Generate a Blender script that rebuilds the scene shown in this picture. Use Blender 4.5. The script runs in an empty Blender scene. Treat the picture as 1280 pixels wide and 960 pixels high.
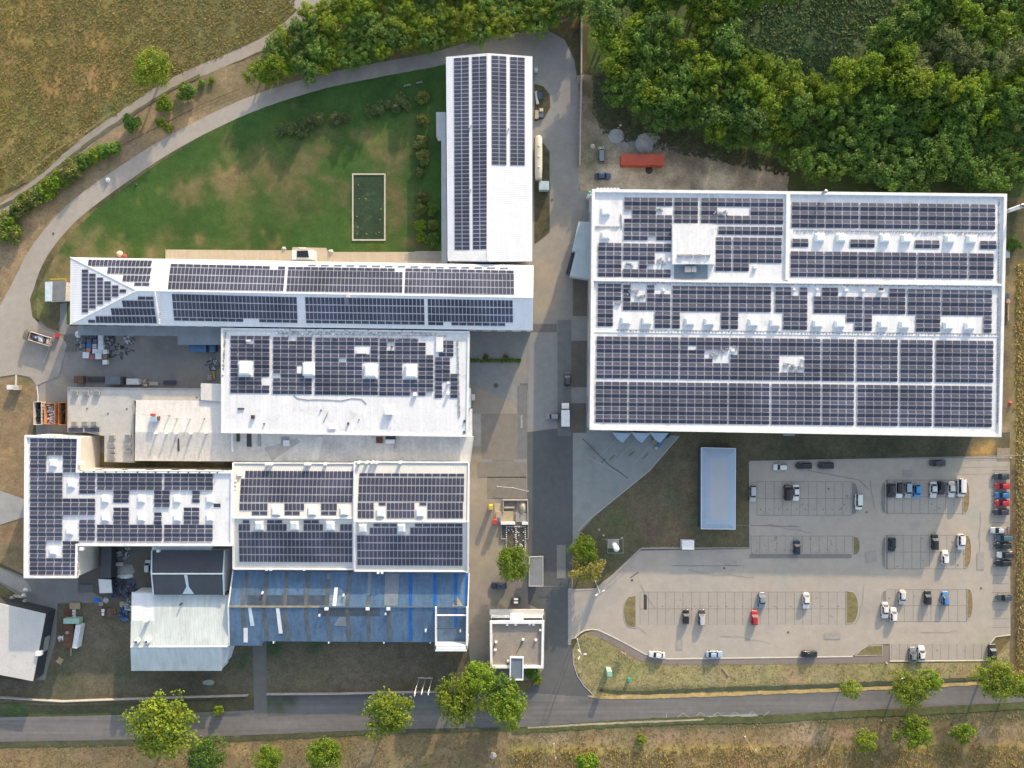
import bpy, bmesh, math, random
from mathutils import Vector, Matrix, noise
from mathutils.geometry import delaunay_2d_cdt
random.seed(7)
SC = bpy.context.scene
COL = SC.collection
S, H = 0.23, 200.0          # metres per photo pixel on the ground, camera height
CAM = Vector((0, 0, H))

# ------------------------------------------------------------------ placing
def W(px, py, h=0.0):
    k = S * (H - h) / H
    return Vector(((px - 640) * k, (480 - py) * k, h))
def PL(a, b, c):
    n = (b - a).cross(c - a).normalized()
    if n.z < 0: n = -n
    return (n, n.dot(a))
def FLAT(h): return (Vector((0, 0, 1)), h)
def ON(px, py, pl, off=0.0):
    d = Vector(((px - 640) * S, (480 - py) * S, -H))
    n, q = pl
    t = (q + off - n.dot(CAM)) / n.dot(d)
    return CAM + d * t

# ------------------------------------------------------------------ scene graph
def tag(o, label=None, cat=None, group=None, kind=None):
    if label: o['label'] = label
    if cat: o['category'] = cat
    if group: o['group'] = group
    if kind: o['kind'] = kind
    return o
def thing(name, label, cat, loc=(0, 0, 0), rz=0.0, group=None):
    o = bpy.data.objects.new(name, None); COL.objects.link(o)
    o.location = loc; o.rotation_euler = (0, 0, rz); o.empty_display_size = 0.3
    return tag(o, label, cat, group)

class MB:
    def __init__(s): s.v = []; s.f = []; s.uv = {}; s.sm = set()
    def add(s, verts, faces, smooth=False):
        b = len(s.v); s.v += [Vector(p) for p in verts]
        for f in faces:
            if smooth: s.sm.add(len(s.f))
            s.f.append([b + i for i in f])
        return b
    def quad(s, a, b, c, d): s.add([a, b, c, d], [(0, 1, 2, 3)])
    def hexa(s, bot, top):
        s.add(list(bot) + list(top), [(3, 2, 1, 0), (4, 5, 6, 7), (0, 1, 5, 4), (1, 2, 6, 5), (2, 3, 7, 6), (3, 0, 4, 7)])
    def box(s, x0, y0, z0, x1, y1, z1, taper=0.0):
        t = taper
        s.hexa([(x0, y0, z0), (x1, y0, z0), (x1, y1, z0), (x0, y1, z0)],
               [(x0 + t, y0 + t, z1), (x1 - t, y0 + t, z1), (x1 - t, y1 - t, z1), (x0 + t, y1 - t, z1)])
    def bar(s, a, b, w, h=None):
        a = Vector(a); b = Vector(b); h = w if h is None else h
        d = (b - a).normalized(); up = Vector((0, 0, 1)) if abs(d.z) < .95 else Vector((0, 1, 0))
        r = d.cross(up).normalized(); u = r.cross(d).normalized()
        r *= w / 2; u *= h / 2
        s.hexa([a - r - u, a + r - u, a + r + u, a - r + u], [b - r - u, b + r - u, b + r + u, b - r + u])
    def tube(s, pts, rad, n=8, caps=True):
        pts = [Vector(p) for p in pts]
        if not isinstance(rad, (list, tuple)): rad = [rad] * len(pts)
        rings = []
        for i, p in enumerate(pts):
            d = (pts[min(i + 1, len(pts) - 1)] - pts[max(i - 1, 0)]).normalized()
            up = Vector((0, 0, 1)) if abs(d.z) < .9 else Vector((0, 1, 0))
            r = d.cross(up).normalized(); u = r.cross(d).normalized()
            rings.append([p + (r * math.cos(2 * math.pi * k / n) + u * math.sin(2 * math.pi * k / n)) * rad[i] for k in range(n)])
        vs = [q for rg in rings for q in rg]; fs = []
        for i in range(len(pts) - 1):
            for k in range(n):
                a = i * n + k; b2 = i * n + (k + 1) % n
                fs.append((a, b2, b2 + n, a + n))
        if caps:
            fs.append(tuple(reversed(range(n)))); fs.append(tuple((len(pts) - 1) * n + k for k in range(n)))
        s.add(vs, fs, smooth=True)
    def loft(s, rings, caps=True, smooth=True):
        n = len(rings[0]); vs = [q for r in rings for q in r]; fs = []
        for i in range(len(rings) - 1):
            for k in range(n):
                a = i * n + k; b2 = i * n + (k + 1) % n
                fs.append((a, b2, b2 + n, a + n))
        s.add(vs, fs, smooth)
        if caps:
            s.add(rings[0], [tuple(reversed(range(n)))]); s.add(rings[-1], [tuple(range(n))])
    def build(s, name, mat, parent=None, local=False, colors=None):
        me = bpy.data.meshes.new(name)
        off = Vector((0, 0, 0))
        if parent is not None and not local:
            p = parent
            while p is not None: off += Vector(p.location); p = p.parent
        me.from_pydata([tuple(v - off) for v in s.v], [], s.f)
        if s.sm:
            for i in s.sm: me.polygons[i].use_smooth = True
        if s.uv:
            ul = me.uv_layers.new(name='UVMap')
            for fi, uvs in s.uv.items():
                pl = me.polygons[fi]
                for k, li in enumerate(pl.loop_indices): ul.data[li].uv = uvs[k]
        me.update()
        for m in (mat if isinstance(mat, list) else [mat]): me.materials.append(m)
        o = bpy.data.objects.new(name, me); COL.objects.link(o)
        if parent is not None: o.parent = parent
        return o

def fixn(o):
    bm = bmesh.new(); bm.from_mesh(o.data); bmesh.ops.recalc_face_normals(bm, faces=bm.faces); bm.to_mesh(o.data); bm.free()
    return o

def copy_tree(o, parent=None):
    c = o.copy(); COL.objects.link(c); c.parent = parent
    for ch in list(o.children): copy_tree(ch, c)
    return c

# ------------------------------------------------------------------ materials
def _n(nt, t, x=0, y=0): 
    n = nt.nodes.new(t); n.location = (x, y); return n
def mat(name, col, rough=.8, nz=(), mix=(), bump=None, spec=.35, metal=0.0, isl=0.0, obj=0.0, attr=False, trans=0.0, space='pos', aniso=None, coat=0.0):
    """col: linear base; nz: [(scale, amp)] brightness noise; mix: [(col, scale, lo, hi)]; aniso: (sx, sy, scale, amp) streaks"""
    m = bpy.data.materials.new(name); m.use_nodes = True
    nt = m.node_tree; nt.nodes.clear(); L = nt.links.new
    out = _n(nt, 'ShaderNodeOutputMaterial'); bs = _n(nt, 'ShaderNodeBsdfPrincipled')
    bs.inputs['Roughness'].default_value = rough; bs.inputs['Metallic'].default_value = metal
    bs.inputs['Specular IOR Level'].default_value = spec
    if coat: bs.inputs['Coat Weight'].default_value = coat; bs.inputs['Coat Roughness'].default_value = .08
    if space == 'pos':
        co = _n(nt, 'ShaderNodeNewGeometry').outputs['Position']
    else:
        co = _n(nt, 'ShaderNodeTexCoord').outputs['Object']
    if attr:
        a = _n(nt, 'ShaderNodeVertexColor'); a.layer_name = 'Col'; cur = a.outputs['Color']
    else:
        r = _n(nt, 'ShaderNodeRGB'); r.outputs[0].default_value = (*col, 1); cur = r.outputs[0]
    def ntex(scale, detail=5, rg=.6, vec=None):
        t = _n(nt, 'ShaderNodeTexNoise'); t.inputs['Scale'].default_value = scale
        t.inputs['Detail'].default_value = detail; t.inputs['Roughness'].default_value = rg
        L(vec if vec is not None else co, t.inputs['Vector']); return t.outputs['Fac']
    for (c2, sc, lo, hi) in mix:
        f = ntex(sc); mr = _n(nt, 'ShaderNodeMapRange'); mr.interpolation_type = 'SMOOTHSTEP'
        mr.inputs[1].default_value = lo; mr.inputs[2].default_value = hi; L(f, mr.inputs[0])
        mx = _n(nt, 'ShaderNodeMix'); mx.data_type = 'RGBA'; L(mr.outputs[0], mx.inputs[0]); L(cur, mx.inputs[6])
        mx.inputs[7].default_value = (*c2, 1); cur = mx.outputs[2]
    def scale_by(fac, amp, lo=.3, hi=.7):
        nonlocal cur
        mr = _n(nt, 'ShaderNodeMapRange'); mr.inputs[1].default_value = lo; mr.inputs[2].default_value = hi
        mr.inputs[3].default_value = 1 - amp; mr.inputs[4].default_value = 1 + amp; L(fac, mr.inputs[0])
        vm = _n(nt, 'ShaderNodeVectorMath'); vm.operation = 'SCALE'; L(cur, vm.inputs[0]); L(mr.outputs[0], vm.inputs['Scale'])
        cur = vm.outputs[0]
    for (sc, amp) in nz: scale_by(ntex(sc), amp)
    if aniso:
        sx, sy, sc, amp = aniso
        mp = _n(nt, 'ShaderNodeMapping'); mp.inputs['Scale'].default_value = (sx, sy, 1); L(co, mp.inputs['Vector'])
        scale_by(ntex(sc, 4, .65, mp.outputs[0]), amp)
    if isl: scale_by(_n(nt, 'ShaderNodeNewGeometry').outputs['Random Per Island'], isl, 0, 1)
    if obj: scale_by(_n(nt, 'ShaderNodeObjectInfo').outputs['Random'], obj, 0, 1)
    L(cur, bs.inputs['Base Color'])
    if bump:
        sc, st, dist = bump
        b = _n(nt, 'ShaderNodeBump'); b.inputs['Strength'].default_value = st; b.inputs['Distance'].default_value = dist
        L(ntex(sc, 6, .65), b.inputs['Height']); L(b.outputs[0], bs.inputs['Normal'])
    if trans:
        tr = _n(nt, 'ShaderNodeBsdfTranslucent'); L(cur, tr.inputs['Color'])
        ms = _n(nt, 'ShaderNodeMixShader'); ms.inputs[0].default_value = trans
        L(bs.outputs[0], ms.inputs[1]); L(tr.outputs[0], ms.inputs[2]); L(ms.outputs[0], out.inputs[0])
    else:
        L(bs.outputs[0], out.inputs[0])
    return m

def rib_mat(name, col, axis=0, pitch=.35, depth=.03, rough=.45, nz=(), mix=(), metal=0.0, spec=.4, aniso=None, lines=0.0):
    """sheet metal with standing ribs as bump"""
    m = mat(name, col, rough, nz, mix, None, spec, metal, aniso=aniso)
    nt = m.node_tree; L = nt.links.new
    bs = [n for n in nt.nodes if n.type == 'BSDF_PRINCIPLED'][0]
    g = _n(nt, 'ShaderNodeNewGeometry'); sx = _n(nt, 'ShaderNodeSeparateXYZ'); L(g.outputs['Position'], sx.inputs[0])
    mu = _n(nt, 'ShaderNodeMath'); mu.operation = 'MULTIPLY'; mu.inputs[1].default_value = 2 * math.pi / pitch; L(sx.outputs[axis], mu.inputs[0])
    si = _n(nt, 'ShaderNodeMath'); si.operation = 'SINE'; L(mu.outputs[0], si.inputs[0])
    b = _n(nt, 'ShaderNodeBump'); b.inputs['Strength'].default_value = .5; b.inputs['Distance'].default_value = depth
    L(si.outputs[0], b.inputs['Height']); L(b.outputs[0], bs.inputs['Normal'])
    return m

M = {}
M['white_roof'] = mat('white_roof_membrane', (.66, .67, .685), .55, [(.12, .06), (1.3, .06), (6, .04)], [((.50, .51, .52), .30, .54, .78), ((.47, .45, .41), 1.1, .64, .80)], (3, .05, .01), aniso=(1, .06, 1.5, .08))
M['white_sheet'] = rib_mat('white_sheet_roof', (.64, .66, .69), 1, .5, .02, .5, [(.15, .05), (2.5, .04)], aniso=(1, .08, 1.2, .06))
M['white_paint'] = mat('white_painted_metal', (.70, .70, .695), .5, [(.35, .10), (1.5, .08), (5, .06)])
M['cream_wall'] = mat('cream_render', (.54, .51, .46), .85, [(.3, .08), (3, .06)])
M['grey_wall'] = rib_mat('grey_cladding', (.42, .44, .46), 1, .6, .03, .6, [(.2, .06)])
M['white_wall'] = rib_mat('white_cladding', (.66, .67, .68), 1, .9, .02, .6, [(.3, .06)])
M['dark_wall'] = mat('dark_wall_paint', (.035, .04, .05), .7, [(1, .2)])
M['grey_membrane'] = mat('grey_roof_felt', (.54, .525, .50), .85, [(.25, .13), (1.6, .1), (7, .08)], [((.41, .40, .385), .22, .58, .78)], (4, .2, .02), aniso=(1, .12, 1.2, .10))
M['pale_membrane'] = mat('pale_roof_felt', (.62, .60, .57), .8, [(.25, .08), (2, .07)], [((.48, .46, .44), .3, .6, .75)], aniso=(1, .15, 1.0, .07))
M['dark_roof'] = rib_mat('dark_grey_sheet_roof', (.050, .056, .068), 0, .4, .03, .5, [(.3, .12), (3, .1)])
M['shed_roof'] = rib_mat('weathered_white_sheet', (.47, .525, .525), 0, .45, .03, .5, [(.2, .06), (2.2, .05)], [((.38, .41, .40), .3, .56, .78)], aniso=(1, .1, .8, .13))
M['blue_roof'] = rib_mat('blue_sheet_roof', (.078, .140, .225), 0, .33, .03, .45, [(.18, .18), (1.4, .14)], [((.125, .165, .215), .16, .52, .78)], aniso=(1, .1, .9, .2))
M['blue_strip'] = mat('bright_blue_sheet', (.014, .105, .36), .4, [(.5, .2)])
M['rust_strip'] = mat('brown_rooflight_sheet', (.100, .108, .112), .6, [(.3, .3), (1.5, .15)])
M['tan_strip'] = mat('tan_ridge_sheet', (.27, .24, .18), .7, [(.4, .3)])
M['grey_sheet'] = mat('faded_grey_sheet', (.17, .20, .235), .5, [(.5, .15)])
M['pale_sheet'] = mat('translucent_pale_sheet', (.50, .60, .64), .35, [(.6, .12)])
M['gravel_roof'] = mat('brown_roof_gravel', (.25, .22, .185), .95, [(.4, .14), (3, .16), (9, .2)], bump=(9, .6, .04))
M['skylight'] = mat('white_skylight_dome', (.74, .77, .77), .25, [(.5, .05)], spec=.5, obj=.06)
M['metal'] = mat('galvanised_metal', (.36, .37, .38), .45, [(1.5, .12)], metal=.4)
M['dark_metal'] = mat('dark_metal', (.05, .052, .056), .55, [(2, .2)])
M['concrete'] = mat('pale_concrete', (.36, .345, .32), .9, [(.3, .1), (2, .1), (8, .08)])
M['glass'] = mat('window_glass_dark', (.02, .024, .03), .22, spec=.35)
M['rust'] = mat('rusty_steel', (.13, .065, .042), .85, [(1.2, .3), (6, .25)])
M['wood'] = mat('raw_timber', (.36, .28, .18), .85, [(1.5, .2), (8, .2)], obj=.15)
M['tyre'] = mat('black_tyre_rubber', (.018, .018, .018), .8)
M['panel_rail'] = mat('aluminium_rail', (.5, .5, .5), .5, metal=.3)

def panel_mat():
    m = bpy.data.materials.new('solar_cell_glass'); m.use_nodes = True
    nt = m.node_tree; nt.nodes.clear(); L = nt.links.new
    out = _n(nt, 'ShaderNodeOutputMaterial'); bs = _n(nt, 'ShaderNodeBsdfPrincipled')
    L(bs.outputs[0], out.inputs[0])
    uv = _n(nt, 'ShaderNodeUVMap'); uv.uv_map = 'UVMap'
    sp = _n(nt, 'ShaderNodeSeparateXYZ'); L(uv.outputs[0], sp.inputs[0])
    def edge(sock, wd, rep=1):
        src = sock
        if rep != 1:
            mu = _n(nt, 'ShaderNodeMath'); mu.operation = 'MULTIPLY'; mu.inputs[1].default_value = rep; L(src, mu.inputs[0])
            fr = _n(nt, 'ShaderNodeMath'); fr.operation = 'FRACT'; L(mu.outputs[0], fr.inputs[0]); src = fr.outputs[0]
        s1 = _n(nt, 'ShaderNodeMath'); s1.operation = 'SUBTRACT'; s1.inputs[1].default_value = .5; L(src, s1.inputs[0])
        ab = _n(nt, 'ShaderNodeMath'); ab.operation = 'ABSOLUTE'; L(s1.outputs[0], ab.inputs[0])
        gt = _n(nt, 'ShaderNodeMath'); gt.operation = 'GREATER_THAN'; gt.inputs[1].default_value = .5 - wd; L(ab.outputs[0], gt.inputs[0])
        return gt.outputs[0]
    def mx(a, b):
        t = _n(nt, 'ShaderNodeMath'); t.operation = 'MAXIMUM'; L(a, t.inputs[0]); L(b, t.inputs[1]); return t.outputs[0]
    fr = mx(edge(sp.outputs[0], .026), edge(sp.outputs[1], .034))
    cell = mx(edge(sp.outputs[0], .03, 6), edge(sp.outputs[1], .03, 6))
    rnd = _n(nt, 'ShaderNodeNewGeometry').outputs['Random Per Island']
    ramp = _n(nt, 'ShaderNodeValToRGB'); L(rnd, ramp.inputs[0])
    e = ramp.color_ramp.elements
    e[0].color = (.026, .031, .064, 1); e[1].color = (.040, .043, .074, 1)
    m1 = _n(nt, 'ShaderNodeMix'); m1.data_type = 'RGBA'; L(cell, m1.inputs[0]); L(ramp.outputs[0], m1.inputs[6]); m1.inputs[7].default_value = (.10, .105, .125, 1)
    m2 = _n(nt, 'ShaderNodeMix'); m2.data_type = 'RGBA'; L(fr, m2.inputs[0]); L(m1.outputs[2], m2.inputs[6]); m2.inputs[7].default_value = (.44, .45, .48, 1)
    tn = _n(nt, 'ShaderNodeTexNoise'); tn.inputs['Scale'].default_value = .09; tn.inputs['Detail'].default_value = 3; L(_n(nt, 'ShaderNodeNewGeometry').outputs['Position'], tn.inputs['Vector'])
    mr = _n(nt, 'ShaderNodeMapRange'); mr.inputs[1].default_value = .3; mr.inputs[2].default_value = .7; mr.inputs[3].default_value = .68; mr.inputs[4].default_value = 1.38; L(tn.outputs['Fac'], mr.inputs[0])  # slow tone drift stands in for sky reflections and dust on the glass
    vm = _n(nt, 'ShaderNodeVectorMath'); vm.operation = 'SCALE'; L(m2.outputs[2], vm.inputs[0]); L(mr.outputs[0], vm.inputs['Scale'])
    L(vm.outputs[0], bs.inputs['Base Color'])
    bs.inputs['Roughness'].default_value = .32; bs.inputs['Specular IOR Level'].default_value = .5
    return m
M['panel'] = panel_mat()

# ------------------------------------------------------------------ polygons, zones, ribbons
def cr_closed(pts, n=6):
    out = []; N = len(pts)
    for i in range(N):
        p0, p1, p2, p3 = (Vector(pts[(i + k - 1) % N][:2]) for k in range(4))
        for j in range(n):
            t = j / n
            out.append(.5 * ((2 * p1) + (p2 - p0) * t + (2 * p0 - 5 * p1 + 4 * p2 - p3) * t * t + (3 * p1 - p0 - 3 * p2 + p3) * t ** 3))
    return out
def cr_open(pts, n=8):
    P = [Vector(p) for p in pts]; P = [P[0] * 2 - P[1]] + P + [P[-1] * 2 - P[-2]]; out = []
    for i in range(1, len(P) - 2):
        p0, p1, p2, p3 = P[i - 1:i + 3]
        for j in range(n):
            t = j / n
            out.append(.5 * ((2 * p1) + (p2 - p0) * t + (2 * p0 - 5 * p1 + 4 * p2 - p3) * t * t + (3 * p1 - p0 - 3 * p2 + p3) * t ** 3))
    out.append(P[-2]); return out
def ribbon(pts):
    """pts: (px, py, width_px) -> closed polygon in px"""
    c = cr_open(pts); a = []; b = []
    for i, p in enumerate(c):
        d = (c[min(i + 1, len(c) - 1)] - c[max(i - 1, 0)]); d = Vector((d.x, d.y)).normalized(); n = Vector((-d.y, d.x))
        q = Vector((p.x, p.y)); a.append(q + n * p.z / 2); b.append(q - n * p.z / 2)
    return a + b[::-1]
def inside(poly, x, y):
    c = False; j = len(poly) - 1
    for i in range(len(poly)):
        xi, yi = poly[i][0], poly[i][1]; xj, yj = poly[j][0], poly[j][1]
        if (yi > y) != (yj > y) and x < (xj - xi) * (y - yi) / (yj - yi) + xi: c = not c
        j = i
    return c
def dens(poly, step):
    out = []
    for i in range(len(poly)):
        a = Vector(poly[i][:2]); b = Vector(poly[(i + 1) % len(poly)][:2]); n = max(1, int((b - a).length / step))
        for k in range(n): out.append(a + (b - a) * k / n)
    return out
ZONES = {}
ZUSED = []
def uz(z):
    while any(abs(z - q) < .0019 for q in ZUSED): z += .002
    ZUSED.append(z); return z
def zone(name, poly, z, base, m, brushes=(), step=7, jit=0.0, smooth=False, kind='structure', wob=.5, label=None):
    gain = 1.5 if m.name.startswith('grass') else 1.12 if m.name.startswith('mown') else 1.0
    """a ground sheet with soft patches of other soil / grass / paving colours (vertex colour = the ground's own colour)"""
    poly = [Vector(p[:2]) for p in poly]
    if smooth: poly = cr_closed(poly)
    ZONES[name] = poly; z = uz(z)
    if brushes or jit: poly = dens(poly, step)
    if jit:
        poly = [p + Vector((noise.noise((p.x * .11, p.y * .11, 3)), noise.noise((p.x * .11, p.y * .11, 9)))) * jit + Vector((noise.noise((p.x * .5, p.y * .5, 5)), noise.noise((p.x * .5, p.y * .5, 7)))) * jit * .5 for p in poly]
    verts = list(poly); nb = len(poly)
    if brushes:
        xs = [p.x for p in poly]; ys = [p.y for p in poly]
        y = min(ys) + step * .5
        while y < max(ys):
            x = min(xs) + step * .5
            while x < max(xs):
                if inside(poly, x, y): verts.append(Vector((x + random.uniform(-.2, .2) * step, y + random.uniform(-.2, .2) * step)))
                x += step
            y += step
    ov, oe, of, *_ = delaunay_2d_cdt(verts, [(i, (i + 1) % nb) for i in range(nb)], [], 1, 1e-4)
    fs = []
    for f in of:
        a, b, c = (ov[i] for i in f)
        fs.append(tuple(f) if (b - a).cross(c - a) < 0 else tuple(reversed(f)))   # px y runs down
    me = bpy.data.meshes.new(name)
    me.from_pydata([tuple(W(p.x, p.y) + Vector((0, 0, z))) for p in ov], [], fs)
    ca = me.color_attributes.new('Col', 'FLOAT_COLOR', 'POINT')
    for i, p in enumerate(ov):
        c = Vector(base)
        for (bx, by, r, bc, st) in brushes:
            w = wob * r
            dx = p.x - bx + w * noise.noise((p.x * .06, p.y * .06, bx * .1)) + w * .6 * noise.noise((p.x * .17, p.y * .17, by * .1))
            dy = p.y - by + w * noise.noise((p.x * .06, p.y * .06, bx * .1 + 40)) + w * .6 * noise.noise((p.x * .17, p.y * .17, by * .1 + 40))
            rx, ry = (r, r)
            t = math.exp(-(dx * dx + dy * dy) / (rx * ry)) * st
            c = c.lerp(Vector(bc), min(1, t))
        ca.data[i].color = (*(c * gain), 1)
    me.materials.append(m)
    o = bpy.data.objects.new(name, me); COL.objects.link(o)
    tag(o, label, None, None, kind)
    return o

# ------------------------------------------------------------------ buildings
def loop_inset(loop, d):
    """loop: list of Vectors; inset in xy to the inner side by d"""
    n = len(loop)
    area = sum(loop[i].x * loop[(i + 1) % n].y - loop[(i + 1) % n].x * loop[i].y for i in range(n))
    s = 1 if area > 0 else -1
    out = []
    for i in range(n):
        a, b, c = loop[i - 1], loop[i], loop[(i + 1) % n]
        d1 = Vector((b.x - a.x, b.y - a.y)).normalized(); d2 = Vector((c.x - b.x, c.y - b.y)).normalized()
        n1 = Vector((-d1.y, d1.x)) * s; n2 = Vector((-d2.y, d2.x)) * s
        k = n1 + n2
        q = k * (d / max(.2, n1.dot(k))) if k.length > 1e-6 else n1 * d
        out.append(Vector((b.x + q.x, b.y + q.y, b.z)))
    return out
def boundary(faces):
    cnt = {}
    for f in faces:
        for i in range(len(f)): cnt[(f[i], f[(i + 1) % len(f)])] = 1
    nxt = {a: b for (a, b) in cnt if (b, a) not in cnt}
    st = next(iter(nxt)); L = [st]; c = nxt[st]
    while c != st: L.append(c); c = nxt[c]
    return L
def building(name, label, cat, vs, faces, roofmat, wallmat, group=None, inset=.25, parapet=0.0, pw=.35, parmat=None, z0=0.0, thick=.25, wall_vs=None):
    V = [W(*v) for v in vs]
    faces = [list(f) for f in faces]
    # make every face counter-clockwise from above
    F = []
    for f in faces:
        a = sum(V[f[i]].x * V[f[(i + 1) % len(f)]].y - V[f[(i + 1) % len(f)]].x * V[f[i]].y for i in range(len(f)))
        F.append(f if a > 0 else f[::-1])
    cx = sum(v.x for v in V) / len(V); cy = sum(v.y for v in V) / len(V)
    b = thing(name, label, cat, (cx, cy, z0), 0, group)
    lp = boundary(F); loop = [V[i] for i in lp]
    mb = MB(); dn = Vector((0, 0, -thick))
    mb.add(V, F); mb.add([v + dn for v in V], [f[::-1] for f in F])
    n = len(loop)
    for i in range(n):
        p, q = loop[i], loop[(i + 1) % n]; mb.quad(p + dn, q + dn, q, p)
    mb.build('roof', roofmat, b)
    wl = loop_inset(loop, inset); mb = MB()
    for i in range(n):
        p, q = wl[i], wl[(i + 1) % n]
        mb.quad(Vector((p.x, p.y, z0)), Vector((q.x, q.y, z0)), q + dn * .6, p + dn * .6)
    mb.build('wall', wallmat, b)
    if parapet:
        inn = loop_inset(loop, pw); out = loop_inset(loop, -.04); mb = MB(); up = Vector((0, 0, parapet)); lo = Vector((0, 0, -.35))
        for i in range(n):
            j = (i + 1) % n
            mb.quad(out[i] + up, out[j] + up, inn[j] + up, inn[i] + up)
            mb.quad(out[i] + lo, out[j] + lo, out[j] + up, out[i] + up)
            mb.quad(inn[j] + lo, inn[i] + lo, inn[i] + up, inn[j] + up)
        mb.build('parapet', parmat or M['white_paint'], b)
    b['_loop'] = 0; del b['_loop']
    return b, wl

def wall_openings(b, p, q, n, z0, z1, w, name='window', m=None, skip=()):
    """n framed openings along the wall line p->q (outer face to the right of travel for a ccw loop)"""
    d = Vector((q.x - p.x, q.y - p.y, 0)); Ln = d.length; d.normalize(); o = Vector((d.y, -d.x, 0))
    for k in range(n):
        if k in skip: continue
        c = Vector((p.x, p.y, 0)) + d * (Ln * (k + .5) / n)
        mb = MB(); a = c - d * w / 2; e = c + d * w / 2
        def bx(s, t, za, zb, da, db):
            s1, t1 = s + o * da, t + o * da; s2, t2 = s + o * db, t + o * db
            mb.hexa([s1 + Vector((0, 0, za)), t1 + Vector((0, 0, za)), t2 + Vector((0, 0, za)), s2 + Vector((0, 0, za))],
                    [s1 + Vector((0, 0, zb)), t1 + Vector((0, 0, zb)), t2 + Vector((0, 0, zb)), s2 + Vector((0, 0, zb))])
        bx(a, e, z0, z1, -.05, .03)
        wd = mb.build(name, m or M['glass'], b)
        mb = MB()
        bx(a - d * .1, e + d * .1, z0 - .1, z0, -.05, .10); bx(a - d * .1, e + d * .1, z1, z1 + .1, -.05, .08)
        bx(a - d * .1, a, z0, z1, -.05, .08); bx(e, e + d * .1, z0, z1, -.05, .08)
        fr = mb.build('frame', M['metal'], wd, local=True)
        off = Vector(b.location)
        for v in fr.data.vertices: v.co -= off

def plate(parent, name, quad, pl, t, m, off=0.0, sub=None):
    """flat slab lying on a roof plane, outline given in photo pixels"""
    n = pl[0]; top = [ON(x, y, pl, off + t) for x, y in quad]; bot = [p - n * (t - .004) for p in top]
    k = len(top)
    a = sum(top[i].x * top[(i + 1) % k].y - top[(i + 1) % k].x * top[i].y for i in range(k))
    if a < 0: top.reverse(); bot.reverse()
    mb = MB(); mb.add(top + bot, [tuple(range(k))] + [(i, i + k, (i + 1) % k + k, (i + 1) % k) for i in range(k)])
    return mb.build(name, m, parent)
def rect(x0, y0, x1, y1): return [(x0, y0), (x1, y0), (x1, y1), (x0, y1)]
def upbox(parent, name, quad, z0, z1, m, taper=0.0, pl=None):
    """box whose top outline is given in photo pixels at height z1 (vertical sides down to z0)"""
    top = [W(x, y, z1) for x, y in quad]; c = sum(top, Vector()) / len(top); k = len(top)
    a = sum(top[i].x * top[(i + 1) % k].y - top[(i + 1) % k].x * top[i].y for i in range(k))
    if a < 0: top.reverse()
    bot = [Vector((p.x, p.y, z0)) for p in top]
    if taper: top = [p + Vector((c.x - p.x, c.y - p.y, 0)).normalized() * taper for p in top]
    mb = MB(); mb.add(top + bot, [tuple(range(k))] + [(i, i + k, (i + 1) % k + k, (i + 1) % k) for i in range(k)])
    return mb.build(name, m, parent)

# ------------------------------------------------------------------ solar arrays
def solar(parent, quad, nc, nr, pl, pat=None, tent=0, gap=(.045, .085), off=.12, tilt=.24):
    """array of nc x nr panels filling the photo quad (TL, TR, BR, BL) on a roof plane; tent: 1/-1 = rows alternately tipped"""
    TL, TR, BR, BL = [Vector(p) for p in quad]
    def P(u, v): return (TL * (1 - u) + TR * u) * (1 - v) + (BL * (1 - u) + BR * u) * v
    n = pl[0]
    rail = MB(); rows = []
    for r in range(nr):
        cols = [c for c in range(nc) if pat is None or (r < len(pat) and c < len(pat[r]) and pat[r][c] == '#')]
        if not cols: continue
        mb = MB()
        for k, c in enumerate(cols):
            if k and c != cols[k - 1] + 1: rows.append(mb); mb = MB()
            gx, gy = gap[0] / 2, gap[1] / 2
            cs = [P((c + gx) / nc, (r + 1 - gy) / nr), P((c + 1 - gx) / nc, (r + 1 - gy) / nr), P((c + 1 - gx) / nc, (r + gy) / nr), P((c + gx) / nc, (r + gy) / nr)]
            w = [ON(p.x, p.y, pl, off) for p in cs]
            if tent:
                hi_s = (r % 2 == 0) == (tent > 0)      # south edge high -> faces north
                for i in ((0, 1) if hi_s else (2, 3)): w[i] = w[i] + Vector((0, 0, tilt))
            b = [p - n * .045 for p in w]
            fi = len(mb.f)
            mb.hexa(b, w)
            land = (w[1] - w[0]).length > (w[3] - w[0]).length
            mb.uv[fi + 1] = [(0, 0), (1, 0), (1, 1), (0, 1)]
        rows.append(mb)
        runs = []; 
        for c in cols:
            if runs and runs[-1][1] == c - 1: runs[-1][1] = c
            else: runs.append([c, c])
        for a, z in runs:
            for vv in (.28, .72):
                p = P((a + .05) / nc, (r + vv) / nr); q = P((z + .95) / nc, (r + vv) / nr)
                rail.bar(ON(p.x, p.y, pl, .035), ON(q.x, q.y, pl, .035), .05, .06)
    ar = rail.build('solar_array', M['panel_rail'], parent)
    offv = Vector(parent.location)
    for mb in rows:
        o = mb.build('panel_row', M['panel'], ar, local=True)
        me = o.data
        me.transform(Matrix.Translation(-offv))
    return ar
def block(parent, x, y, nc, nr, pl, pw, ph, ux, vx, pat=None, tent=0, **k):
    """array from its top-left photo pixel, panel pitch and the hall's axes"""
    tl = Vector((x, y)); u = Vector(ux) * pw * nc; v = Vector(vx) * ph * nr
    return solar(parent, [tl, tl + u, tl + u + v, tl + v], nc, nr, pl, pat, tent, **k)
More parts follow.
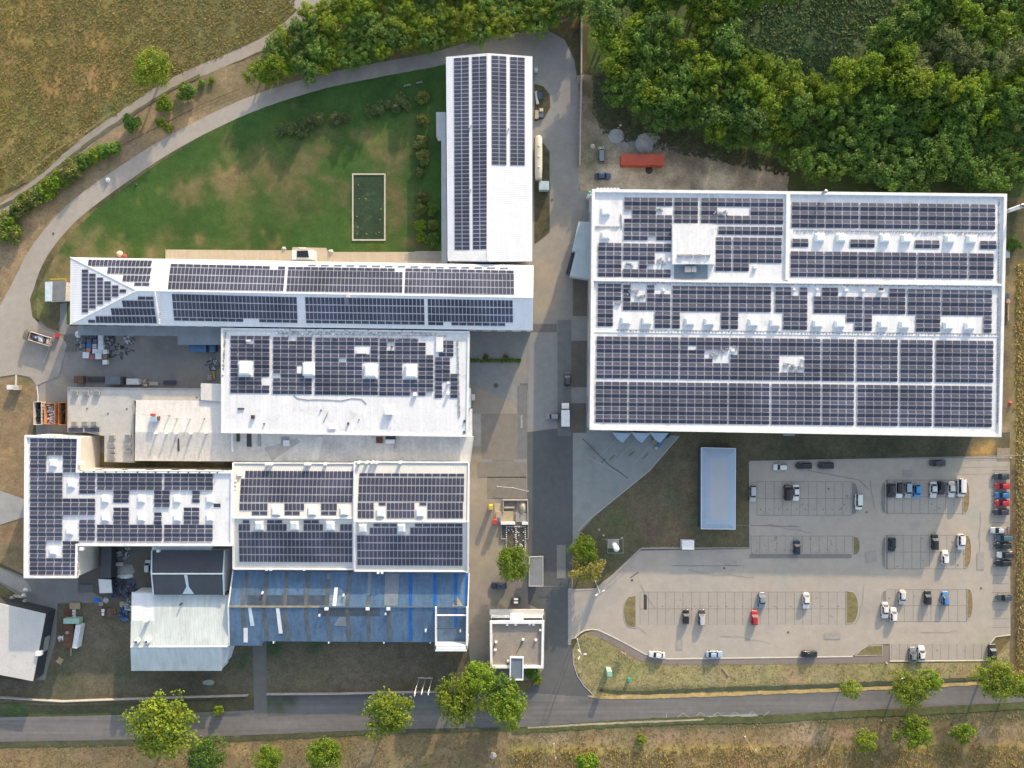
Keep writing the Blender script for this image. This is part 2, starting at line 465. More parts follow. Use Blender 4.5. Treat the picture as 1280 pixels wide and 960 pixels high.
def skylight(parent, quad, pl, h=.55, taper=.18, m=None):
    n = pl[0]; base = [ON(x, y, pl) for x, y in quad]; k = 4
    a = sum(base[i].x * base[(i + 1) % k].y - base[(i + 1) % k].x * base[i].y for i in range(k))
    if a < 0: base.reverse()
    c = sum(base, Vector()) / 4
    up = Vector((0, 0, 1))
    k1 = [p + up * h * .5 for p in base]; k2 = [p + (c - p).normalized() * taper + up * h * .55 for p in base]; k3 = [p + (c - p).normalized() * (taper + .35) + up * h for p in base]
    mb = MB()
    for lo, hi in ((base, k1), (k1, k2), (k2, k3)):
        for i in range(4):
            j = (i + 1) % 4; mb.quad(lo[i], lo[j], hi[j], hi[i])
    mb.quad(*k3)
    return mb.build('skylight', m or M['skylight'], parent)
def tray(parent, pts, pl, n, m=None, name='cable_tray', w=.35, h=.25, jit=.25):
    """a low run of blocks and cable along a roof line"""
    mb = MB(); A = Vector(pts[0]); B = Vector(pts[1])
    a, b = ON(A.x, A.y, pl, .06), ON(B.x, B.y, pl, .06)
    for k in range(n):
        p = a.lerp(b, (k + .5 + random.uniform(-.2, .2)) / n); s = w * random.uniform(.7, 1.2)
        q = p + Vector((0, random.uniform(-jit, jit), 0))
        mb.box(q.x - s / 2, q.y - s / 2, q.z - .06, q.x + s / 2, q.y + s / 2, q.z + h * random.uniform(.5, 1))
    mb.bar(a + Vector((0, .3, 0)), b + Vector((0, .3, 0)), .07, .06)
    return mb.build(name, m or M['metal'], parent)
# ================================================================== THE GROUND
DRY = (.190, .150, .070); DRYG = (.130, .125, .050); SOIL = (.20, .135, .085); SOILD = (.105, .085, .062)
GREEN = (.042, .086, .022); GREEND = (.030, .060, .020); OLIVE = (.085, .080, .042); GOLD = (.27, .19, .065); STRAW = (.25, .20, .11)
FOR = (.055, .075, .030)
gm = mat('grass_and_soil', (1, 1, 1), .95, [(.10, .12), (.45, .20), (1.6, .20), (6, .14)], attr=True, bump=(3.5, .35, .08), spec=.1)
gm_lawn = mat('mown_lawn', (1, 1, 1), .95, [(.08, .10), (.45, .14), (1.6, .14), (6, .16)], attr=True, bump=(6, .25, .03), spec=.1)
def hard(name, nz=((.07, .07), (.5, .08), (3, .06), (11, .06)), **k): return mat(name, (1, 1, 1), .88, list(nz), attr=True, bump=(9, .25, .015), spec=.25, **k)
asph = hard('worn_asphalt'); asph_main = hard('streaked_main_road_asphalt', aniso=(.03, 1, .9, .16)); conc = hard('weathered_concrete_paving'); pave = hard('parking_paving', nz=((.05, .05), (.4, .06), (2.5, .04), (10, .05)))

me = bpy.data.meshes.new('ground'); R = 1600
me.from_pydata([(-R, -R, 0), (R, -R, 0), (R, R, 0), (-R, R, 0)], [], [(0, 1, 2, 3)])
me.materials.append(mat('rough_ground', OLIVE, .95, [(.05, .2), (.3, .25), (1.5, .25), (6, .2)], [(DRY, .04, .42, .62), (SOILD, .15, .55, .72)], bump=(3, .6, .1), spec=.1))
o = bpy.data.objects.new('ground', me); COL.objects.link(o); tag(o, kind='structure')

def rb(n, x0, x1, y0, y1, rr, col, st):
    return [(random.uniform(x0, x1), random.uniform(y0, y1), random.uniform(*rr), tuple(c * random.uniform(.85, 1.15) for c in col), st * random.uniform(.6, 1)) for _ in range(n)]

# meadow in the top left corner
zone('meadow', [(-60, -60), (395, -60), (372, 8), (345, 38), (300, 62), (245, 88), (195, 113), (150, 141), (105, 172), (70, 203), (35, 228), (-60, 262)], .004, (.118, .094, .030), gm,
     rb(40, 0, 330, 0, 220, (10, 30), (.095, .095, .036), .85) + rb(34, 0, 260, 0, 210, (8, 22), (.195, .13, .055), .75) + rb(40, 0, 300, 0, 230, (4, 9), (.075, .075, .034), .7) + rb(14, 0, 250, 0, 240, (10, 22), (.20, .165, .05), .7)
     + [(300, 20, 75, (.085, .085, .045), .85), (250, 60, 50, (.10, .10, .045), .7), (200, 110, 24, (.07, .08, .035), .8), (130, 140, 12, (.05, .07, .03), .8), (60, 195, 12, (.055, .08, .03), .8), (20, 228, 14, (.06, .085, .03), .8)], step=6, jit=3)
# bank between the farm track and the service road
zone('bank', [(-60, 300), (-30, 262), (30, 232), (75, 203), (130, 160), (200, 118), (260, 92), (330, 66), (400, 30), (480, 20), (600, 40), (640, 50), (540, 72), (400, 100), (320, 124), (240, 164), (180, 202), (120, 240), (80, 276), (45, 322), (15, 385), (-60, 470)], .006, (.165, .125, .075), gm,
     rb(16, 0, 300, 90, 330, (8, 18), (.23, .145, .085), .8) + rb(16, 0, 300, 80, 300, (8, 16), (.10, .095, .042), .8)
     + [(225, 150, 16, (.27, .18, .09), .9), (200, 165, 16, (.28, .19, .09), .9), (150, 195, 18, (.18, .125, .085), .9), (45, 275, 12, (.28, .18, .10), .8), (20, 320, 22, (.21, .15, .09), .7), (120, 190, 12, (.13, .135, .05), .9), (90, 205, 14, (.12, .12, .05), .9), (260, 110, 18, (.075, .075, .035), .9), (215, 135, 14, (.08, .085, .04), .8), (330, 95, 30, (.06, .06, .035), .9), (450, 60, 60, FOR, 1), (560, 50, 50, FOR, 1)], step=5, jit=2)
# lawn
zone('lawn', [(560, 78), (480, 92), (400, 109), (320, 137), (250, 171), (195, 206), (130, 253), (92, 288), (66, 325), (42, 372), (44, 402), (60, 418), (90, 418), (90, 322), (575, 326), (575, 78)], .008, GREEN, gm_lawn,
     [(290, 222, 21, (.20, .15, .075), 1.00), (243, 232, 13, (.17, .14, .065), 0.91), (232, 240, 16, (.15, .125, .06), 0.91), (290, 240, 16, (.14, .12, .055), 0.78), (250, 298, 8, (.16, .13, .06), 1.00), (190, 318, 9, (.20, .155, .08), 1.00), (150, 312, 12, (.17, .14, .065), 1.00), (272, 318, 6, (.16, .13, .06), 0.91),
      (345, 228, 23, (.14, .115, .055), 0.85), (380, 205, 17, (.13, .11, .055), 0.85), (330, 205, 21, (.13, .11, .055), 0.72), (465, 172, 13, (.16, .12, .065), 0.98), (490, 196, 21, (.14, .115, .058), 0.91), (490, 240, 16, (.13, .105, .055), 0.78), (500, 265, 21, (.12, .10, .05), 0.78), (395, 180, 18, (.10, .09, .045), .6), (410, 165, 14, (.09, .085, .042), .6),
      (370, 250, 21, (.12, .11, .05), 0.65), (300, 270, 16, (.13, .115, .05), 0.65), (430, 240, 14, (.11, .10, .05), 0.65), (205, 300, 14, (.10, .105, .04), 0.78), (520, 300, 18, (.085, .075, .045), .7), (535, 180, 12, GREEND, .9), (535, 110, 14, GREEND, .9), (480, 110, 26, GREEND, .7), (110, 310, 21, (.15, .135, .06), 1.00), (75, 350, 29, (.18, .14, .075), 1.00), (65, 395, 16, (.085, .085, .045), .9), (90, 290, 12, (.13, .12, .05), 0.91)]
     + rb(24, 120, 540, 110, 310, (9, 22), (.085, .105, .032), .6) + rb(14, 120, 540, 100, 310, (10, 24), GREEND, .6) + rb(40, 130, 530, 130, 310, (3, 7), (.15, .125, .06), .55) + rb(30, 130, 530, 110, 310, (3, 6), (.028, .062, .018), .7), step=3.2, wob=.95)
# wood floor and the glade
zone('forest_floor', [(735, -60), (1340, -60), (1340, 262), (1225, 256), (985, 246), (975, 215), (930, 205), (860, 190), (800, 172), (775, 150), (742, 150), (735, 60)], .004, FOR, gm,
     [(1110, 35, 22, (.13, .135, .065), .8), (1125, 15, 14, (.14, .14, .07), .8), (1085, 62, 14, (.11, .115, .06), .8), (925, 60, 22, (.10, .11, .055), .7), (940, 45, 18, (.08, .09, .045), .7), (1010, 40, 60, (.044, .074, .034), 1), (970, 20, 30, (.04, .07, .03), .8), (1050, 20, 40, (.06, .085, .042), .8)], step=8, jit=4)
# rough lot north of the hall
zone('dirt_lot', [(722, 95), (742, 95), (748, 160), (790, 165), (850, 185), (930, 200), (985, 214), (985, 252), (730, 252), (718, 215)], .010, (.215, .18, .13), gm,
     [(740, 205, 14, (.10, .10, .06), .9), (742, 180, 14, (.085, .085, .05), .9), (745, 140, 18, (.085, .075, .05), 1), (735, 110, 18, (.08, .07, .045), 1), (770, 165, 16, (.09, .08, .06), .9), (800, 180, 20, (.085, .08, .065), .9), (860, 200, 26, (.105, .085, .06), .9), (930, 215, 22, (.12, .095, .065), .9), (905, 195, 18, (.07, .06, .04), .9),
      (765, 215, 16, (.37, .32, .235), .95), (790, 222, 18, (.35, .295, .21), .95), (840, 228, 16, (.33, .28, .20), .9), (900, 228, 22, (.36, .30, .215), .9), (955, 228, 18, (.35, .285, .21), .9), (783, 178, 9, (.26, .26, .25), .7)] + rb(18, 740, 980, 160, 235, (4, 9), (.07, .062, .05), .7), step=4, jit=2)
# east strip
zone('east_verge', [(1240, 246), (1340, 250), (1340, 860), (1262, 840), (1262, 572), (1240, 560)], .006, (.12, .098, .055), gm,
     [(1266, 270, 24, (.04, .045, .024), 1), (1268, 310, 20, (.05, .05, .028), .9), (1262, 300, 8, (.055, .11, .03), .9), (1258, 400, 14, (.06, .05, .038), .8), (1256, 450, 12, (.085, .065, .05), .8), (1254, 500, 12, (.12, .09, .065), .9), (1254, 540, 12, (.20, .155, .11), .9)]
     + [(1277, y, 10, (.24, .185, .065), .9) for y in range(440, 860, 16)] + [(1268, y, 6, (.10, .07, .05), .9) for y in range(590, 840, 10)] + rb(14, 1262, 1290, 330, 560, (5, 10), (.19, .145, .07), .8), step=4, jit=2)
# rough grass between hall, tent and car park
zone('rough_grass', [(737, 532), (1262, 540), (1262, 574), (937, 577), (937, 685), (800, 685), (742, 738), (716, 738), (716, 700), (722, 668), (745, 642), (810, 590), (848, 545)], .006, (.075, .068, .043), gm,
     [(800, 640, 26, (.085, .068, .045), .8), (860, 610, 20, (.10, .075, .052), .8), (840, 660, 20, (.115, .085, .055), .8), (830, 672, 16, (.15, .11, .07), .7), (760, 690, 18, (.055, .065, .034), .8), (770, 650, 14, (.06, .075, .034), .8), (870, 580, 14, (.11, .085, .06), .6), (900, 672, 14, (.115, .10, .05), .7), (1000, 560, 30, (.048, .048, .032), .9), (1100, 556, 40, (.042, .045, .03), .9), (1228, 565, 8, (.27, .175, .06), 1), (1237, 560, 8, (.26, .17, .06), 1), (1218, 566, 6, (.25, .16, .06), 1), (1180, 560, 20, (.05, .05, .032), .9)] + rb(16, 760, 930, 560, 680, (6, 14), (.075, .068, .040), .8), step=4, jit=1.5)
# south verge (whole bottom belt)
zone('south_verge', [(-60, 925), (160, 922), (320, 917), (480, 910), (640, 908), (700, 905), (800, 900), (960, 890), (1120, 884), (1340, 872), (1340, 1040), (-60, 1040)], .006, (.155, .113, .060), gm,
     rb(30, 0, 700, 930, 970, (8, 22), (.10, .088, .05), .8) + rb(26, 640, 1280, 900, 930, (8, 20), (.21, .155, .10), .7) + rb(16, 0, 640, 915, 960, (8, 18), (.17, .13, .08), .6)
     + [(x, 905 - (x - 640) * .025 if x > 640 else 917 - (x - 320) * .03, 8, (.048, .055, .026), .95) for x in range(0, 1290, 12)] + [(x, 912 - (x - 640) * .022, 7, (.055, .06, .03), .8) for x in range(650, 1290, 12)]
     + [(x, 938 - (x - 640) * .004, 5, (.27, .22, .055), .8) for x in range(640, 1290, 8)] + rb(22, 800, 1290, 942, 965, (8, 18), (.20, .135, .065), .8) + rb(10, 1050, 1290, 935, 965, (9, 18), (.09, .085, .04), .8) + [(300, 935, 12, (.27, .19, .09), .8), (790, 940, 40, (.15, .125, .065), .6), (1000, 925, 30, (.24, .18, .12), .6)], step=5, jit=2.5)
# belt between buildings and main road, left
zone('factory_grass', [(-60, 846), (42, 850), (60, 800), (70, 752), (165, 750), (165, 838), (288, 838), (290, 800), (590, 800), (612, 838), (650, 850), (640, 870), (330, 866), (310, 872), (160, 878), (80, 880), (-60, 876)], .006, (.080, .072, .050), gm,
     rb(12, 330, 580, 815, 860, (8, 18), (.095, .078, .056), .8) + [(110, 790, 18, (.10, .085, .068), .9), (120, 770, 12, (.085, .072, .055), .8), (130, 805, 14, (.105, .09, .068), .8), (340, 815, 10, (.03, .055, .025), .9), (345, 806, 10, (.03, .055, .025), .9), (395, 806, 12, (.03, .055, .025), .9), (300, 830, 10, (.035, .055, .028), .9), (310, 820, 8, (.035, .055, .028), .9), (150, 835, 20, (.045, .055, .032), .8), (80, 850, 20, (.05, .06, .034), .8), (240, 850, 30, (.055, .05, .04), .8), (440, 830, 30, (.10, .085, .062), .8), (560, 840, 20, (.06, .055, .045), .8), (600, 850, 20, (.06, .055, .05), .8)], step=4, jit=1.5)
zone('roadside_grass', [(-60, 878), (80, 882), (160, 880), (310, 874), (330, 872), (330, 886), (250, 892), (-60, 898)], .008, (.062, .058, .036), gm, [(20, 883, 14, (.04, .07, .026), .9), (270, 885, 10, (.06, .07, .035), .8)] + [(x, 893, 5, (.035, .05, .022), .9) for x in range(0, 330, 8)], step=4, jit=1)
zone('west_verge', [(-60, 478), (0, 470), (30, 467), (42, 474), (46, 490), (44, 520), (40, 548), (34, 560), (34, 720), (0, 704), (-60, 690)], .010, (.150, .112, .066), gm,
     rb(10, 0, 40, 480, 720, (5, 12), (.22, .15, .085), .6) + [(34, 476, 8, (.10, .10, .045), .9), (10, 690, 14, (.08, .075, .045), .8), (20, 660, 18, (.12, .088, .05), .7)], step=3.5, jit=1)
zone('corner_grass', [(-60, 690), (0, 722), (30, 738), (34, 752), (0, 748), (-60, 738)], .012, (.075, .072, .038), gm, [(5, 735, 8, (.11, .10, .05), .7)], step=3)
# gatehouse roundabout grass
zone('entrance_grass', [(716, 812), (722, 797), (735, 790), (748, 793), (775, 806), (800, 822), (830, 828), (1112, 829), (1240, 827), (1262, 800), (1262, 845), (1180, 853), (1060, 862), (900, 870), (745, 872), (728, 852), (718, 832)], .012, (.185, .160, .078), gm,
     rb(20, 725, 1110, 805, 855, (6, 14), (.15, .14, .062), .8) + rb(12, 880, 1250, 832, 856, (6, 16), (.21, .165, .10), .8) + [(x, 864 - (x - 745) * .018, 4, (.05, .06, .035), .9) for x in range(752, 1262, 5)] + [(x, 868.5 - (x - 745) * .0185, 3, (.33, .25, .10), .9) for x in range(745, 1262, 4)] + [(724, 808, 6, (.06, .085, .035), .9), (790, 822, 7, (.20, .15, .09), .8), (1250, 815, 10, (.22, .17, .10), .8)], step=3.5, jit=.8)

# ---- hard surfaces
def road(name, poly, z, base, m, br=(), step=5, jit=0, **k): return zone(name, poly, z, base, m, br, step, jit, **k)
road('farm_track', ribbon([(-40, 290, 16), (10, 257, 15), (60, 220, 14), (100, 184, 14), (160, 141, 14), (215, 105, 14), (290, 72, 14), (340, 48, 14), (380, 14, 16), (400, -30, 20)]), .014, (.30, .265, .225), asph,
     rb(20, 0, 350, 40, 260, (5, 10), (.25, .22, .18), .7), jit=1)
road('track_pull_in', [(340, -20), (460, -20), (440, 4), (400, 10), (380, 20), (366, 8)], .016, (.33, .31, .28), asph, jit=1)
road('service_road', ribbon([(-60, 500, 40), (-20, 445, 40), (8, 405, 38), (27, 362, 28), (47, 318, 23), (80, 276, 22), (120, 242, 22), (190, 194, 20), (250, 160, 19), (320, 128, 19), (400, 103, 18), (470, 88, 18), (540, 75, 18), (600, 60, 22), (650, 55, 30)]), .016, (.335, .305, .265), asph,
     [(420, 98, 50, (.22, .21, .20), .8), (520, 80, 50, (.19, .185, .18), .9), (600, 60, 40, (.17, .17, .168), 1), (340, 118, 18, (.27, .25, .23), .8)] + rb(12, 0, 320, 120, 430, (3, 8), (.27, .24, .21), .6), step=4, jit=.4)
road('north_yard', [(560, 68), (610, 52), (650, 42), (685, 38), (706, 50), (718, 75), (723, 110), (722, 200), (724, 238), (745, 240), (745, 545), (716, 540), (585, 580), (585, 410), (660, 412), (664, 330), (560, 330)], .018, (.225, .225, .215), conc,
     [(690, 60, 30, (.19, .192, .19), .9), (665, 50, 24, (.17, .172, .17), .9), (690, 290, 26, (.31, .275, .225), .8), (690, 250, 20, (.27, .25, .215), .6), (685, 340, 22, (.34, .285, .215), .9), (680, 380, 18, (.33, .28, .21), .8), (650, 460, 14, (.27, .24, .20), .8), (630, 520, 16, (.26, .235, .20), .8), (600, 470, 24, (.195, .195, .19), .7), (690, 430, 26, (.20, .215, .215), .7), (735, 270, 12, (.27, .275, .265), .8), (715, 320, 12, (.26, .25, .23), .6)]  # warm brushes paint the sunlit streak, cooler ones the shade beside it
     + rb(20, 590, 735, 100, 530, (5, 14), (.20, .20, .195), .5), step=5)
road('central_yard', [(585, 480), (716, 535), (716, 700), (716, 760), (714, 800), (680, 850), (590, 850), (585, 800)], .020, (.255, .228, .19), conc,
     [(600, 610, 22, (.33, .285, .215), .8), (610, 700, 24, (.30, .26, .20), .8), (600, 780, 20, (.24, .215, .18), .8), (630, 560, 18, (.23, .215, .19), .8), (640, 740, 24, (.15, .145, .135), .8), (620, 540, 12, (.20, .19, .175), .8), (605, 840, 18, (.11, .11, .105), .8)] + rb(14, 590, 660, 540, 830, (4, 10), (.23, .21, .18), .6), step=4)  # sunlit streak painted on down the yard in pale tan
road('asphalt_lane', [(659, 540), (716, 533), (716, 665), (714, 760), (713, 800), (718, 835), (730, 856), (752, 876), (640, 885), (662, 860), (680, 835), (682, 765), (660, 755), (659, 690)], .027, (.098, .104, .106), asph,
     [(690, 560, 16, (.088, .094, .097), .8), (690, 700, 20, (.105, .110, .110), .6), (668, 690, 10, (.16, .155, .14), .5), (700, 850, 16, (.12, .118, .11), .7), (715, 830, 10, (.15, .14, .128), .6)], step=5)
road('loading_apron', [(716, 520), (740, 520), (740, 535), (850, 545), (812, 588), (748, 640), (726, 664), (717, 690), (716, 680)], .022, (.235, .25, .242), conc,
     [(770, 570, 24, (.25, .262, .255), .8), (740, 560, 10, (.16, .168, .165), .7), (780, 560, 14, (.19, .20, .198), .5), (735, 640, 14, (.26, .27, .262), .7)] + rb(12, 730, 830, 545, 640, (3, 7), (.19, .198, .194), .6), step=4)
road('west_yard', [(44, 405), (60, 395), (90, 408), (280, 408), (280, 580), (45, 560), (46, 490), (40, 474), (28, 470), (28, 410)], .018, (.215, .205, .195), conc,
     [(40, 440, 20, (.29, .268, .235), .9), (60, 410, 14, (.28, .26, .23), .8), (75, 440, 20, (.22, .21, .20), .6), (60, 500, 20, (.27, .25, .215), .7), (75, 480, 10, (.31, .28, .20), .7), (200, 440, 34, (.185, .178, .17), .7), (240, 470, 20, (.24, .215, .175), .8), (130, 450, 16, (.15, .145, .142), .7), (190, 420, 14, (.26, .235, .205), .5), (178, 425, 5, (.30, .26, .22), .6)] + rb(20, 60, 270, 420, 490, (4, 10), (.165, .158, .152), .6), step=4, jit=.6)
road('southwest_yard', [(-10, 704), (34, 722), (100, 715), (165, 700), (195, 690), (195, 752), (165, 752), (72, 754), (70, 800), (56, 850), (46, 850), (66, 760), (34, 752), (-10, 722)], .020, (.200, .200, .196), conc,
     [(120, 735, 24, (.21, .21, .205), .7), (60, 745, 16, (.225, .222, .21), .7)] + rb(10, 40, 170, 710, 750, (4, 8), (.15, .15, .148), .7), step=4, jit=.5)
road('passage_ground', [(98, 676), (292, 676), (292, 750), (150, 760), (98, 730)], .019, (.105, .098, .085), conc, [(175, 715, 12, (.085, .08, .06), .9), (150, 700, 14, (.15, .148, .14), .8)], step=4)
road('main_road', ribbon([(-60, 913, 31), (160, 909, 31), (320, 903, 31), (480, 896, 32), (640, 893, 32), (800, 886, 30), (960, 879, 29), (1120, 871, 29), (1340, 860, 29)]), .022, (.150, .143, .138), asph_main,
     [(x, 906 - x * .036, 9, (.145, .14, .138), .6) for x in range(0, 1290, 14)] + [(x, 898 - x * .036, 4, (.20, .19, .178), .6) for x in range(0, 1290, 9)] + [(x, 917 - x * .036, 4, (.19, .18, .17), .5) for x in range(0, 1290, 9)] + [(650, 890, 30, (.15, .145, .14), .7)], step=4, jit=.4)
road('road_layby', [(330, 867), (480, 867), (640, 864), (745, 872), (752, 880), (640, 884), (480, 888), (340, 896), (322, 900), (322, 880)], .0235, (.128, .130, .132), asph_main, [(700, 872, 20, (.19, .178, .16), .8), (350, 880, 14, (.055, .07, .04), .9), (335, 878, 10, (.05, .065, .035), .9), (365, 874, 8, (.05, .06, .035), .8)] + rb(10, 380, 640, 868, 885, (4, 10), (.115, .117, .12), .7), step=4, jit=.6)
road('factory_path', [(316, 800), (333, 800), (334, 898), (318, 898)], .026, (.135, .132, .124), conc, [(325, 830, 8, (.16, .155, .145), .7)], step=4)
PARK = [(937, 577), (1256, 572), (1262, 574), (1263, 793), (1244, 795), (1238, 804), (1238, 825), (1112, 826), (1112, 805), (1085, 806), (1076, 813), (1066, 820), (835, 823), (806, 817), (780, 802), (748, 787), (730, 788), (718, 798), (713, 800), (713, 736), (744, 736), (764, 720), (800, 688), (937, 686)]
road('car_park', PARK, .0285, (.375, .332, .280), pave,
     [(1000, 640, 60, (.35, .325, .29), .6), (880, 705, 40, (.325, .312, .285), .7), (760, 740, 20, (.315, .305, .28), .7), (1080, 700, 24, (.32, .295, .262), .6), (1085, 590, 20, (.33, .308, .275), .6), (900, 800, 40, (.35, .318, .28), .6), (1220, 700, 30, (.37, .335, .29), .6), (1090, 760, 20, (.315, .29, .258), .6), (730, 765, 12, (.31, .31, .295), .7)] + rb(30, 760, 1250, 580, 820, (6, 16), (.31, .285, .255), .5), step=5)
road('footpath', [(735, 789.5), (748, 788.5), (780, 803.5), (806, 818.5), (835, 824.5), (1066, 821.5), (1078, 815), (1086, 807), (1111, 806.5), (1111, 828), (1066, 829.5), (835, 831), (800, 826), (776, 812), (750, 797)], .030, (.215, .182, .160), pave, step=5, br=[(1000, 826, 30, (.20, .175, .155), .6)])

# stall bays (paving a little darker), end islands, joint lines
bays = mat('bay_paving', (.348, .313, .270), .9, [(.3, .06), (2, .05), (10, .06)], bump=(9, .2, .01))
joint = mat('dark_paving_joint', (.215, .196, .175), .9, [(1, .25)])
def sheet(name, polys, z, m, kind='structure'):
    z = uz(z); mb = MB()
    for p in polys:
        p = [W(x, y) + Vector((0, 0, z)) for x, y in p]
        a = sum(p[i].x * p[(i + 1) % len(p)].y - p[(i + 1) % len(p)].x * p[i].y for i in range(len(p)))
        mb.add(p if a > 0 else p[::-1], [tuple(range(len(p)))])
    o = mb.build(name, m); tag(o, kind=kind); return o
def ln(a, b, w):
    a = Vector(a); b = Vector(b); d = (b - a).normalized(); n = Vector((-d.y, d.x)) * w / 2
    return [tuple(a + n), tuple(b + n), tuple(b - n), tuple(a - n)]
sheet('parking_bays', [rect(946, 602, 1064, 644), rect(939, 670, 1066, 691), rect(1107, 600, 1203, 642), rect(1107, 669, 1205, 711), rect(1108, 737, 1208, 777), rect(800, 740, 1057, 781), rect(1114, 805, 1237, 824), rect(1241, 590, 1261, 790)], .034, bays)
jl = []
def row(x0, x1, ya, yb, n, mid=None, top=True, bot=True):
    for k in range(n + 1):
        x = x0 + (x1 - x0) * k / n; jl.append(ln((x, ya), (x, yb), .7))
    if mid: jl.append(ln((x0, mid), (x1, mid), .7))
    if top: jl.append(ln((x0, ya), (x1, ya), .6))
    if bot: jl.append(ln((x0, yb), (x1, yb), .8))
row(946, 1064, 602, 644, 11, 623); row(939, 1066, 670, 691, 12, None); row(1107, 1203, 600, 642, 9, 621); row(1107, 1205, 669, 711, 9, 690); row(1108, 1208, 737, 777, 9, 757)
row(800, 1057, 740, 781, 24, 761, True, False); row(1114, 1237, 805, 824, 12, None, False, False)
for k in range(19): jl.append(ln((1240, 588 + k * 10.9), (1261, 588 + k * 10.9), .8))
stn = []
rq = random.Random(21)
for k in range(70):
    x, y = rq.choice([(rq.uniform(946, 1064), rq.uniform(604, 642)), (rq.uniform(1107, 1203), rq.uniform(602, 640)), (rq.uniform(802, 1056), rq.uniform(742, 780)), (rq.uniform(1116, 1236), rq.uniform(806, 822)), (rq.uniform(1107, 1205), rq.uniform(671, 709)), (rq.uniform(1108, 1208), rq.uniform(739, 776)), (rq.uniform(940, 1064), rq.uniform(672, 690))])
    r = rq.uniform(.5, 1.7); stn.append([(x + r * math.cos(t * .785) * rq.uniform(.6, 1.2), y + r * math.sin(t * .785) * rq.uniform(.6, 1.2)) for t in range(8)])
sheet('oil_stains', stn, .036, mat('oil_stain', (.235, .22, .20), .85, [(1.5, .2)]))
sheet('parking_lines', jl, .038, joint)
marks = []
for k in range(26):
    x = 808 + k * 10; marks.append(rect(x - .5, 757.5 + (k % 2) * .5, x + .4, 758.6))
for k in range(10): marks.append(rect(950 + k * 11.2, 636, 951.1 + k * 11.2, 637.2)); marks.append(rect(946 + k * 11.2, 687, 947 + k * 11.2, 688))
marks += [rect(804.5, 743, 808.5, 762)]
sheet('drain_grates', marks, .042, mat('dark_iron', (.05, .048, .046), .8))
grassi = mat('island_grass', (.20, .165, .075), .95, [(.8, .3), (4, .3)], [((.13, .125, .055), .4, .5, .65)], bump=(5, .6, .06))
greyi = mat('island_paving', (.20, .185, .17), .9, [(1, .1), (5, .1)])
dirti = mat('island_soil', (.22, .16, .08), .95, [(1, .25), (4, .25)])
def half(xf, xr, y0, y1, n=8):
    """flat side at xf, round end at xr"""
    pts = [(xf, y0)]
    for k in range(n + 1):
        t = -math.pi / 2 + math.pi * k / n
        pts.append((xf + (xr - xf) * math.cos(t) ** .55 if abs(math.cos(t)) > 1e-6 else xf, (y0 + y1) / 2 + (y1 - y0) / 2 * math.sin(t)))
    return pts + [(xf, y1)]
kerbm = M['concrete']
def island(name, poly, m, label):
    """raised planted island with its kerb"""
    P = []
    for p in poly:
        if not P or (Vector(p) - Vector(P[-1])).length > .4: P.append(p)
    if (Vector(P[0]) - Vector(P[-1])).length < .4: P.pop()
    loop = [W(x, y) for x, y in P]
    a = sum(loop[i].x * loop[(i + 1) % len(loop)].y - loop[(i + 1) % len(loop)].x * loop[i].y for i in range(len(loop)))
    if a < 0: loop.reverse()
    c = sum(loop, Vector()) / len(loop); e = thing(name, label, 'traffic island', (c.x, c.y, .026), 0, 'kerbed islands in the car park')
    inn = loop_inset(loop, .16); n = len(loop); mb = MB(); z1 = Vector((0, 0, .15)); z0 = Vector((0, 0, .02))
    for i in range(n):
        j = (i + 1) % n
        mb.quad(loop[i] + z0, loop[j] + z0, loop[j] + z1, loop[i] + z1); mb.quad(loop[i] + z1, loop[j] + z1, inn[j] + z1, inn[i] + z1); mb.quad(inn[j] + z0, inn[i] + z0, inn[i] + z1, inn[j] + z1)
    mb.build('kerb', kerbm, e)
    mb = MB(); mb.add([p + Vector((0, 0, .12)) for p in inn], [tuple(range(n))]); mb.build('planting' if m is not greyi else 'paving', m, e)
island('traffic_island', half(795, 779, 744, 785), grassi, 'grassy half-round island at the west end of the long lower bay row')
island('traffic_island', half(1057, 1073, 738, 780), grassi, 'grassy half-round island at the east end of the long lower bay row')
island('traffic_island', half(1064, 1073, 602, 644), greyi, 'grey island beside the cream van at the end of the top left bays')
island('traffic_island', half(1066, 1075, 670, 694), grassi, 'small grassy island at the end of the single bay row with one navy car')
island('traffic_island', half(1107, 1100, 602, 642), greyi, 'grey paved island left of the black car heading the eight-car row')
island('traffic_island', half(1203, 1212, 600, 642), dirti, 'bare brown island right of the white van in the eight-car row')
island('traffic_island', half(1107, 1101, 670, 711), greyi, 'grey paved island left of the middle right bays')
island('traffic_island', half(1205, 1214, 668, 710), dirti, 'brown island right of the white SUV in the middle right bays')
island('traffic_island', half(1108, 1102, 737, 756), greyi, 'small grey island above the two white cars parked nose to tail')
island('traffic_island', half(1208, 1216, 735, 774), dirti, 'brown island at the right end of the row with the blue car')
island('traffic_island', [(1068, 820), (1076, 812), (1084, 807), (1103, 806), (1103, 819)], grassi, 'grassy wedge island beside the footpath at the bottom bays')

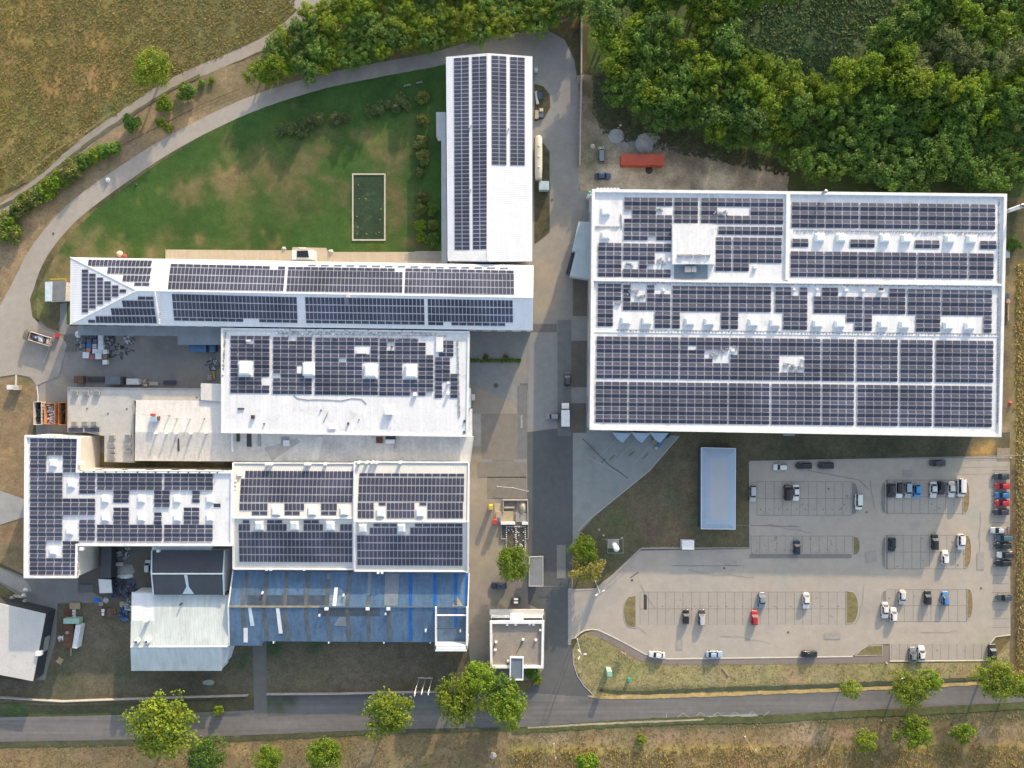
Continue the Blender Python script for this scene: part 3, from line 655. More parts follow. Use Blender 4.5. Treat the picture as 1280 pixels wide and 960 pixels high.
# kerbs along the hard edges
def kerb(name, pts, w=.22, h=.13, m=None):
    P = [W(x, y) for x, y in pts]; mb = MB()
    for i in range(len(P) - 1):
        d = (P[i + 1] - P[i]).normalized() * .0
        mb.bar(P[i] + Vector((0, 0, h / 2 + .01)), P[i + 1] + Vector((0, 0, h / 2 + .011)), w, h)
    o = mb.build(name, m or kerbm); tag(o, kind='structure'); return o
whitek = mat('whitened_kerb', (.56, .53, .47), .85, [(1, .1)])
kerb('kerb', [(744, 736), (764, 720), (800, 686), (937, 684.6), (936.4, 577), (1256, 571.5)])
kerb('kerb', [(718, 798), (724, 792), (731, 788), (740, 786.6), (748, 787.5), (764, 795), (780, 803), (806, 817.5), (820, 821), (835, 823.6), (1066, 820.6)], .28, .13, whitek)
kerb('kerb', [(1112, 826.5), (1238, 825.5)], .28, .13, whitek)
kerb('kerb', [(1238, 804), (1244, 796), (1263, 793.5)], .22, .13, whitek)
kerb('kerb', [(716, 812), (717, 830), (722, 845), (730, 857), (743, 870)], .25)
kerb('kerb', [(722, 664), (735, 650), (748, 640), (812, 588), (848, 546)], .3, .1)
kerb('kerb', [(0, 470.5), (10, 468), (30, 466.6), (40, 470), (46, 480), (48, 496), (46, 520)], .3, .12, whitek)
kerb('kerb', [(20.5, 468), (20, 482)], .5, .1, whitek)
kerb('kerb', [(716, 738), (744, 736)], .3)
kerb('kerb', [(942, 691.5), (1066, 691.5)], .3)
# painted marks and paving patches
lin = mat('worn_road_paint', (.31, .30, .265), .8, [(1.5, .25), (6, .2)])
zz = []
zp = [(833, 897.5)] + [(833 + 10.8 * (k + 1), 890 - k * .35 if k % 2 == 0 else 900 - k * .35) for k in range(12)]
zp = [(833, 892), (833, 898)] + [(843 + 10.8 * k, (899.5 if k % 2 == 0 else 891) - k * .2) for k in range(12)]
for a, b in zip(zp, zp[1:]): zz.append(ln(a, b, .8))
sheet('bus_stop_marking', zz, .044, lin)
patch_d = mat('dark_asphalt_patch', (.125, .122, .118), .9, [(.6, .1), (5, .08)]); patch_g = mat('grey_concrete_patch', (.22, .225, .22), .9, [(.5, .08), (5, .06)])
patch_b = mat('brown_concrete_patch', (.20, .182, .155), .9, [(.5, .1), (4, .08)]); patch_p = mat('pale_concrete_patch', (.30, .29, .27), .9, [(.5, .1), (4, .08)]); patch_k = mat('dock_pit_paving', (.115, .105, .090), .9, [(.4, .12), (4, .1)])
sheet('paving_patch', [rect(602, 517, 659, 576), rect(609, 596, 658, 623), rect(597, 578, 658, 597)], .028, patch_b)
sheet('paving_patch', [rect(650, 479, 660, 488), rect(660, 405, 696, 415)], .030, patch_d)
sheet('paving_patch', [rect(588, 517, 601, 558)], .030, patch_p)
sheet('paving_patch', [rect(660, 420, 696, 536), rect(642, 574, 659, 578), rect(600, 574, 615, 578)], .032, patch_g)
sheet('paving_patch', [rect(697, 400, 714, 545)], .034, mat('grey_asphalt_patch', (.145, .15, .15), .9, [(.5, .1), (5, .07)]))
sheet('dock_ramp', [rect(714, 426, 737, 484), rect(712, 504, 733, 541), rect(716, 348, 737, 395)], .038, patch_k)
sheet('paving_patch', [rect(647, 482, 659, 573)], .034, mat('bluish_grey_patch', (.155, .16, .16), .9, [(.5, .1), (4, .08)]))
sheet('paving_patch', [rect(651, 519, 653, 535)], .040, lin)
sheet('wheel_strip', [rect(710, 735, 714, 806)], .040, patch_p)
sheet('dock_marking', [ln((745 + k * 24, 575 + k * 2), (775 + k * 24, 545), .7) for k in range(3)] + [ln((736, 572), (790, 600), 1.0)], .030, mat('scuffed_line', (.33, .34, .33), .9))
sheet('tyre_marks', [ln((762, 575), (768, 569), 1.4), ln((752, 578), (757, 573), 1.2), ln((786, 570), (793, 564), 1.4), ln((804, 573), (810, 567), 1.3), ln((728, 548), (760, 580), 1.1), ln((760, 580), (785, 598), 1.0)], .034, patch_k)
sheet('tyre_marks', [ln((676, 905), (690, 862), 1.1), ln((690, 862), (712, 815), 1.1), ln((684, 905), (697, 862), .9), ln((788, 722), (798, 715), 1.4)], .048, patch_d)
sheet('drive_slab', [rect(696, 681, 707, 723)], .030, mat('drive_slab', (.20, .20, .19), .9, [(1, .1)]))
sheet('west_path', [[(75, 380), (84, 378), (83, 418), (75, 418)]], .026, patch_g)
sheet('yard_grating', [rect(80, 418, 96, 440)], .024, mat('steel_grating', (.12, .118, .11), .8, [(2, .3)]))
sheet('terrace_plinth', [[(207, 312), (365, 313), (366, 309), (408, 310), (410, 315), (560, 315), (560, 330), (207, 330)]], .020, mat('terrace_paving', (.44, .375, .285), .9, [(.5, .08), (4, .06)], aniso=(2.2, .01, 1, .06)))
sheet('rear_terrace', [[(506, 318), (520, 314), (556, 314), (556, 326), (506, 326)]], .024, patch_p)
sheet('bus_stop_platform', [[(876, 895), (945, 892), (947, 897), (878, 902)]], .050, patch_p)
sheet('planted_strip', [[(668, 105), (679, 108), (687, 118), (688, 134), (680, 148), (668, 152)], [(668, 172), (680, 180), (687, 190), (687, 290), (670, 304), (668, 304)]], .024, mat('verge_soil', (.068, .064, .036), .95, [(.6, .3), (3, .3)]))
sheet('gravel_lane', [[(1246, 560), (1262, 560), (1262, 576), (1246, 576)]], .016, mat('gravel_lane', (.26, .21, .16), .95, [(1, .15)]))
sheet('west_bridge', [[(-20, 612), (0, 613), (32, 624), (32, 646), (0, 656), (-20, 658)]], .06, mat('ramp_concrete', (.30, .30, .29), .9, [(.4, .1), (3, .06)]))
sheet('west_road', [[(-20, 700), (34, 726), (40, 738), (30, 742), (-20, 716)]], .030, patch_p)

# ditch, roadside bands and grey strips
def band(name, pts, z, col, jit=1.2, br=(), m=None): return zone(name, ribbon(pts), z, col, m or gm, br or [(0, 0, 1, col, .1)], 3, jit)
band('roadside_ditch', [(750, 862.5, 3), (780, 865.5, 4.5), (830, 864.5, 5), (900, 861.5, 5), (1000, 858.5, 5), (1100, 854, 5), (1180, 850, 4), (1290, 845, 3)], .016, (.045, .052, .034))
band('yellow_roadside_grass', [(735, 869.5, 2), (760, 871.5, 4.5), (830, 870, 5), (900, 867.8, 4.5), (1000, 864, 4.5), (1100, 860, 4), (1290, 851, 4)], .017, (.27, .20, .085))
band('green_roadside_band', [(640, 914, 7), (760, 905, 8), (860, 900.5, 9), (960, 899, 8), (1060, 893, 7), (1160, 889, 8), (1290, 881, 9)], .012, (.060, .068, .030), 1.6)
band('green_roadside_band', [(-20, 931, 6), (160, 928, 7), (320, 922, 6), (480, 914.5, 5), (640, 911, 4)], .012, (.055, .058, .034), 1.6)
band('gravel_road_edge', [(660, 909.5, 2), (760, 904, 2.5), (860, 900, 2.2), (880, 899, 2)], .018, (.25, .215, .15), .6)
band('track_edge', [(-20, 269, 4), (30, 243, 4), (70, 212, 4), (110, 180, 4), (160, 146, 4), (215, 112, 3), (250, 95, 4)], .010, (.085, .078, .046), 1.2)
sheet('bay_edge_strip', [rect(937, 692.5, 1064, 697.5), rect(1107, 600, 1109.5, 642), rect(1107, 669, 1109.5, 711)], .033, greyi)
sheet('drive_joint', [ln((905, 656), (1000, 658), .6), ln((1010, 588), (1074, 600), .6), ln((1074, 600), (1085, 612), .6), ln((840, 707), (930, 707), .5)], .037, joint)

rq = random.Random(5); ck = []
for x, y, n, dx, dy in ((960, 655, 9, 6, 1), (1080, 730, 7, -2, 7), (860, 712, 12, 7, .6), (900, 795, 10, 6.5, .8), (1225, 640, 9, -.5, 7), (1150, 790, 8, 6, -.7), (800, 730, 5, 3, 6), (1088, 600, 6, 1, 7), (780, 770, 6, 5, 4)):
    for k in range(n):
        nx, ny = x + dx + rq.uniform(-1.5, 1.5), y + dy + rq.uniform(-1.5, 1.5); ck.append(ln((x, y), (nx, ny), rq.uniform(.25, .5))); x, y = nx, ny
sheet('crack_sealing', ck, .0385, joint)
sheet('repair_patch', [rect(905, 700, 921, 706), rect(1128, 588, 1140, 596), rect(1030, 791, 1050, 799), [(1081, 690), (1094, 688), (1096, 702), (1083, 704)], rect(845, 800, 853, 812), rect(1221, 690, 1230, 712)], .0365, mat('repair_paving', (.31, .285, .25), .9, [(.8, .08), (5, .06)]))
sheet('manhole', [[(x + r * math.cos(t * .628), y + r * math.sin(t * .628)) for t in range(10)] for x, y, r in ((905, 710, 1.3), (1083, 640, 1.2), (790, 725, 1.4), (1226, 735, 1.2), (985, 790, 1.2), (690, 600, 1.6), (680, 700, 1.5), (620, 482, 3.0), (690, 250, 1.4), (58, 440, 1.6), (14, 440, 1.8), (29, 412, 1.4), (67, 292, 1.4))], .046, mat('manhole_iron', (.085, .08, .075), .8))

zone('yard_entrance', [(-20, 420), (4, 404), (22, 382), (38, 376), (41, 396), (56, 412), (75, 418), (84, 430), (74, 470), (46, 482), (38, 471), (20, 468), (-20, 474)], .0215, (.330, .298, .258), asph, [(70, 440, 16, (.235, .222, .208), 1), (62, 470, 14, (.25, .235, .215), .9), (30, 440, 8, (.29, .265, .235), .6)], 3.5, .4)
zone('hut_grass', [(46, 372), (56, 376), (74, 377), (74, 414), (60, 410), (46, 398)], .0225, (.085, .080, .042), gm, [(50, 385, 8, (.10, .12, .035), .8), (68, 400, 8, (.075, .068, .045), .8)], 3, .4)
# ================================================================== BUILDINGS
# ---- the big hall
HZ = 10.5
ux, vx = (1.0, .0116), (-.0097, 1.0)
hall, wl = building('factory_hall', 'largest flat white hall, its roof filled with solar panel rows, above the car park', 'factory hall',
    [(740, 237, HZ), (1257, 243, HZ), (1250, 546, HZ), (737, 537, HZ)], [(0, 1, 2, 3)], M['white_roof'], M['grey_wall'], parapet=.55, pw=.75)
hp = FLAT(HZ)
def HB(x, y, nc, nr, pat=None, pw=10.25, ph=5.38): return block(hall, x, y, nc, nr, hp, pw, ph, ux, vx, pat, 1)
HB(780, 246.5, 6, 10, ['######', '######', '####..', '.###..', '.#####', '######', '######', '######', '######', '###.##'], 10.1)
HB(842.5, 246.9, 3, 6, None, 10.1); HB(876.2, 247.2, 10, 6, ['#' * 10] * 2 + ['##....####'] * 2 + ['#' * 10] * 2, 10.3)
HB(897.5, 282.5, 8, 2, None, 10.1); HB(894.4, 296, 2, 8, None, 10.1)
HB(916.2, 296.2, 6, 8, ['######'] * 6 + ['##....'] * 2, 10.2)
HB(747.5, 303.1, 3, 8, None, 9.9); HB(778.7, 303.7, 6, 8, ['######'] * 2 + ['####..'] * 2 + ['..##..', '..#...', '######', '######'], 10.05)
for x, n in ((989.5, 4), (1032, 4), (1075, 7), (1149.3, 6), (1213, 3)): HB(x, 252.3 + (x - 989) * .0116, n, 6, None, 10.4)
for x, n in ((990, 2), (1062.5, 3), (1143.6, 3), (1225, 2)): HB(x, 298 + (x - 989) * .0116, n, 2, None, 10.3)
for x, n in ((988, 4), (1030.6, 4), (1073, 7), (1147, 6), (1211, 3)): HB(x, 313.7 + (x - 988) * .0116, n, 6, None, 10.35)
HB(747, 354.2, 3, 10, ['###'] * 4 + ['##.'] * 6, 9.9); HB(778.7, 355.7, 4, 6, ['#..#'] * 4 + ['####'] * 2, 9.9)
HB(818.5, 356.4, 2, 10, ['..'] * 2 + ['##'] * 8, 10.0); HB(840.2, 357, 7, 10, ['#######'] * 6 + ['#.....#'] * 4, 10.2)
HB(913, 357.7, 5, 10, ['#####'] * 6 + ['#....'] * 4, 10.2); HB(968.7, 358.5, 4, 10, ['##.#'] * 2 + ['####'] * 4 + ['.###'] * 4, 10.2)
HB(1017, 359.3, 6, 10, ['.##...'] * 2 + ['######'] * 4 + ['....##'] * 2 + ['.....#'] * 2, 10.25); HB(1080, 360.2, 5, 10, ['...##'] * 2 + ['#####'] * 4 + ['#....'] * 4, 10.4)
HB(1134.5, 361, 4, 10, ['####'] * 6 + ['.###'] * 4, 10.3); HB(1177.3, 361.8, 6, 10, ['######'] * 6 + ['.....#'] * 4, 10.45)
S1 = [(745.6, 4, None), (786.9, 6, None), (850, 6, ['######'] * 2 + ['#.####'] + ['###...'] * 2 + ['####..'] + ['######'] * 4),
      (912.6, 11, ['#' * 11] * 2 + ['.' + '#' * 10] * 2 + ['######...##'] * 4 + ['#' * 11] * 2), (1027.6, 4, None), (1070.8, 5, None), (1125.6, 4, None), (1169.6, 7, None)]
for x, n, p in S1: HB(x, 420 + (x - 745) * .0118, n, 10, p, 10.3 if n != 4 else 10.1, 5.3)
for x, n in ((744.4, 4), (785.9, 6), (848, 6), (910.8, 5), (964.2, 6), (1027.6, 4), (1071.4, 5), (1125, 4), (1168.2, 7)):
    HB(x, 476.6 + (x - 745) * .0118, n, 10, None, 10.28 if n != 4 else 10.05, 5.18)
for x, y in ((1018, 292.5), (1044.5, 292.8), (1099.3, 293.4), (1126, 293.7), (1180.3, 294.5), (1207.3, 294.8)):
    skylight(hall, rect(x, y, x + 12, y + 9.5), hp, .95)
for x, y in ((775.7, 396.5), (802, 396.8), (855.5, 397.5), (880, 397.8), (935, 398.6), (962.3, 399.2), (1015.5, 400), (1042.7, 400.3), (1097, 401.2), (1123.7, 401.6), (1178, 402.6), (1205, 403)):
    skylight(hall, rect(x, y, x + 12.2, y + 9), hp, .95)
for x, y in ((751.5, 260), (751.3, 290)): skylight(hall, rect(x, y, x + 11, y + 9), hp, .75)
# fire walls, raised plant box, dark blue-grey slab just below the box
def wallstrip(b, name, pts, w, z0, z1, m):
    P = [W(x, y, z1) for x, y in pts]; mb = MB()
    for i in range(len(P) - 1):
        a, c = P[i], P[i + 1]; mb.bar(Vector((a.x, a.y, (z0 + z1) / 2)), Vector((c.x, c.y, (z0 + z1) / 2)), w, z1 - z0)
    return mb.build(name, m, b)
wallstrip(hall, 'fire_wall', [(742, 350), (1252, 356)], .55, HZ - .1, HZ + .62, M['white_paint'])
wallstrip(hall, 'fire_wall', [(985.5, 242.5), (984.2, 350)], 1.0, HZ - .1, HZ + .6, M['white_paint'])
wallstrip(hall, 'roof_seam', [(741, 414.6), (1250, 420.6)], .3, HZ - .05, HZ + .12, M['white_paint'])
pb = upbox(hall, 'plant_box', rect(840.5, 281, 894, 330), HZ - .1, HZ + 1.25, M['white_roof'])
dk = upbox(hall, 'blue_grey_slab', rect(843, 330.5, 884.5, 348.5), HZ, HZ + .25, mat('blue_grey_coat', (.17, .22, .26), .7, [(.8, .15), (4, .1)]))
for x, y, w, d in ((856, 333, 8, 7), (864.5, 333, 6, 7)): upbox(hall, 'cooling_unit', rect(x, y, x + w, y + d), HZ + .2, HZ + .9, M['metal'])
tray(hall, [(846, 319.5), (888, 320)], FLAT(HZ + 1.22), 14, M['metal'], 'pipe_run', .55, .5, .1)
for a, b, n in (((743, 284), (775, 284.6), 14), ((842, 285.4), (895, 286), 24), ((992, 288.5), (1245, 291.5), 100), ((742, 353), (1248, 358.5), 140), ((770, 413.2), (1246, 418.6), 120), ((1249, 250), (1246.5, 530), 90)):
    tray(hall, [a, b], hp, n, M['metal'], 'cable_tray', .32, .22, .22)
tray(hall, [(776, 268), (777, 285)], hp, 12, M['metal'], 'cable_tray', .3, .2, .1)
for x, y, n in ((790, 366, 10), (800, 372, 9), (903, 437, 8), (892, 442, 8), (918, 436, 5), (985, 455, 10), (994, 461, 12), (825, 325, 6), (829, 333, 4), (786, 331, 7), (823, 264, 7), (899, 265, 14), (772, 378, 6)):
    tray(hall, [(x - n * .6, y), (x + n * .8, y + random.uniform(-4, 4))], hp, n, M['metal'], 'roof_fittings', .4, .4, .7)
for x, y, s, hh in ((828, 361, 4, 1.0), (1100, 361, 6, 1.2), (1056, 360.5, 5, .8), (1077, 361, 5, .8), (991, 360, 4, .8), (1020, 360, 4, .8), (1003, 448, 3, 1.2), (942, 332, 5, .7), (835, 322, 6, .8), (914, 436, 5, .6)):
    upbox(hall, 'roof_vent', rect(x, y, x + s, y + s * .7), HZ, HZ + hh, M['white_paint'], .1)
upbox(hall, 'vent_opening', rect(1099, 359.6, 1104.5, 362.6), HZ + 1.0, HZ + 1.26, M['dark_metal'])
# white chimney in the north wall
mb = MB(); c = W(1031, 240, 12.2); mb.tube([(c.x, c.y, 9), (c.x, c.y, 12.6)], .38, 12); mb.tube([(c.x, c.y, 12.6), (c.x, c.y, 13.0)], [.5, .5], 12); mb.build('chimney', M['metal'], hall)
# row of louvre boxes on the north edge at the left corner
for k in range(7): upbox(hall, 'edge_box', rect(746 + k * 4.2, 234.6, 749 + k * 4.2, 237.2), HZ - 1.2, HZ + .5, M['white_paint'])
# dock shelters in a saw-tooth along the south wall
for k, x in enumerate((767, 791, 814)):
    top = [W(x, 541, 4.5), W(x + 22, 541.5, 4.5), W(x + 11.5, 553.5, 4.5), W(x + 7, 550, 4.5)]
    mb = MB(); t = top[::-1]; bt = [Vector((p.x, p.y, 1.0)) for p in t]
    mb.add(t + bt, [(0, 1, 2, 3)] + [(i, i + 4, (i + 1) % 4 + 4, (i + 1) % 4) for i in range(4)])
    fixn(mb.build('dock_shelter', mat('dock_shelter_blue_%d' % k, (.33, .45, .56), .6, [(1, .1)]), hall))
# gates on the west wall, windows elsewhere
p, q = wl[0], wl[3]
for i in range(4): pass
wv = wl
wall_openings(hall, *( (wv[-1], wv[0]) ), 5, .1, 4.2, 4.2, 'gate', M['metal'])
for i in range(4):
    a, b2 = wv[i], wv[(i + 1) % 4]
    if abs(a.x - b2.x) > 60: wall_openings(hall, a, b2, 16, 6.5, 7.8, 4.0)
# covered ramp at the west wall
rampb, _ = building('entrance_canopy', 'pale blue slanted canopy roof against the west wall of the largest hall', 'canopy',
    [(723, 277, 4.2), (738, 277, 4.2), (738, 349, 4.2), (712, 345, 4.2), (719.5, 314, 4.2), (715, 313.5, 4.2)], [(0, 1, 2, 3, 4, 5)], rib_mat('pale_blue_sheet', (.36, .43, .46), 0, .6, .02, .5, [(.4, .1)]), M['grey_wall'], inset=.15, thick=.15)
rampp = upbox(rampb, 'stairwell', [(715, 314), (719.5, 314.5), (712, 344), (707.5, 341)], .03, 1.1, M['dark_metal'])

# ---- the north building (ridge runs up the picture)
e = 8.6
nb, wn = building('north_hall', 'long white ridged hall standing upright beside the lawn, half its right slope without panels', 'factory hall',
    [(557.5, 71, e), (610, 66.5, e + 1.3), (665.5, 70.5, e), (665.3, 326.5, e), (609.5, 327, e + 1.3), (559.5, 326.5, e)], [(0, 1, 4, 5), (1, 2, 3, 4)], M['white_sheet'], M['white_wall'])
lp = PL(W(557.5, 71, e), W(610, 66.5, e + 1.3), W(559.5, 326.5, e)); rp = PL(W(665.5, 70.5, e), W(610, 66.5, e + 1.3), W(665.3, 326.5, e))
G2 = (.045, .10)
solar(nb, [(567, 72.3), (586.3, 71), (587.3, 312.5), (568, 312.5)], 2, 48, lp, gap=G2, off=.1)
solar(nb, [(589.6, 70.8), (608.2, 69.6), (609, 311.6), (590.8, 312)], 2, 48, lp, gap=G2, off=.1)
solar(nb, [(614, 69), (633.3, 70.2), (633.4, 206.5), (614.5, 206)], 2, 27, rp, gap=G2, off=.1)
solar(nb, [(637.3, 70.6), (656.2, 71.6), (656.3, 207), (637.6, 206.6)], 2, 27, rp, gap=G2, off=.1)
plate(nb, 'ridge_cap', [(608.9, 67), (611.9, 67), (611.2, 326), (608.2, 326)], FLAT(e + 1.28), .1, M['white_paint'])
plate(nb, 'eaves_flashing', [(559, 314), (607.5, 313.5), (607.5, 326), (560, 326)], lp, .04, M['white_paint'], .03)
for i in range(6):
    a, b2 = wn[i], wn[(i + 1) % 6]
    if abs(a.y - b2.y) > 40: wall_openings(nb, a, b2, 11, 4.6, 6.6, 3.2)
for x, y in ((585.5, 158), (588, 156), (587.5, 236), (635, 160)): upbox(nb, 'roof_vent', rect(x, y, x + 1.4, y + 1.6), e, e + 1.3, M['metal'])
an, _ = building('side_annex', 'narrow low white lean-to along the lawn side of the upright hall', 'annex', [(545, 140, 3.2), (557, 140, 3.2), (559, 329, 3.2), (552, 329, 3.2), (551.5, 172, 3.2), (545.5, 172, 3.2)], [(0, 1, 2, 3, 4, 5)], rib_mat('grey_white_sheet', (.42, .45, .47), 1, .6, .02, .6, [(.3, .08)]), M['white_wall'], inset=.12)

# ---- the long hip-roofed building
e, r = 9.3, 11.5
LV = [(88, 321.5, e), (667, 331.5, e), (666, 413, e), (87.5, 405.5, e), (171, 363, r), (666.5, 372, r)]
lb, wv = building('long_building', 'long low-pitched building with a hipped left end and panels on both slopes, below the lawn', 'factory building', LV, [(0, 4, 5, 1), (3, 4, 0), (3, 2, 5, 4)], M['white_sheet'], M['cream_wall'])
V = [W(*v) for v in LV]
np_ = PL(V[0], V[1], V[4]); sp_ = PL(V[3], V[2], V[4]); wp_ = PL(V[0], V[3], V[4])
np_ = PL(V[0], V[1], V[5]); 
def half_rows(b, quad, nc, nr, pl, half='top', pat=None):
    """portrait rows with one landscape row of half the count on top or at the bottom"""
    TL, TR, BR, BL = [Vector(p) for p in quad]; f = .46 / (nr + .46)
    if half == 'top':
        a = [TL, TR, TR.lerp(BR, f), TL.lerp(BL, f)]; c = [TL.lerp(BL, f), TR.lerp(BR, f), BR, BL]
    else:
        c = [TL, TR, TR.lerp(BR, 1 - f), TL.lerp(BL, 1 - f)]; a = [TL.lerp(BL, 1 - f), TR.lerp(BR, 1 - f), BR, BL]
    solar(b, a, nc // 2, 1, pl, [pat] if pat else None, gap=(.05, .12)); solar(b, c, nc, nr, pl, gap=(.09, .05))
def ps(b, quad, nc, nr, pl, pat=None, g=(.09, .05)): return solar(b, quad, nc, nr, pl, pat, gap=g)
half_rows(lb, [(213, 329.3), (357, 332.8), (354.3, 364.2), (209.3, 361.8)], 30, 3, np_, 'top', '#############.#')
half_rows(lb, [(360, 333), (503.5, 335.3), (503.2, 366.3), (357.5, 364.4)], 30, 3, np_, 'top', '##############.')
half_rows(lb, [(506.5, 335), (642.5, 337.8), (643, 368.5), (505.2, 366.5)], 28, 3, np_)
half_rows(lb, [(214.5, 367), (371, 371), (372.2, 404), (217.3, 401)], 32, 3, sp_, 'bot', '#########..#####')
half_rows(lb, [(381, 371), (530.3, 373.2), (531, 406.3), (382.5, 404.2)], 30, 3, sp_, 'bot')
half_rows(lb, [(534.2, 373.2), (641, 375), (641.5, 408), (535, 406.6)], 22, 3, sp_, 'bot', '##.#######.')
ps(lb, [(110.5, 324), (190.5, 325.3), (188.5, 333.5), (109.2, 332.8)], 16, 1, np_); ps(lb, [(134.6, 333.8), (190, 334.6), (187.7, 343.2), (133.3, 342.6)], 11, 1, np_)
ps(lb, [(153.7, 343.6), (188.5, 344.2), (186.5, 352.6), (152.5, 352.2)], 7, 1, np_); ps(lb, [(167.8, 353), (187.4, 353.4), (186.8, 357.7), (167, 357.5)], 2, 1, np_, g=(.05, .1))
for x0, x1, y0, y1, n in ((102, 110.4, 336.5, 391, 11), (111, 119.8, 341.5, 386, 9), (120.8, 129, 346.4, 380.8, 7), (130, 138.8, 351.3, 376, 5), (139.6, 148.2, 356.3, 371, 3), (149, 157.8, 361.3, 366, 1)):
    solar(lb, rect(x0, y0, x1, y1), 1, n, wp_, gap=(.05, .12))
ps(lb, [(172, 370.4), (191.8, 370.6), (192, 375), (172, 375)], 2, 1, sp_, g=(.05, .1)); ps(lb, [(152, 375.3), (192, 375.5), (193, 384.5), (153.5, 384.3)], 8, 1, sp_)
ps(lb, [(138, 385), (193, 385), (194.5, 394.5), (139.5, 394.3)], 11, 1, sp_); ps(lb, [(119, 395), (195, 395), (196, 404.6), (120, 404)], 15, 1, sp_); ps(lb, [(109.7, 399.5), (119, 399.7), (119.3, 404), (110, 403.7)], 1, 1, sp_, g=(.05, .1))
# hips, ridge and roof dividers
mb = MB()
for a, b2 in ((V[0], V[4]), (V[3], V[4]), (V[4], V[5])): mb.bar(a + Vector((0, 0, .05)), b2 + Vector((0, 0, .05)), .3, .14)
mb.build('ridge_cap', M['white_paint'], lb)
mb = MB(); a = ON(194, 365, sp_); c = ON(199.5, 405, sp_); mb.bar(a + Vector((0, 0, .2)), c + Vector((0, 0, .2)), .4, .55)
a = ON(193.5, 362, np_); c = ON(195.5, 325, np_); mb.bar(a + Vector((0, 0, .08)), c + Vector((0, 0, .08)), .25, .2); mb.build('fire_wall', M['white_paint'], lb)
for k in range(16): upbox(lb, 'snow_guard', rect(385 + k * 16, 330.6 + k * .25, 395 + k * 16, 331.2 + k * .25), e, e + .45, M['metal'])
plate(lb, 'roof_hatch', [(431, 372.5), (436, 372.5), (436, 380.5), (431, 380.5)], sp_, .12, M['grey_sheet'], .05)
upbox(lb, 'chimney', rect(432.5, 367.5, 436.5, 371.5), e, r + 1.0, M['cream_wall'])
mb = MB(); c = W(200, 391, e + 1); mb.tube([(c.x, c.y, e), (c.x, c.y, e + 1.6)], .16, 8); c = W(200, 401, e); mb.tube([(c.x, c.y, e), (c.x, c.y, e + .6)], .25, 8); mb.build('vent_pipe', M['metal'], lb)
for i in range(len(wv)):
    a, b2 = wv[i], wv[(i + 1) % len(wv)]
    if (a - b2).length > 90: wall_openings(lb, a, b2, 30, 1.0, 2.6, 1.6); wall_openings(lb, a, b2, 30, 5.4, 7.0, 1.6)
# bay with glazed roof on the terrace
bay = thing('garden_porch', 'small white porch with dark glazed roof on the terrace behind the long building', 'porch', W(378, 318, 0))
upbox(bay, 'wall', [(365, 312.2), (391.5, 312.2), (391.5, 324), (365, 324)], .02, 3.6, M['white_wall']); upbox(bay, 'glass_roof', [(371, 313.5), (384.5, 313), (386, 321.5), (371, 321.5)], 3.55, 3.8, M['glass'])
for k in range(4): upbox(bay, 'post', rect(373 + k * 2.4, 309, 374 + k * 2.4, 309.9), .02, 1.1, M['white_paint'])

# ---- the flat middle building
e = 8.5; mp = FLAT(e)
mdl, wv = building('middle_building', 'flat white building with four large skylights, in the middle of the left block', 'factory building',
    [(277, 410, e), (587, 414, e), (585, 546, e), (277, 541, e)], [(0, 1, 2, 3)], M['white_roof'], M['white_wall'], parapet=.3, pw=.5)
u2, v2 = (1.0, .006), (-.004, 1.0)
def MBK(x, y, nc, nr, pat=None, pw=9.85, ph=5.15): return block(mdl, x, y, nc, nr, mp, pw, ph, u2, v2, pat, 1)
MBK(288.1, 419.4, 5, 14, ['#####', '##.##'] + ['#####'] * 4 + ['#..##'] * 4 + ['####.'] * 2 + ['#####'] * 2)
MBK(341.2, 420.8, 5, 14, ['##.##'] + ['#####'] * 5 + ['####.', '###..', '###..', '.###.'] + ['#####'] * 4)
MBK(393.8, 421.5, 8, 14, ['#' * 8] * 2 + ['#####..#'] * 2 + ['#' * 8, '###.####'] + ['######..'] * 4 + ['#' * 8] * 4, 9.9)
MBK(474.2, 422.6, 7, 14, ['#####..', '#.####.', '#.####.', '######.', '#######', '#######'] + ['###..##'] * 4 + ['#######'] * 3 + ['####.#.'], 9.7)
MBK(548.3, 425.3, 2, 4, None, 9.5); MBK(543.6, 446.2, 3, 10, ['##.'] * 4 + ['###'] * 2 + ['#.#'] * 4, 9.6)
for x, y in ((299.5, 452.5), (379, 453.5), (455.8, 455.5), (506.6, 456.3)): skylight(mdl, rect(x, y, x + 15, y + 16), mp, 1.1, .25)
for x, y, w, d, hh in ((446, 437, 12, 5, .5), (545, 421, 9, 19, .5), (516, 490.5, 5, 4.5, .8), (558.3, 477, 3.4, 3, 1.0), (558.3, 490.5, 3.4, 3, 1.0), (307, 424.5, 6, 2.4, .5), (480.5, 511.5, 10, 7, 1.1), (371, 458, 6, 9, .4)):
    upbox(mdl, 'roof_unit', rect(x, y, x + w, y + d), e, e + hh, M['white_paint'], .06)
upbox(mdl, 'vent_opening', rect(488.6, 432.5, 490.6, 434.6), e, e + .5, M['dark_metal'])
for a, b2, n in (((345, 413.2), (540, 417.5), 60), ((345, 418.6), (560, 421.2), 36), ((572, 425), (574.5, 520), 34), ((282, 415), (278.5, 470), 14), ((335, 414), (520, 416.8), 40)): tray(mdl, [a, b2], mp, n, M['metal'] if n != 40 else M['white_paint'], 'roof_fittings', .4, .35, .7)
def cable(b, pts, pl, m, name='roof_cable', rad=.06):
    mb = MB(); mb.tube([ON(x, y, pl, .08) for x, y in pts], rad, 5); return mb.build(name, m, b)
cable(mdl, [(367, 494), (372, 498), (385, 500), (396, 499.5), (412, 500), (427, 501)], mp, M['dark_metal']); cable(mdl, [(427, 501), (440, 498), (452, 499), (458, 505)], mp, M['dark_metal'])
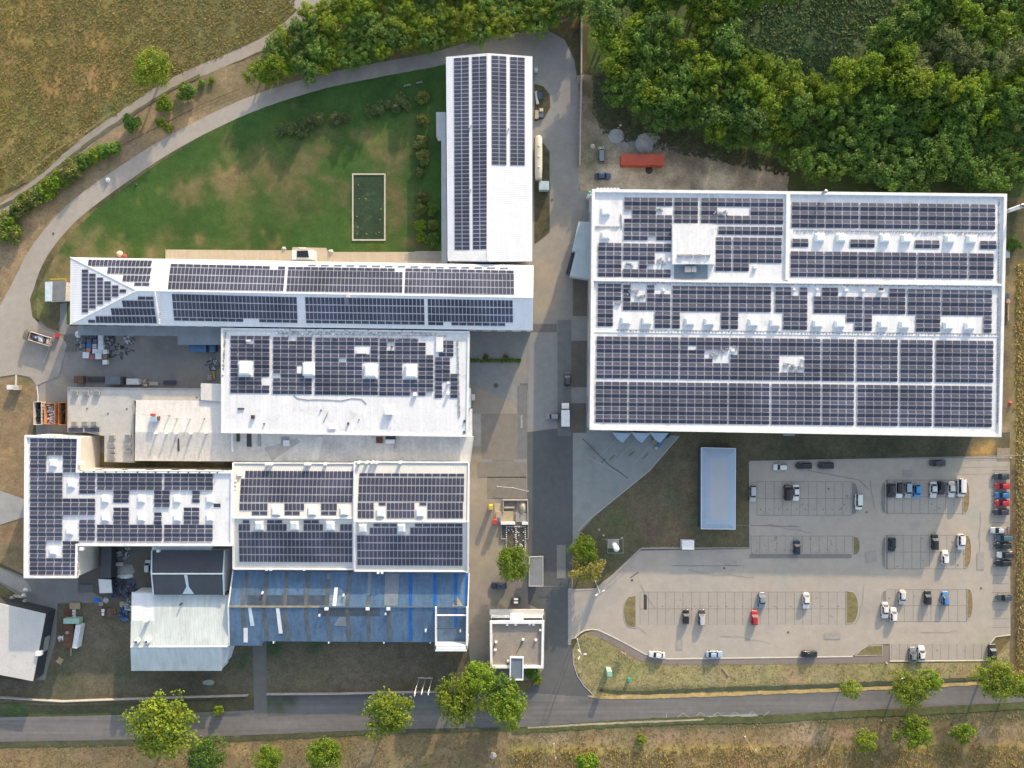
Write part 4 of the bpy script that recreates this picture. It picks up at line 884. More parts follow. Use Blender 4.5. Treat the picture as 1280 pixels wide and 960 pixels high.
cable(mdl, [(404, 528), (409, 518), (411, 512)], mp, M['metal'], rad=.12)
for x, y, w, d, hh in ((313.5, 519, 4, 4.5, .7), (297, 510, 5, 2, .3), (302, 510, 3, 1.5, .3), (410.5, 531.5, 9, 5, .5), (329, 529, 1.6, 1.6, .4), (400, 512, 1.6, 1.6, .4), (579.5, 525, 2.2, 3, .4), (579, 539, 2.2, 2.5, .4), (434, 528, 2, 3, .5), (448, 524, 1.3, 1.3, .3)): upbox(mdl, 'roof_vent', rect(x, y, x + w, y + d), e, e + hh, M['dark_metal'] if w < 6 else M['white_paint'])
cn, _ = building('wall_canopy', 'pale blue narrow canopy on the right wall of the middle building', 'canopy', [(582.5, 485, 5.5), (588, 485, 5.5), (588, 510.5, 5.5), (582.5, 510.5, 5.5)], [(0, 1, 2, 3)], mat('pale_blue_canopy', (.45, .58, .66), .5), M['white_wall'], inset=.1)
pt = thing('stair_porch', 'white wall porch at the lower right edge of the middle building', 'porch', W(588, 528)); upbox(pt, 'wall', rect(580, 511.5, 589.5, 547), .02, 5.0, M['white_wall']); upbox(pt, 'roof', rect(579.8, 511.2, 589.7, 547.3), 5.0, 5.2, M['white_roof'])
for i in range(4):
    a, b2 = wv[i], wv[(i + 1) % 4]
    if abs(a.y - b2.y) > 20 and a.x > -40: wall_openings(mdl, a, b2, 7, 4.5, 6.2, 2.2)

# ---- grey felt roof range below it (shallow ridge, mostly the grey south slope shows)
e, r = 5.6, 6.25
gb, wv = building('felt_roof_range', 'grey stained felt roof strip between the middle building and the twin-ridge hall', 'factory building',
    [(170, 500, e), (279, 501, e), (279, 541, r), (592, 546, r), (588, 578.5, e), (168.5, 576, e), (169, 540, r)], [(0, 1, 2, 6), (6, 2, 3, 4, 5)], [M['grey_membrane'], M['pale_membrane']], M['cream_wall'])
for ob in gb.children:
    if ob.name.startswith('roof'):
        ob.data.polygons[0].material_index = 1  # sunlit look of the north slope put into a paler felt
V = [W(169, 540, r), W(592, 546, r), W(588, 578.5, e), W(168.5, 576, e), W(170, 500, e)]
gs = PL(V[0], V[1], V[3]); gn = PL(V[0], V[4], W(279, 501, e))
for x, y in ((193, 541.5), (206, 541.5), (219, 541.5), (237, 542), (256, 541)): upbox(gb, 'vent_pipe', rect(x - 1, y - 1, x + 1, y + 1), r - .3, r + 1.3, M['white_paint'])
for x, y in ((212, 519), (222, 523), (238, 523.5), (256, 523)): 
    mb = MB(); c = ON(x, y, gn); mb.tube([c, c + Vector((0, 0, 1.5))], .14, 8); mb.build('vent_pipe', M['metal'], gb)
upbox(gb, 'air_unit', rect(187.5, 521, 195, 527), r - .8, r + 1.3, mat('pale_blue_unit', (.30, .42, .52), .5)); upbox(gb, 'air_unit', rect(187.8, 517, 191.8, 520), r - .8, r + .9, mat('red_unit', (.42, .06, .05), .5)); upbox(gb, 'air_unit', rect(195.5, 520.5, 198, 525), r - .8, r + .7, M['rust'])
for x, y, w, d, hh, mm in ((351, 543, 11, 13, .05, 'metal'), (354, 550.5, 7, 7, 1.0, 'white_paint'), (295.5, 541, 4, 11, .2, 'dark_metal'), (308.5, 541.5, 5.5, 17, .2, 'dark_metal'), (322, 542, 3.5, 16, .25, 'metal'), (288.8, 541, 2.4, 24, .7, 'white_paint'), (470, 546, 8, 8, .5, 'rust'), (482, 544, 12, 5, .6, 'dark_metal'), (482, 549.5, 11, 5, .9, 'white_paint'), (492.5, 545, 2, 16, .35, 'metal'), (461, 545, 2.6, 3.2, .7, 'white_paint'), (222, 544, 2, 20, .1, 'dark_metal')):
    zz_ = ON(x + w / 2, y + d / 2, gs).z; upbox(gb, 'roof_unit', rect(x, y, x + w, y + d), zz_ - .5, zz_ + hh, M[mm])
plate(gb, 'roof_lining', [(575, 547), (590, 547), (587, 577.5), (574.5, 577.5)], gs, .03, M['pale_membrane'], .01)
plate(gb, 'patched_felt', [(396, 546), (404, 546), (398, 577), (388, 577)], gs, .02, M['pale_membrane'], .006); plate(gb, 'patched_felt', [(330, 560), (372, 548), (376, 552), (340, 576)], gs, .02, mat('patched_felt', (.42, .41, .39), .85, [(.4, .15), (2, .1)]), .005)

# ---- grey flat deck with grille units (left)
e = 4.2
dk2, wv = building('flat_deck_building', 'low pale grey flat-roofed building with rows of grilled vents, beside the open skips', 'factory building',
    [(85, 484, e), (276, 486, e), (276, 501, e), (168, 501, e), (168, 578, e), (131, 577, e), (131, 545, e), (85, 536, e)], [(0, 1, 2, 3, 4, 5, 6, 7)], [mat('pale_grey_deck', (.45, .44, .42), .85, [(.3, .08), (2, .08), (8, .06)], [((.30, .29, .27), .25, .58, .75)], (4, .2, .02))], M['cream_wall'], parapet=.2, pw=.25, parmat=M['concrete'])
for x, y in ((89.5, 488), (103.5, 488.5), (117, 488), (89, 526.5), (102, 526.5), (113.5, 526.5), (136, 543.5), (136, 554.5), (136, 561), (136, 567.5), (156, 543), (156, 555), (156, 563.5)):
    b0 = upbox(dk2, 'vent_grille', rect(x, y, x + 6.8, y + 6 if y < 540 else y + 5), e, e + .7, mat('grille_grey', (.33, .325, .31), .7) if 'grille_grey' not in bpy.data.materials else bpy.data.materials['grille_grey'])
    mb = MB()
    for k in range(4):
        a = W(x + .3, y + .9 + k * 1.3, e + .75); c = W(x + 6.5, y + .9 + k * 1.3, e + .75); mb.bar(a, c, .14, .1)
    mb.build('slats', M['metal'], b0)
for x, y in ((134, 516.3), (157.5, 510.3), (108, 510), (168, 475), (245, 496)): upbox(dk2, 'drain', rect(x, y, x + 1.5, y + 1.5), e, e + .12, M['dark_metal']) if x != 168 else None
solar(dk2, [(84.5, 534.5), (125, 533.7), (125, 540.5), (84.5, 540.5)], 2, 1, FLAT(e + .3), gap=(.02, .05))
pr, _ = building('link_roof', 'small pale flat link roof between the yard and the white middle building', 'annex', [(251, 479, 6.2), (279, 480, 6.2), (279, 502, 6.2), (251, 500, 6.2)], [(0, 1, 2, 3)], M['pale_membrane'], M['cream_wall'])
# canopy along the south wall of the long building
cp, _ = building('loading_canopy', 'blue-grey stepped canopy roof along the yard below the long building', 'canopy', [(97, 407, 4.3), (279, 408, 4.3), (279, 431, 4.3), (222, 431, 4.3), (222, 420, 4.3), (98, 419, 4.3)], [(0, 1, 2, 3, 4, 5)], rib_mat('blue_grey_sheet', (.20, .235, .27), 0, .5, .03, .5, [(.3, .12), (2, .08)]), M['grey_wall'], inset=.6)

# ---- south-west panel building (L-shaped)
e = 10.0; sp2 = FLAT(e)
sw, wv = building('corner_panel_building', 'L-shaped white flat roof with twelve square skylights among panels at the far left', 'factory building',
    [(32, 544, e), (100, 546, e), (98.5, 588, e), (292, 589, e), (291, 682, e), (98, 682, e), (97, 722, e), (31, 722, e)], [(0, 1, 2, 7), (2, 5, 6, 7), (2, 3, 4, 5)], M['white_roof'], M['cream_wall'], parapet=.45, pw=.55)
u3, v3 = (1.0, .003), (-.004, 1.0)
def SB(x, y, nc, nr, pat=None, pw=10.25, ph=5.33, t=-1): return block(sw, x, y, nc, nr, sp2, pw, ph, u3, v3, pat, t)
SB(37.8, 547.9, 8, 32, ['######..'] * 4 + ['##..##..'] * 4 + ['####..##'] * 5 + ['####....'] + ['########'] * 4 + ['####....'] + ['####..##'] * 5 + ['##..##..'] * 4 + ['######..'] * 4)
SB(121.3, 591.2, 8, 4); SB(205.2, 591.4, 6, 4); SB(141.7, 612.7, 2, 3, None, 10); SB(192.6, 612.7, 2, 4, None, 10); SB(240.2, 612.8, 1, 3, None, 10)
SB(141.7, 634, 2, 4, None, 10); SB(192.6, 640, 1, 3, None, 10); SB(229.6, 634, 2, 4, None, 10); SB(121.2, 655.3, 8, 4); SB(205, 655.4, 6, 4); SB(266.8, 629, 1, 1, None, 9.4)
for x, y in ((127.5, 619), (172.5, 619), (217.3, 619), (258.2, 619), (127.5, 642), (172.5, 642), (217.3, 642), (258.2, 642), (62.5, 574.3), (85, 600.3), (83, 659), (62.3, 684)):
    skylight(sw, rect(x, y, x + 9, y + 9), sp2, .6, .2)
for x, y in ((98, 577.5), (99, 684.5)): upbox(sw, 'roof_unit', rect(x, y, x + 4.5, y + 3.6), e - .4, e + .7, M['white_paint'])
tray(sw, [(55, 545.4), (90, 546.4)], sp2, 6, M['dark_metal'], 'roof_fittings', .2, .6, .1); tray(sw, [(100, 589.5), (280, 590.5)], FLAT(e + .4), 14, M['dark_metal'], 'roof_fittings', .25, .4, .1)
for i in range(len(wv)):
    a, b2 = wv[i], wv[(i + 1) % len(wv)]
    if (a - b2).length > 30: wall_openings(sw, a, b2, 6, 5.2, 6.8, 2.0)

# ---- twin-ridge hall
def twin(name, label, x0, x1, yn, yr, ys, e, r):
    vs = [(x0, yn, e), (x1, yn + .6, e), (x1 - .8, yr + .4, r), (x1 - 1, ys + .5, e), (x0, ys, e), (x0, yr, r)]
    b, wv = building(name, label, 'factory hall', vs, [(0, 1, 2, 5), (5, 2, 3, 4)], [rib_mat('pale_sheet_' + str(x0), (.52, .52, .50), 0, .5, .02, .55, [(.3, .06), (2, .05)])], M['cream_wall'])
    V = [W(*v) for v in vs]
    mb = MB()
    for a, c in ((V[5], V[2]),): mb.bar(a + Vector((0, 0, .08)), c + Vector((0, 0, .08)), .45, .2)
    mb.build('ridge_cap', M['white_paint'], b)
    mb = MB()
    for a, m_, c in ((V[0], V[5], V[4]), (V[1], V[2], V[3])): mb = MB(); mb.bar(a + Vector((0, 0, .15)), m_ + Vector((0, 0, .15)), .4, .5); mb.bar(m_ + Vector((0, 0, .153)), c + Vector((0, 0, .153)), .4, .5); mb.build('gable_parapet', M['white_paint'], b)
    for a, c in ((V[0], V[1]), (V[4], V[3])): mb = MB(); mb.bar(a + Vector((0, 0, .12)), c + Vector((0, 0, .12)), .35, .4); mb.build('eaves_parapet', M['white_paint'], b)
    return b, PL(V[0], V[1], V[5]), PL(V[4], V[3], V[5])
ta, tn, ts = twin('west_twin_hall', 'ridged panel hall with six small skylights lining its ridge, above the blue roof', 292, 443, 578.5, 647, 711, 8.0, 10.2)
ps(ta, [(301.6, 588), (442, 588.6), (440.2, 628.6), (299.3, 628)], 28, 4, tn, ['.' + '#' * 27] + ['#' * 28] * 3)
for x0, x1, n in ((299, 334.6, 7), (355.3, 380.3, 5), (401, 421.4, 4)): ps(ta, rect(x0, 628.9, x1, 638.4), n, 1, tn)
for x0, x1 in ((314.5, 334.5), (355.4, 375), (401, 420.8)): ps(ta, rect(x0, 638.9, x1, 644.2), 2, 1, tn, g=(.05, .1))
for x0, x1, n in ((303, 312, 1), (333.5, 353, 2), (379, 399, 2)): ps(ta, rect(x0, 650, x1, 654.4), n, 1, ts, g=(.05, .1))
for x0, x1, n in ((298, 312.6, 3), (333.5, 358.5, 5), (379.2, 404, 5), (425, 440, 3)): ps(ta, rect(x0, 654.8, x1, 664), n, 1, ts)
ps(ta, [(298.3, 664.4), (440.3, 664.8), (440.6, 703.4), (299, 702.8)], 28, 4, ts)
for x, y, p in ((340.5, 633, tn), (385.5, 633, tn), (425.5, 633, tn), (319.3, 651.5, ts), (363.3, 651.5, ts), (408, 651.5, ts)): skylight(ta, rect(x, y, x + 10.4, y + 10.6), p, .8, .2)
tb, tn2, ts2 = twin('east_twin_hall', 'ridged panel hall with four small skylights, right of its slightly lower twin', 443.4, 586, 577.5, 651.5, 713.5, 8.5, 10.7)
ps(tb, [(449, 591.2), (580.6, 591.8), (580.5, 596), (448.8, 595.6)], 13, 1, tn2, g=(.05, .1)); ps(tb, [(448.6, 596.5), (580.5, 597), (580, 627.6), (447.4, 627)], 26, 3, tn2)
for x0, x1, n in ((446.9, 467.4, 4), (483.2, 518.2, 7), (534, 579, 9)): ps(tb, rect(x0, 628, x1, 648.2), n, 2, tn2)
for x0, x1 in ((473, 482.5), (524, 533.5)): ps(tb, rect(x0, 628, x1, 632.2), 1, 1, tn2, g=(.05, .1))
for x0, x1, n in ((466.4, 496.4, 3), (518.2, 578.3, 6)): ps(tb, rect(x0, 654.4, x1, 658.6), n, 1, ts2, g=(.05, .1))
for x0, x1, n in ((461.8, 496.4, 7), (512.6, 578.3, 13)): ps(tb, rect(x0, 659, x1, 668.3), n, 1, ts2)
ps(tb, [(446, 668.8), (578.4, 669.2), (578.2, 707.8), (446.4, 707.2)], 26, 4, ts2)
for x, y, p in ((471, 635.5, tn2), (520.4, 635.5, tn2), (448.7, 654.8, ts2), (497.2, 654.8, ts2)): skylight(tb, rect(x, y, x + 9.6, y + 10), p, .8, .2)
for b, xs, y in ((ta, (331, 336, 380, 384, 404), 579.2), (tb, (446, 456, 463, 468, 498), 577.2)):
    for x in xs: upbox(b, 'eaves_vent', rect(x, y, x + 3.4, y + 2.6), 7.5, 9.6 if b is ta else 10.0, M['white_paint'])
for b, xs, y, z in ((ta, (331.5, 336.8, 378.5), 711, 8), (tb, (471, 476), 715, 8.4)):
    for x in xs: upbox(b, 'eaves_vent', rect(x, y, x + 3, y + 2.4), z - 1.5, z + .5, M['white_paint'])
upbox(ta, 'air_unit', rect(296.5, 589.5, 301, 595), 8.2, 9.2, M['white_paint'])
for k in range(5): upbox(ta, 'roof_vent', rect(293, 600 + k * 5, 295.2, 602.4 + k * 5), 8.2, 9.2, M['white_paint'])

# ---- blue sheet roof
e, r = 6.2, 7.5
BV = [(292, 713, e), (586, 716, e), (584.5, 758.5, r), (584, 803, e), (327.5, 801.5, e), (327.5, 807, e - .15), (287, 807, e - .15), (286, 758, r)]
bb, wv = building('blue_roof_hall', 'hall with dark blue sheet roof striped by brown and bright blue bands', 'factory hall', BV, [(0, 1, 2, 7), (7, 2, 3, 4, 5, 6)], M['blue_roof'], M['grey_wall'])
V = [W(*v) for v in BV]; bn = PL(V[0], V[1], V[2]); bsp = PL(V[7], V[2], V[3])
for xt, xr, xb in ((308, 303, 306), (333, 329.5, 334), (358.5, 355.5, 360), (384.5, 382, 386.5), (411, 408, 412.5), (437, 433.5, 436.5), (461, 459, 462), (None, 485, 488)):
    if xt: plate(bb, 'rooflight_strip', [(xt - 2, 715 if xt < 440 else 745), (xt + 2.2, 715 if xt < 440 else 745), (xr + 2.4, 757.6), (xr - 2.2, 757.6)], bn, .03, M['rust_strip'], .012)
    plate(bb, 'rooflight_strip', [(xr - 2.2, 760), (xr + 2.4, 760), (xb + 2.2, 799.5), (xb - 2.2, 799.5)], bsp, .03, M['rust_strip'], .012)
for x, x2, y0, y1 in ((513, 513, 716.5, 757), (543.5, 543.5, 717, 757), (569.5, 569.5, 717, 757)): plate(bb, 'blue_strip', rect(x - 1.8, y0, x + 2.2, y1), bn, .03, M['blue_strip'], .012)
for x, y0, y1 in ((513, 760.5, 800), (543.5, 760.5, 770), (569.5, 760.5, 785)): plate(bb, 'blue_strip', rect(x - 1.8, y0, x + 2.2, y1), bsp, .03, M['blue_strip'], .012)
plate(bb, 'blue_strip', rect(581, 717, 584, 757), bn, .03, M['blue_strip'], .012)
plate(bb, 'grey_sheet', [(481.5, 716.5), (499.5, 717), (497, 757), (480, 757)], bn, .03, M['grey_sheet'], .012); plate(bb, 'grey_sheet', [(460, 716), (465, 716), (463, 744), (459, 744)], bn, .03, M['grey_sheet'], .014); plate(bb, 'grey_sheet', [(409, 716), (413.5, 716), (412, 724), (408.5, 724)], bn, .03, M['grey_sheet'], .014)
plate(bb, 'grey_sheet', [(565, 758), (579, 758), (571.5, 745.5)][::-1], bn, .03, mat('tan_grey_sheet', (.26, .26, .25), .6), .012) if True else None
plate(bb, 'white_rooflight', [(418, 734), (422.5, 734), (420, 758), (415.5, 758)], bn, .06, M['white_paint'], .014); plate(bb, 'white_rooflight', [(344.7, 760), (349, 760), (353.3, 791.8), (348.5, 792)], bsp, .06, M['white_paint'], .014)
plate(bb, 'white_rooflight', [(310, 759.5), (314, 759.5), (318, 782.5), (313, 782.5)], bsp, .05, M['pale_sheet'], .014); plate(bb, 'white_rooflight', rect(304.5, 785, 309.5, 803), bsp, .06, M['white_paint'], .014)
plate(bb, 'faded_sheet', [(399, 744), (433, 744), (431, 757.4), (397, 757.4)], bn, .02, mat('faded_blue_sheet', (.15, .22, .285), .5, [(.5, .3), (2, .2)]), .004); plate(bb, 'faded_sheet', [(310, 744), (412, 744), (411, 757), (309, 757)], bn, .02, mat('dull_blue_sheet', (.05, .07, .10), .6, [(.5, .3)]), .008); plate(bb, 'faded_sheet', rect(398, 760.5, 475, 770), bsp, .02, mat('dull_blue_sheet_b', (.055, .075, .10), .6, [(.5, .2)]), .006)
plate(bb, 'faded_sheet', [(424, 771), (432, 771), (433, 783), (417, 782)], bsp, .02, M['grey_sheet'], .006)
mb = MB(); mb.bar(V[7] + Vector((0, 0, .06)), V[7].lerp(V[2], .38) + Vector((0, 0, .06)), .5, .16); mb.build('ridge_cap', M['tan_strip'], bb)
mb = MB(); mb.bar(V[7].lerp(V[2], .381) + Vector((0, 0, .06)), V[2] + Vector((0, 0, .06)), .4, .14); mb.build('ridge_cap', mat('blue_ridge', (.10, .15, .20), .5), bb)
mb = MB(); mb.bar(V[0] + Vector((-.1, 0, .1)), V[7] + Vector((-.1, 0, .1)), .3, .3); mb.bar(V[7] + Vector((-.1, 0, .1)), V[6] + Vector((-.1, 0, .1)), .3, .3); mb.build('gable_flashing', M['white_paint'], bb); mb = MB(); mb.bar(V[1] + Vector((.1, 0, .2)), V[2] + Vector((.1, 0, .2)), .3, .4); mb.bar(V[2] + Vector((.1, 0, .2)), V[3] + Vector((.1, 0, .2)), .3, .4); mb.build('gable_flashing', M['white_paint'], bb)
for x, y in ((326.5, 740.5), (428, 743.5), (398, 768.5), (481, 766.5), (531, 788), (574.5, 788)): upbox(bb, 'roof_vent', rect(x, y, x + 1.7, y + 2.4), r - 1.4, r + .4, M['white_paint'])
for x in (407.5, 459, 485): upbox(bb, 'ridge_vent', rect(x - 2, 760, x + 2.5, 763), r - .5, r + .6, M['white_paint'])
for x in (341, 410, 479, 537): upbox(bb, 'gutter_outlet', rect(x, 801.5, x + 1.5, 804.5), 1, e, M['white_paint'])
for i in range(len(wv)):
    a, b2 = wv[i], wv[(i + 1) % len(wv)]
    if abs(a.x - b2.x) > 50 and a.y < -60: wall_openings(bb, a, b2, 10, 1.6, 3.6, 3.0)
# raised white screen walls round the yard at its right corner
sc_ = thing('screen_wall', 'white framed screen wall enclosing the lower right corner of the blue roof', 'screen wall', W(564, 790)); zt = 9.0
for nm, a, c in (('screen', (544.5, 760), (544.5, 812)), ('screen', (583.5, 760), (583, 812))):
    P, Q = W(*a, zt), W(*c, zt); mb = MB(); mb.bar(Vector((P.x, P.y, (zt + 3.2) / 2 + .02)), Vector((Q.x, Q.y, (zt + 3.2) / 2 + .02)), .3, zt - 3.2); mb.build(nm, M['white_wall'], sc_)
P, Q = W(544, 811.5, zt), W(583.5, 811.5, zt); mb = MB(); mb.bar(Vector((P.x, P.y + .25, 4.52)), Vector((Q.x, Q.y + .25, 4.52)), 1.6, zt); mb.build('front_wall', M['white_wall'], sc_)
for y, w in ((769, .3), (785.5, .2)):
    P, Q = W(545, y, zt - .3), W(583, y, zt - .3); mb = MB(); mb.bar(P, Q, w, .3); mb.build('cross_beam', M['white_paint'] if w > .25 else M['dark_metal'], sc_)

# ---- dark-roofed block, white sheds
e, r = 6.6, 8.2
DV = [(190, 688, e), (281, 688, e), (279, 717, r), (280, 743.5, e), (192, 743.5, e), (189.5, 717, r)]
db, _ = building('dark_roof_house', 'small house with dark slate-grey roof and pale ridge behind the white shed', 'house', DV, [(0, 1, 2, 5), (5, 2, 3, 4)], M['dark_roof'], M['white_wall'])
V = [W(*v) for v in DV]; mb = MB(); mb.bar(V[5] + Vector((0, 0, .06)), V[2] + Vector((0, 0, .06)), .35, .14)
for a, c in ((V[0], V[5]), (V[5], V[4]), (V[1], V[2]), (V[2], V[3])): mb.bar(a + Vector((0, 0, .08)), c + Vector((0, 0, .08)), .3, .2)
mb.build('ridge_cap', M['pale_sheet'], db)
dsp = PL(V[5], V[2], V[3]); plate(db, 'roof_gutter', [(230, 718.5), (234, 718.5), (236, 733.5), (242.5, 742.5), (228, 742.5), (233, 733.5)], dsp, .05, M['pale_sheet'], .02)
upbox(db, 'wall_ledge', [(190, 683.5), (266, 682.5), (264, 688), (190, 689)], 3.5, 5.6, M['pale_sheet']); upbox(db, 'roof_vent', rect(195.5, 687, 199, 690.5), e, e + .8, M['white_paint'])
e, r = 5.6, 6.9
WV = [(164.5, 740, e - .3), (286.5, 744, e - .3), (284.5, 808, r), (277.5, 808, r), (277, 838.5, e - .5), (164, 838.5, e - .5), (163, 808.5, r)]
sh, _ = building('white_shed', 'large pale weathered shed with streaked ribbed roof left of the blue roof', 'shed', WV, [(0, 1, 2, 3, 6), (6, 3, 4, 5)], M['shed_roof'], M['white_wall'])
V = [W(*v) for v in WV]; mb = MB(); mb.bar(V[6] + Vector((0, 0, .05)), V[2] + Vector((0, 0, .05)), .35, .12); mb.build('ridge_cap', M['white_paint'], sh)
wn_ = PL(V[0], V[1], V[6]); plate(sh, 'new_sheet', [(165, 741), (192, 742), (192, 776), (165, 776)], wn_, .02, M['white_sheet'], .006)
mb = MB()
for x, y in ((172, 801), (184.5, 801)):
    c = W(x, y, 7.2); mb.tube([(c.x, c.y, 6.0), (c.x, c.y, 7.3), (c.x - .1, c.y - .2, 7.9)], [.7, .7, .85], 14)
mb.build('extractor_stack', M['white_paint'], sh)
for x, y in ((172, 801), (184.5, 801)):
    c = W(x, y + .8, 7.7); mb = MB(); mb.tube([(c.x - .1, c.y - .1, 7.85), (c.x - .1, c.y - .15, 7.97)], .5, 12); mb.build('stack_opening', M['dark_metal'], sh)
upbox(sh, 'roof_vent', rect(179, 775, 183, 778), e, 8.2, M['white_paint']); upbox(sh, 'roof_vent', rect(224, 755, 225.5, 757), e, 6.9, M['dark_metal'])
le, _ = building('lean_to', 'small grey lean-to tucked at the right end of the white shed', 'annex', [(277, 808, 4.5), (288, 808, 4.5), (283, 828, 3.6), (277, 831, 3.6)], [(0, 1, 2, 3)], M['pale_sheet'], M['white_wall'], inset=.1)

# ---- passage roof, small yard roof, grey corner building, kiosk by the curve
pg, _ = building('passage_roof', 'dark grey narrow passage roof below the L-shaped panel building', 'passage', [(127, 681, 3.6), (139, 681, 3.6), (138.5, 723, 3.6), (125, 723, 3.6)], [(0, 1, 2, 3)], M['dark_roof'], M['dark_wall'], inset=.1)
yr, _ = building('yard_canopy', 'small white square canopy in the cluttered lower left yard', 'canopy', [(123, 724, 3.4), (138.5, 724.5, 3.4), (140, 741, 3.4), (124.5, 741.5, 3.4)], [(0, 1, 2, 3)], mat('white_canopy_sheet', (.55, .57, .57), .6, [(.5, .1)]), M['dark_wall'], inset=.4)
gg, wv = building('grey_corner_building', 'pale grey flat-roofed building with dark walls cut by the lower left picture edge', 'factory building', [(-60, 739, 4.5), (0, 754.5, 4.5), (57, 767.5, 4.5), (41, 851.5, 4.5), (-60, 832, 4.5)], [(0, 1, 2, 3, 4)], [mat('pale_grey_roof', (.50, .49, .47), .8, [(.25, .06), (2, .06), (7, .05)], [((.42, .41, .395), .4, .6, .75)])], M['dark_wall'], inset=.05)
for x, y in ((50, 797), (28, 750), (45, 763), (12, 746)): 
    upbox(gg, 'wall_unit', rect(x, y, x + 4, y + 2.6), 1.2, 2.0, M['metal'])
upbox(gg, 'roof_vent', rect(44, 815, 50, 820), 3.8, 5.2, M['white_paint']); upbox(gg, 'window_strip', [(55, 796), (58, 797), (55, 815), (52, 814)], 1.0, 2.6, M['metal'])
ks, _ = building('guard_hut', 'small grey hut with two-tone roof beside the curving service road', 'hut', [(56, 352, 3.0), (82, 351, 3.0), (81, 376, 3.0), (56, 377, 3.0)], [(0, 1, 2, 3)], mat('dark_hut_roof', (.17, .18, .19), .7, [(.6, .15)]), M['white_wall'], inset=.2)
plate(ks, 'pale_roof_half', [(56.3, 352.3), (65.5, 352), (65, 376.5), (56.3, 376.7)], FLAT(3.0), .05, M['pale_sheet'], .01)

# ---- gatehouse
e = 4.6
gh, wv = building('gatehouse', 'square gatehouse with brown gravel roof inside a broad white parapet', 'gatehouse', [(612.5, 776, e), (680, 776, e), (679, 834, e), (613, 834, e)], [(0, 1, 2, 3)], M['gravel_roof'], M['white_wall'], parapet=.7, pw=.62)
upbox(gh, 'front_canopy', rect(612, 762, 680, 769), 3.0, 3.4, M['cream_wall']); upbox(gh, 'front_canopy', rect(613.5, 769.6, 678.5, 772.4), 3.2, 3.9, M['white_paint'])
upbox(gh, 'louvre_band', rect(614.5, 773, 637, 775), 3.4, 4.0, M['dark_metal']); upbox(gh, 'louvre_band', rect(655, 773, 678, 775), 3.4, 4.0, M['dark_metal']); upbox(gh, 'centre_panel', rect(637.6, 768, 654.4, 775.6), 3.3, 4.1, M['white_paint'])
for x, y in ((632.5, 780, ), (643, 780), (660.5, 779.5), (665.5, 780), (674, 787), (618.5, 802), (617.5, 812), (634, 826), (652.3, 799), (668.3, 799.5)): upbox(gh, 'roof_unit', rect(x, y, x + 3, y + 2), e, e + .6, M['white_paint'])
for a, c in (((653.5, 801), (645, 818)), ((618.5, 803), (617, 810))): cable(gh, [a, c], FLAT(e), M['dark_metal'], 'roof_cable', .07)
ec, _ = building('entrance_porch', 'dark blue-grey porch roof with white rim below the gatehouse', 'porch', [(637.5, 821, 5.6), (654.5, 821.5, 5.6), (654, 850, 5.6), (637, 850, 5.6)], [(0, 1, 2, 3)], mat('slate_blue_roof', (.13, .165, .20), .6, [(.5, .1)]), M['white_wall'], inset=.2, parapet=.22, pw=.3)
for i in range(4): wall_openings(gh, wv[i], wv[(i + 1) % 4], 5, 1.0, 2.4, 1.8)
sb, _ = building('gate_shelter', 'open grey flat shelter with white rim beside the round tree on the lane', 'shelter', [(661.5, 696, 3.0), (679, 695.5, 3.0), (679, 733, 3.0), (661, 733, 3.0)], [(0, 1, 2, 3)], mat('grey_shelter_roof', (.20, .21, .215), .8, [(.5, .12), (4, .08)]), M['dark_wall'], inset=1.0, parapet=.08, pw=.22, parmat=M['concrete'])

# ---- membrane tent hall
e, r = 3.6, 4.3
TV = [(876.5, 559.5), (919.5, 560.5), (919, 661.5), (876.5, 661)]
tt = thing('tent_hall', 'pale blue membrane tent hall on the rough grass left of the car park', 'tent hall', W(898, 610)); mb = MB()
outer = [W(x, y, e) for x, y in TV]; inner = [W(x, y, r) for x, y in ((887.5, 572.5), (909.5, 573), (909, 650.5), (887.5, 650))]
mid = [a.lerp(b2, .55) + Vector((0, 0, .14)) for a, b2 in zip(outer, inner)]
for lo, hi in ((outer, mid), (mid, inner)):
    for i in range(4): j = (i + 1) % 4; mb.quad(lo[j], lo[i], hi[i], hi[j])
mb.quad(inner[3], inner[2], inner[1], inner[0])
memb = mat('pale_blue_membrane', (.29, .37, .465), .38, [(.15, .05), (1, .04)], spec=.5)
tr = mb.build('roof', [memb, mat('membrane_top_reflection', (.355, .375, .41), .42, [(.15, .05)])], tt); tr.data.polygons[8].material_index = 1  # reflection on the flat top put into its greyer colour
bm = bmesh.new(); bm.from_mesh(tr.data); bmesh.ops.remove_doubles(bm, verts=bm.verts, dist=.01); bmesh.ops.subdivide_edges(bm, edges=bm.edges, cuts=3, use_grid_fill=True, smooth=0.0); bm.to_mesh(tr.data); bm.free()
wlp = loop_inset(outer[::-1], .05); mb = MB()
for i in range(4):
    a, b2 = wlp[i], wlp[(i + 1) % 4]; mb.quad(Vector((a.x, a.y, 0)), Vector((b2.x, b2.y, 0)), b2, a)
mb.build('wall', mat('dark_blue_tarpaulin', (.035, .06, .085), .6), tt)
mb = MB()
for i in range(4): mb.bar(outer[i], outer[(i + 1) % 4], .16, .16)
mb.build('eaves_rail', mat('pale_blue_rail', (.62, .67, .72), .5), tt)
ub = thing('utility_cabinet', 'white metal utility cabinet on the kerb below the tent hall', 'cabinet', W(860, 681)); upbox(ub, 'body', rect(853, 676, 867.5, 686.5), .02, 2.0, M['white_paint']); upbox(ub, 'lid', rect(852.7, 675.6, 867.8, 686.9), 2.0, 2.12, M['white_paint'])
mb = MB()
for a, c in (((850.5, 674), (868.5, 674)), ((850.5, 674), (850.5, 687)), ((868.5, 674), (868.5, 678))): mb.bar(W(*a, 1.1), W(*c, 1.1), .08); 
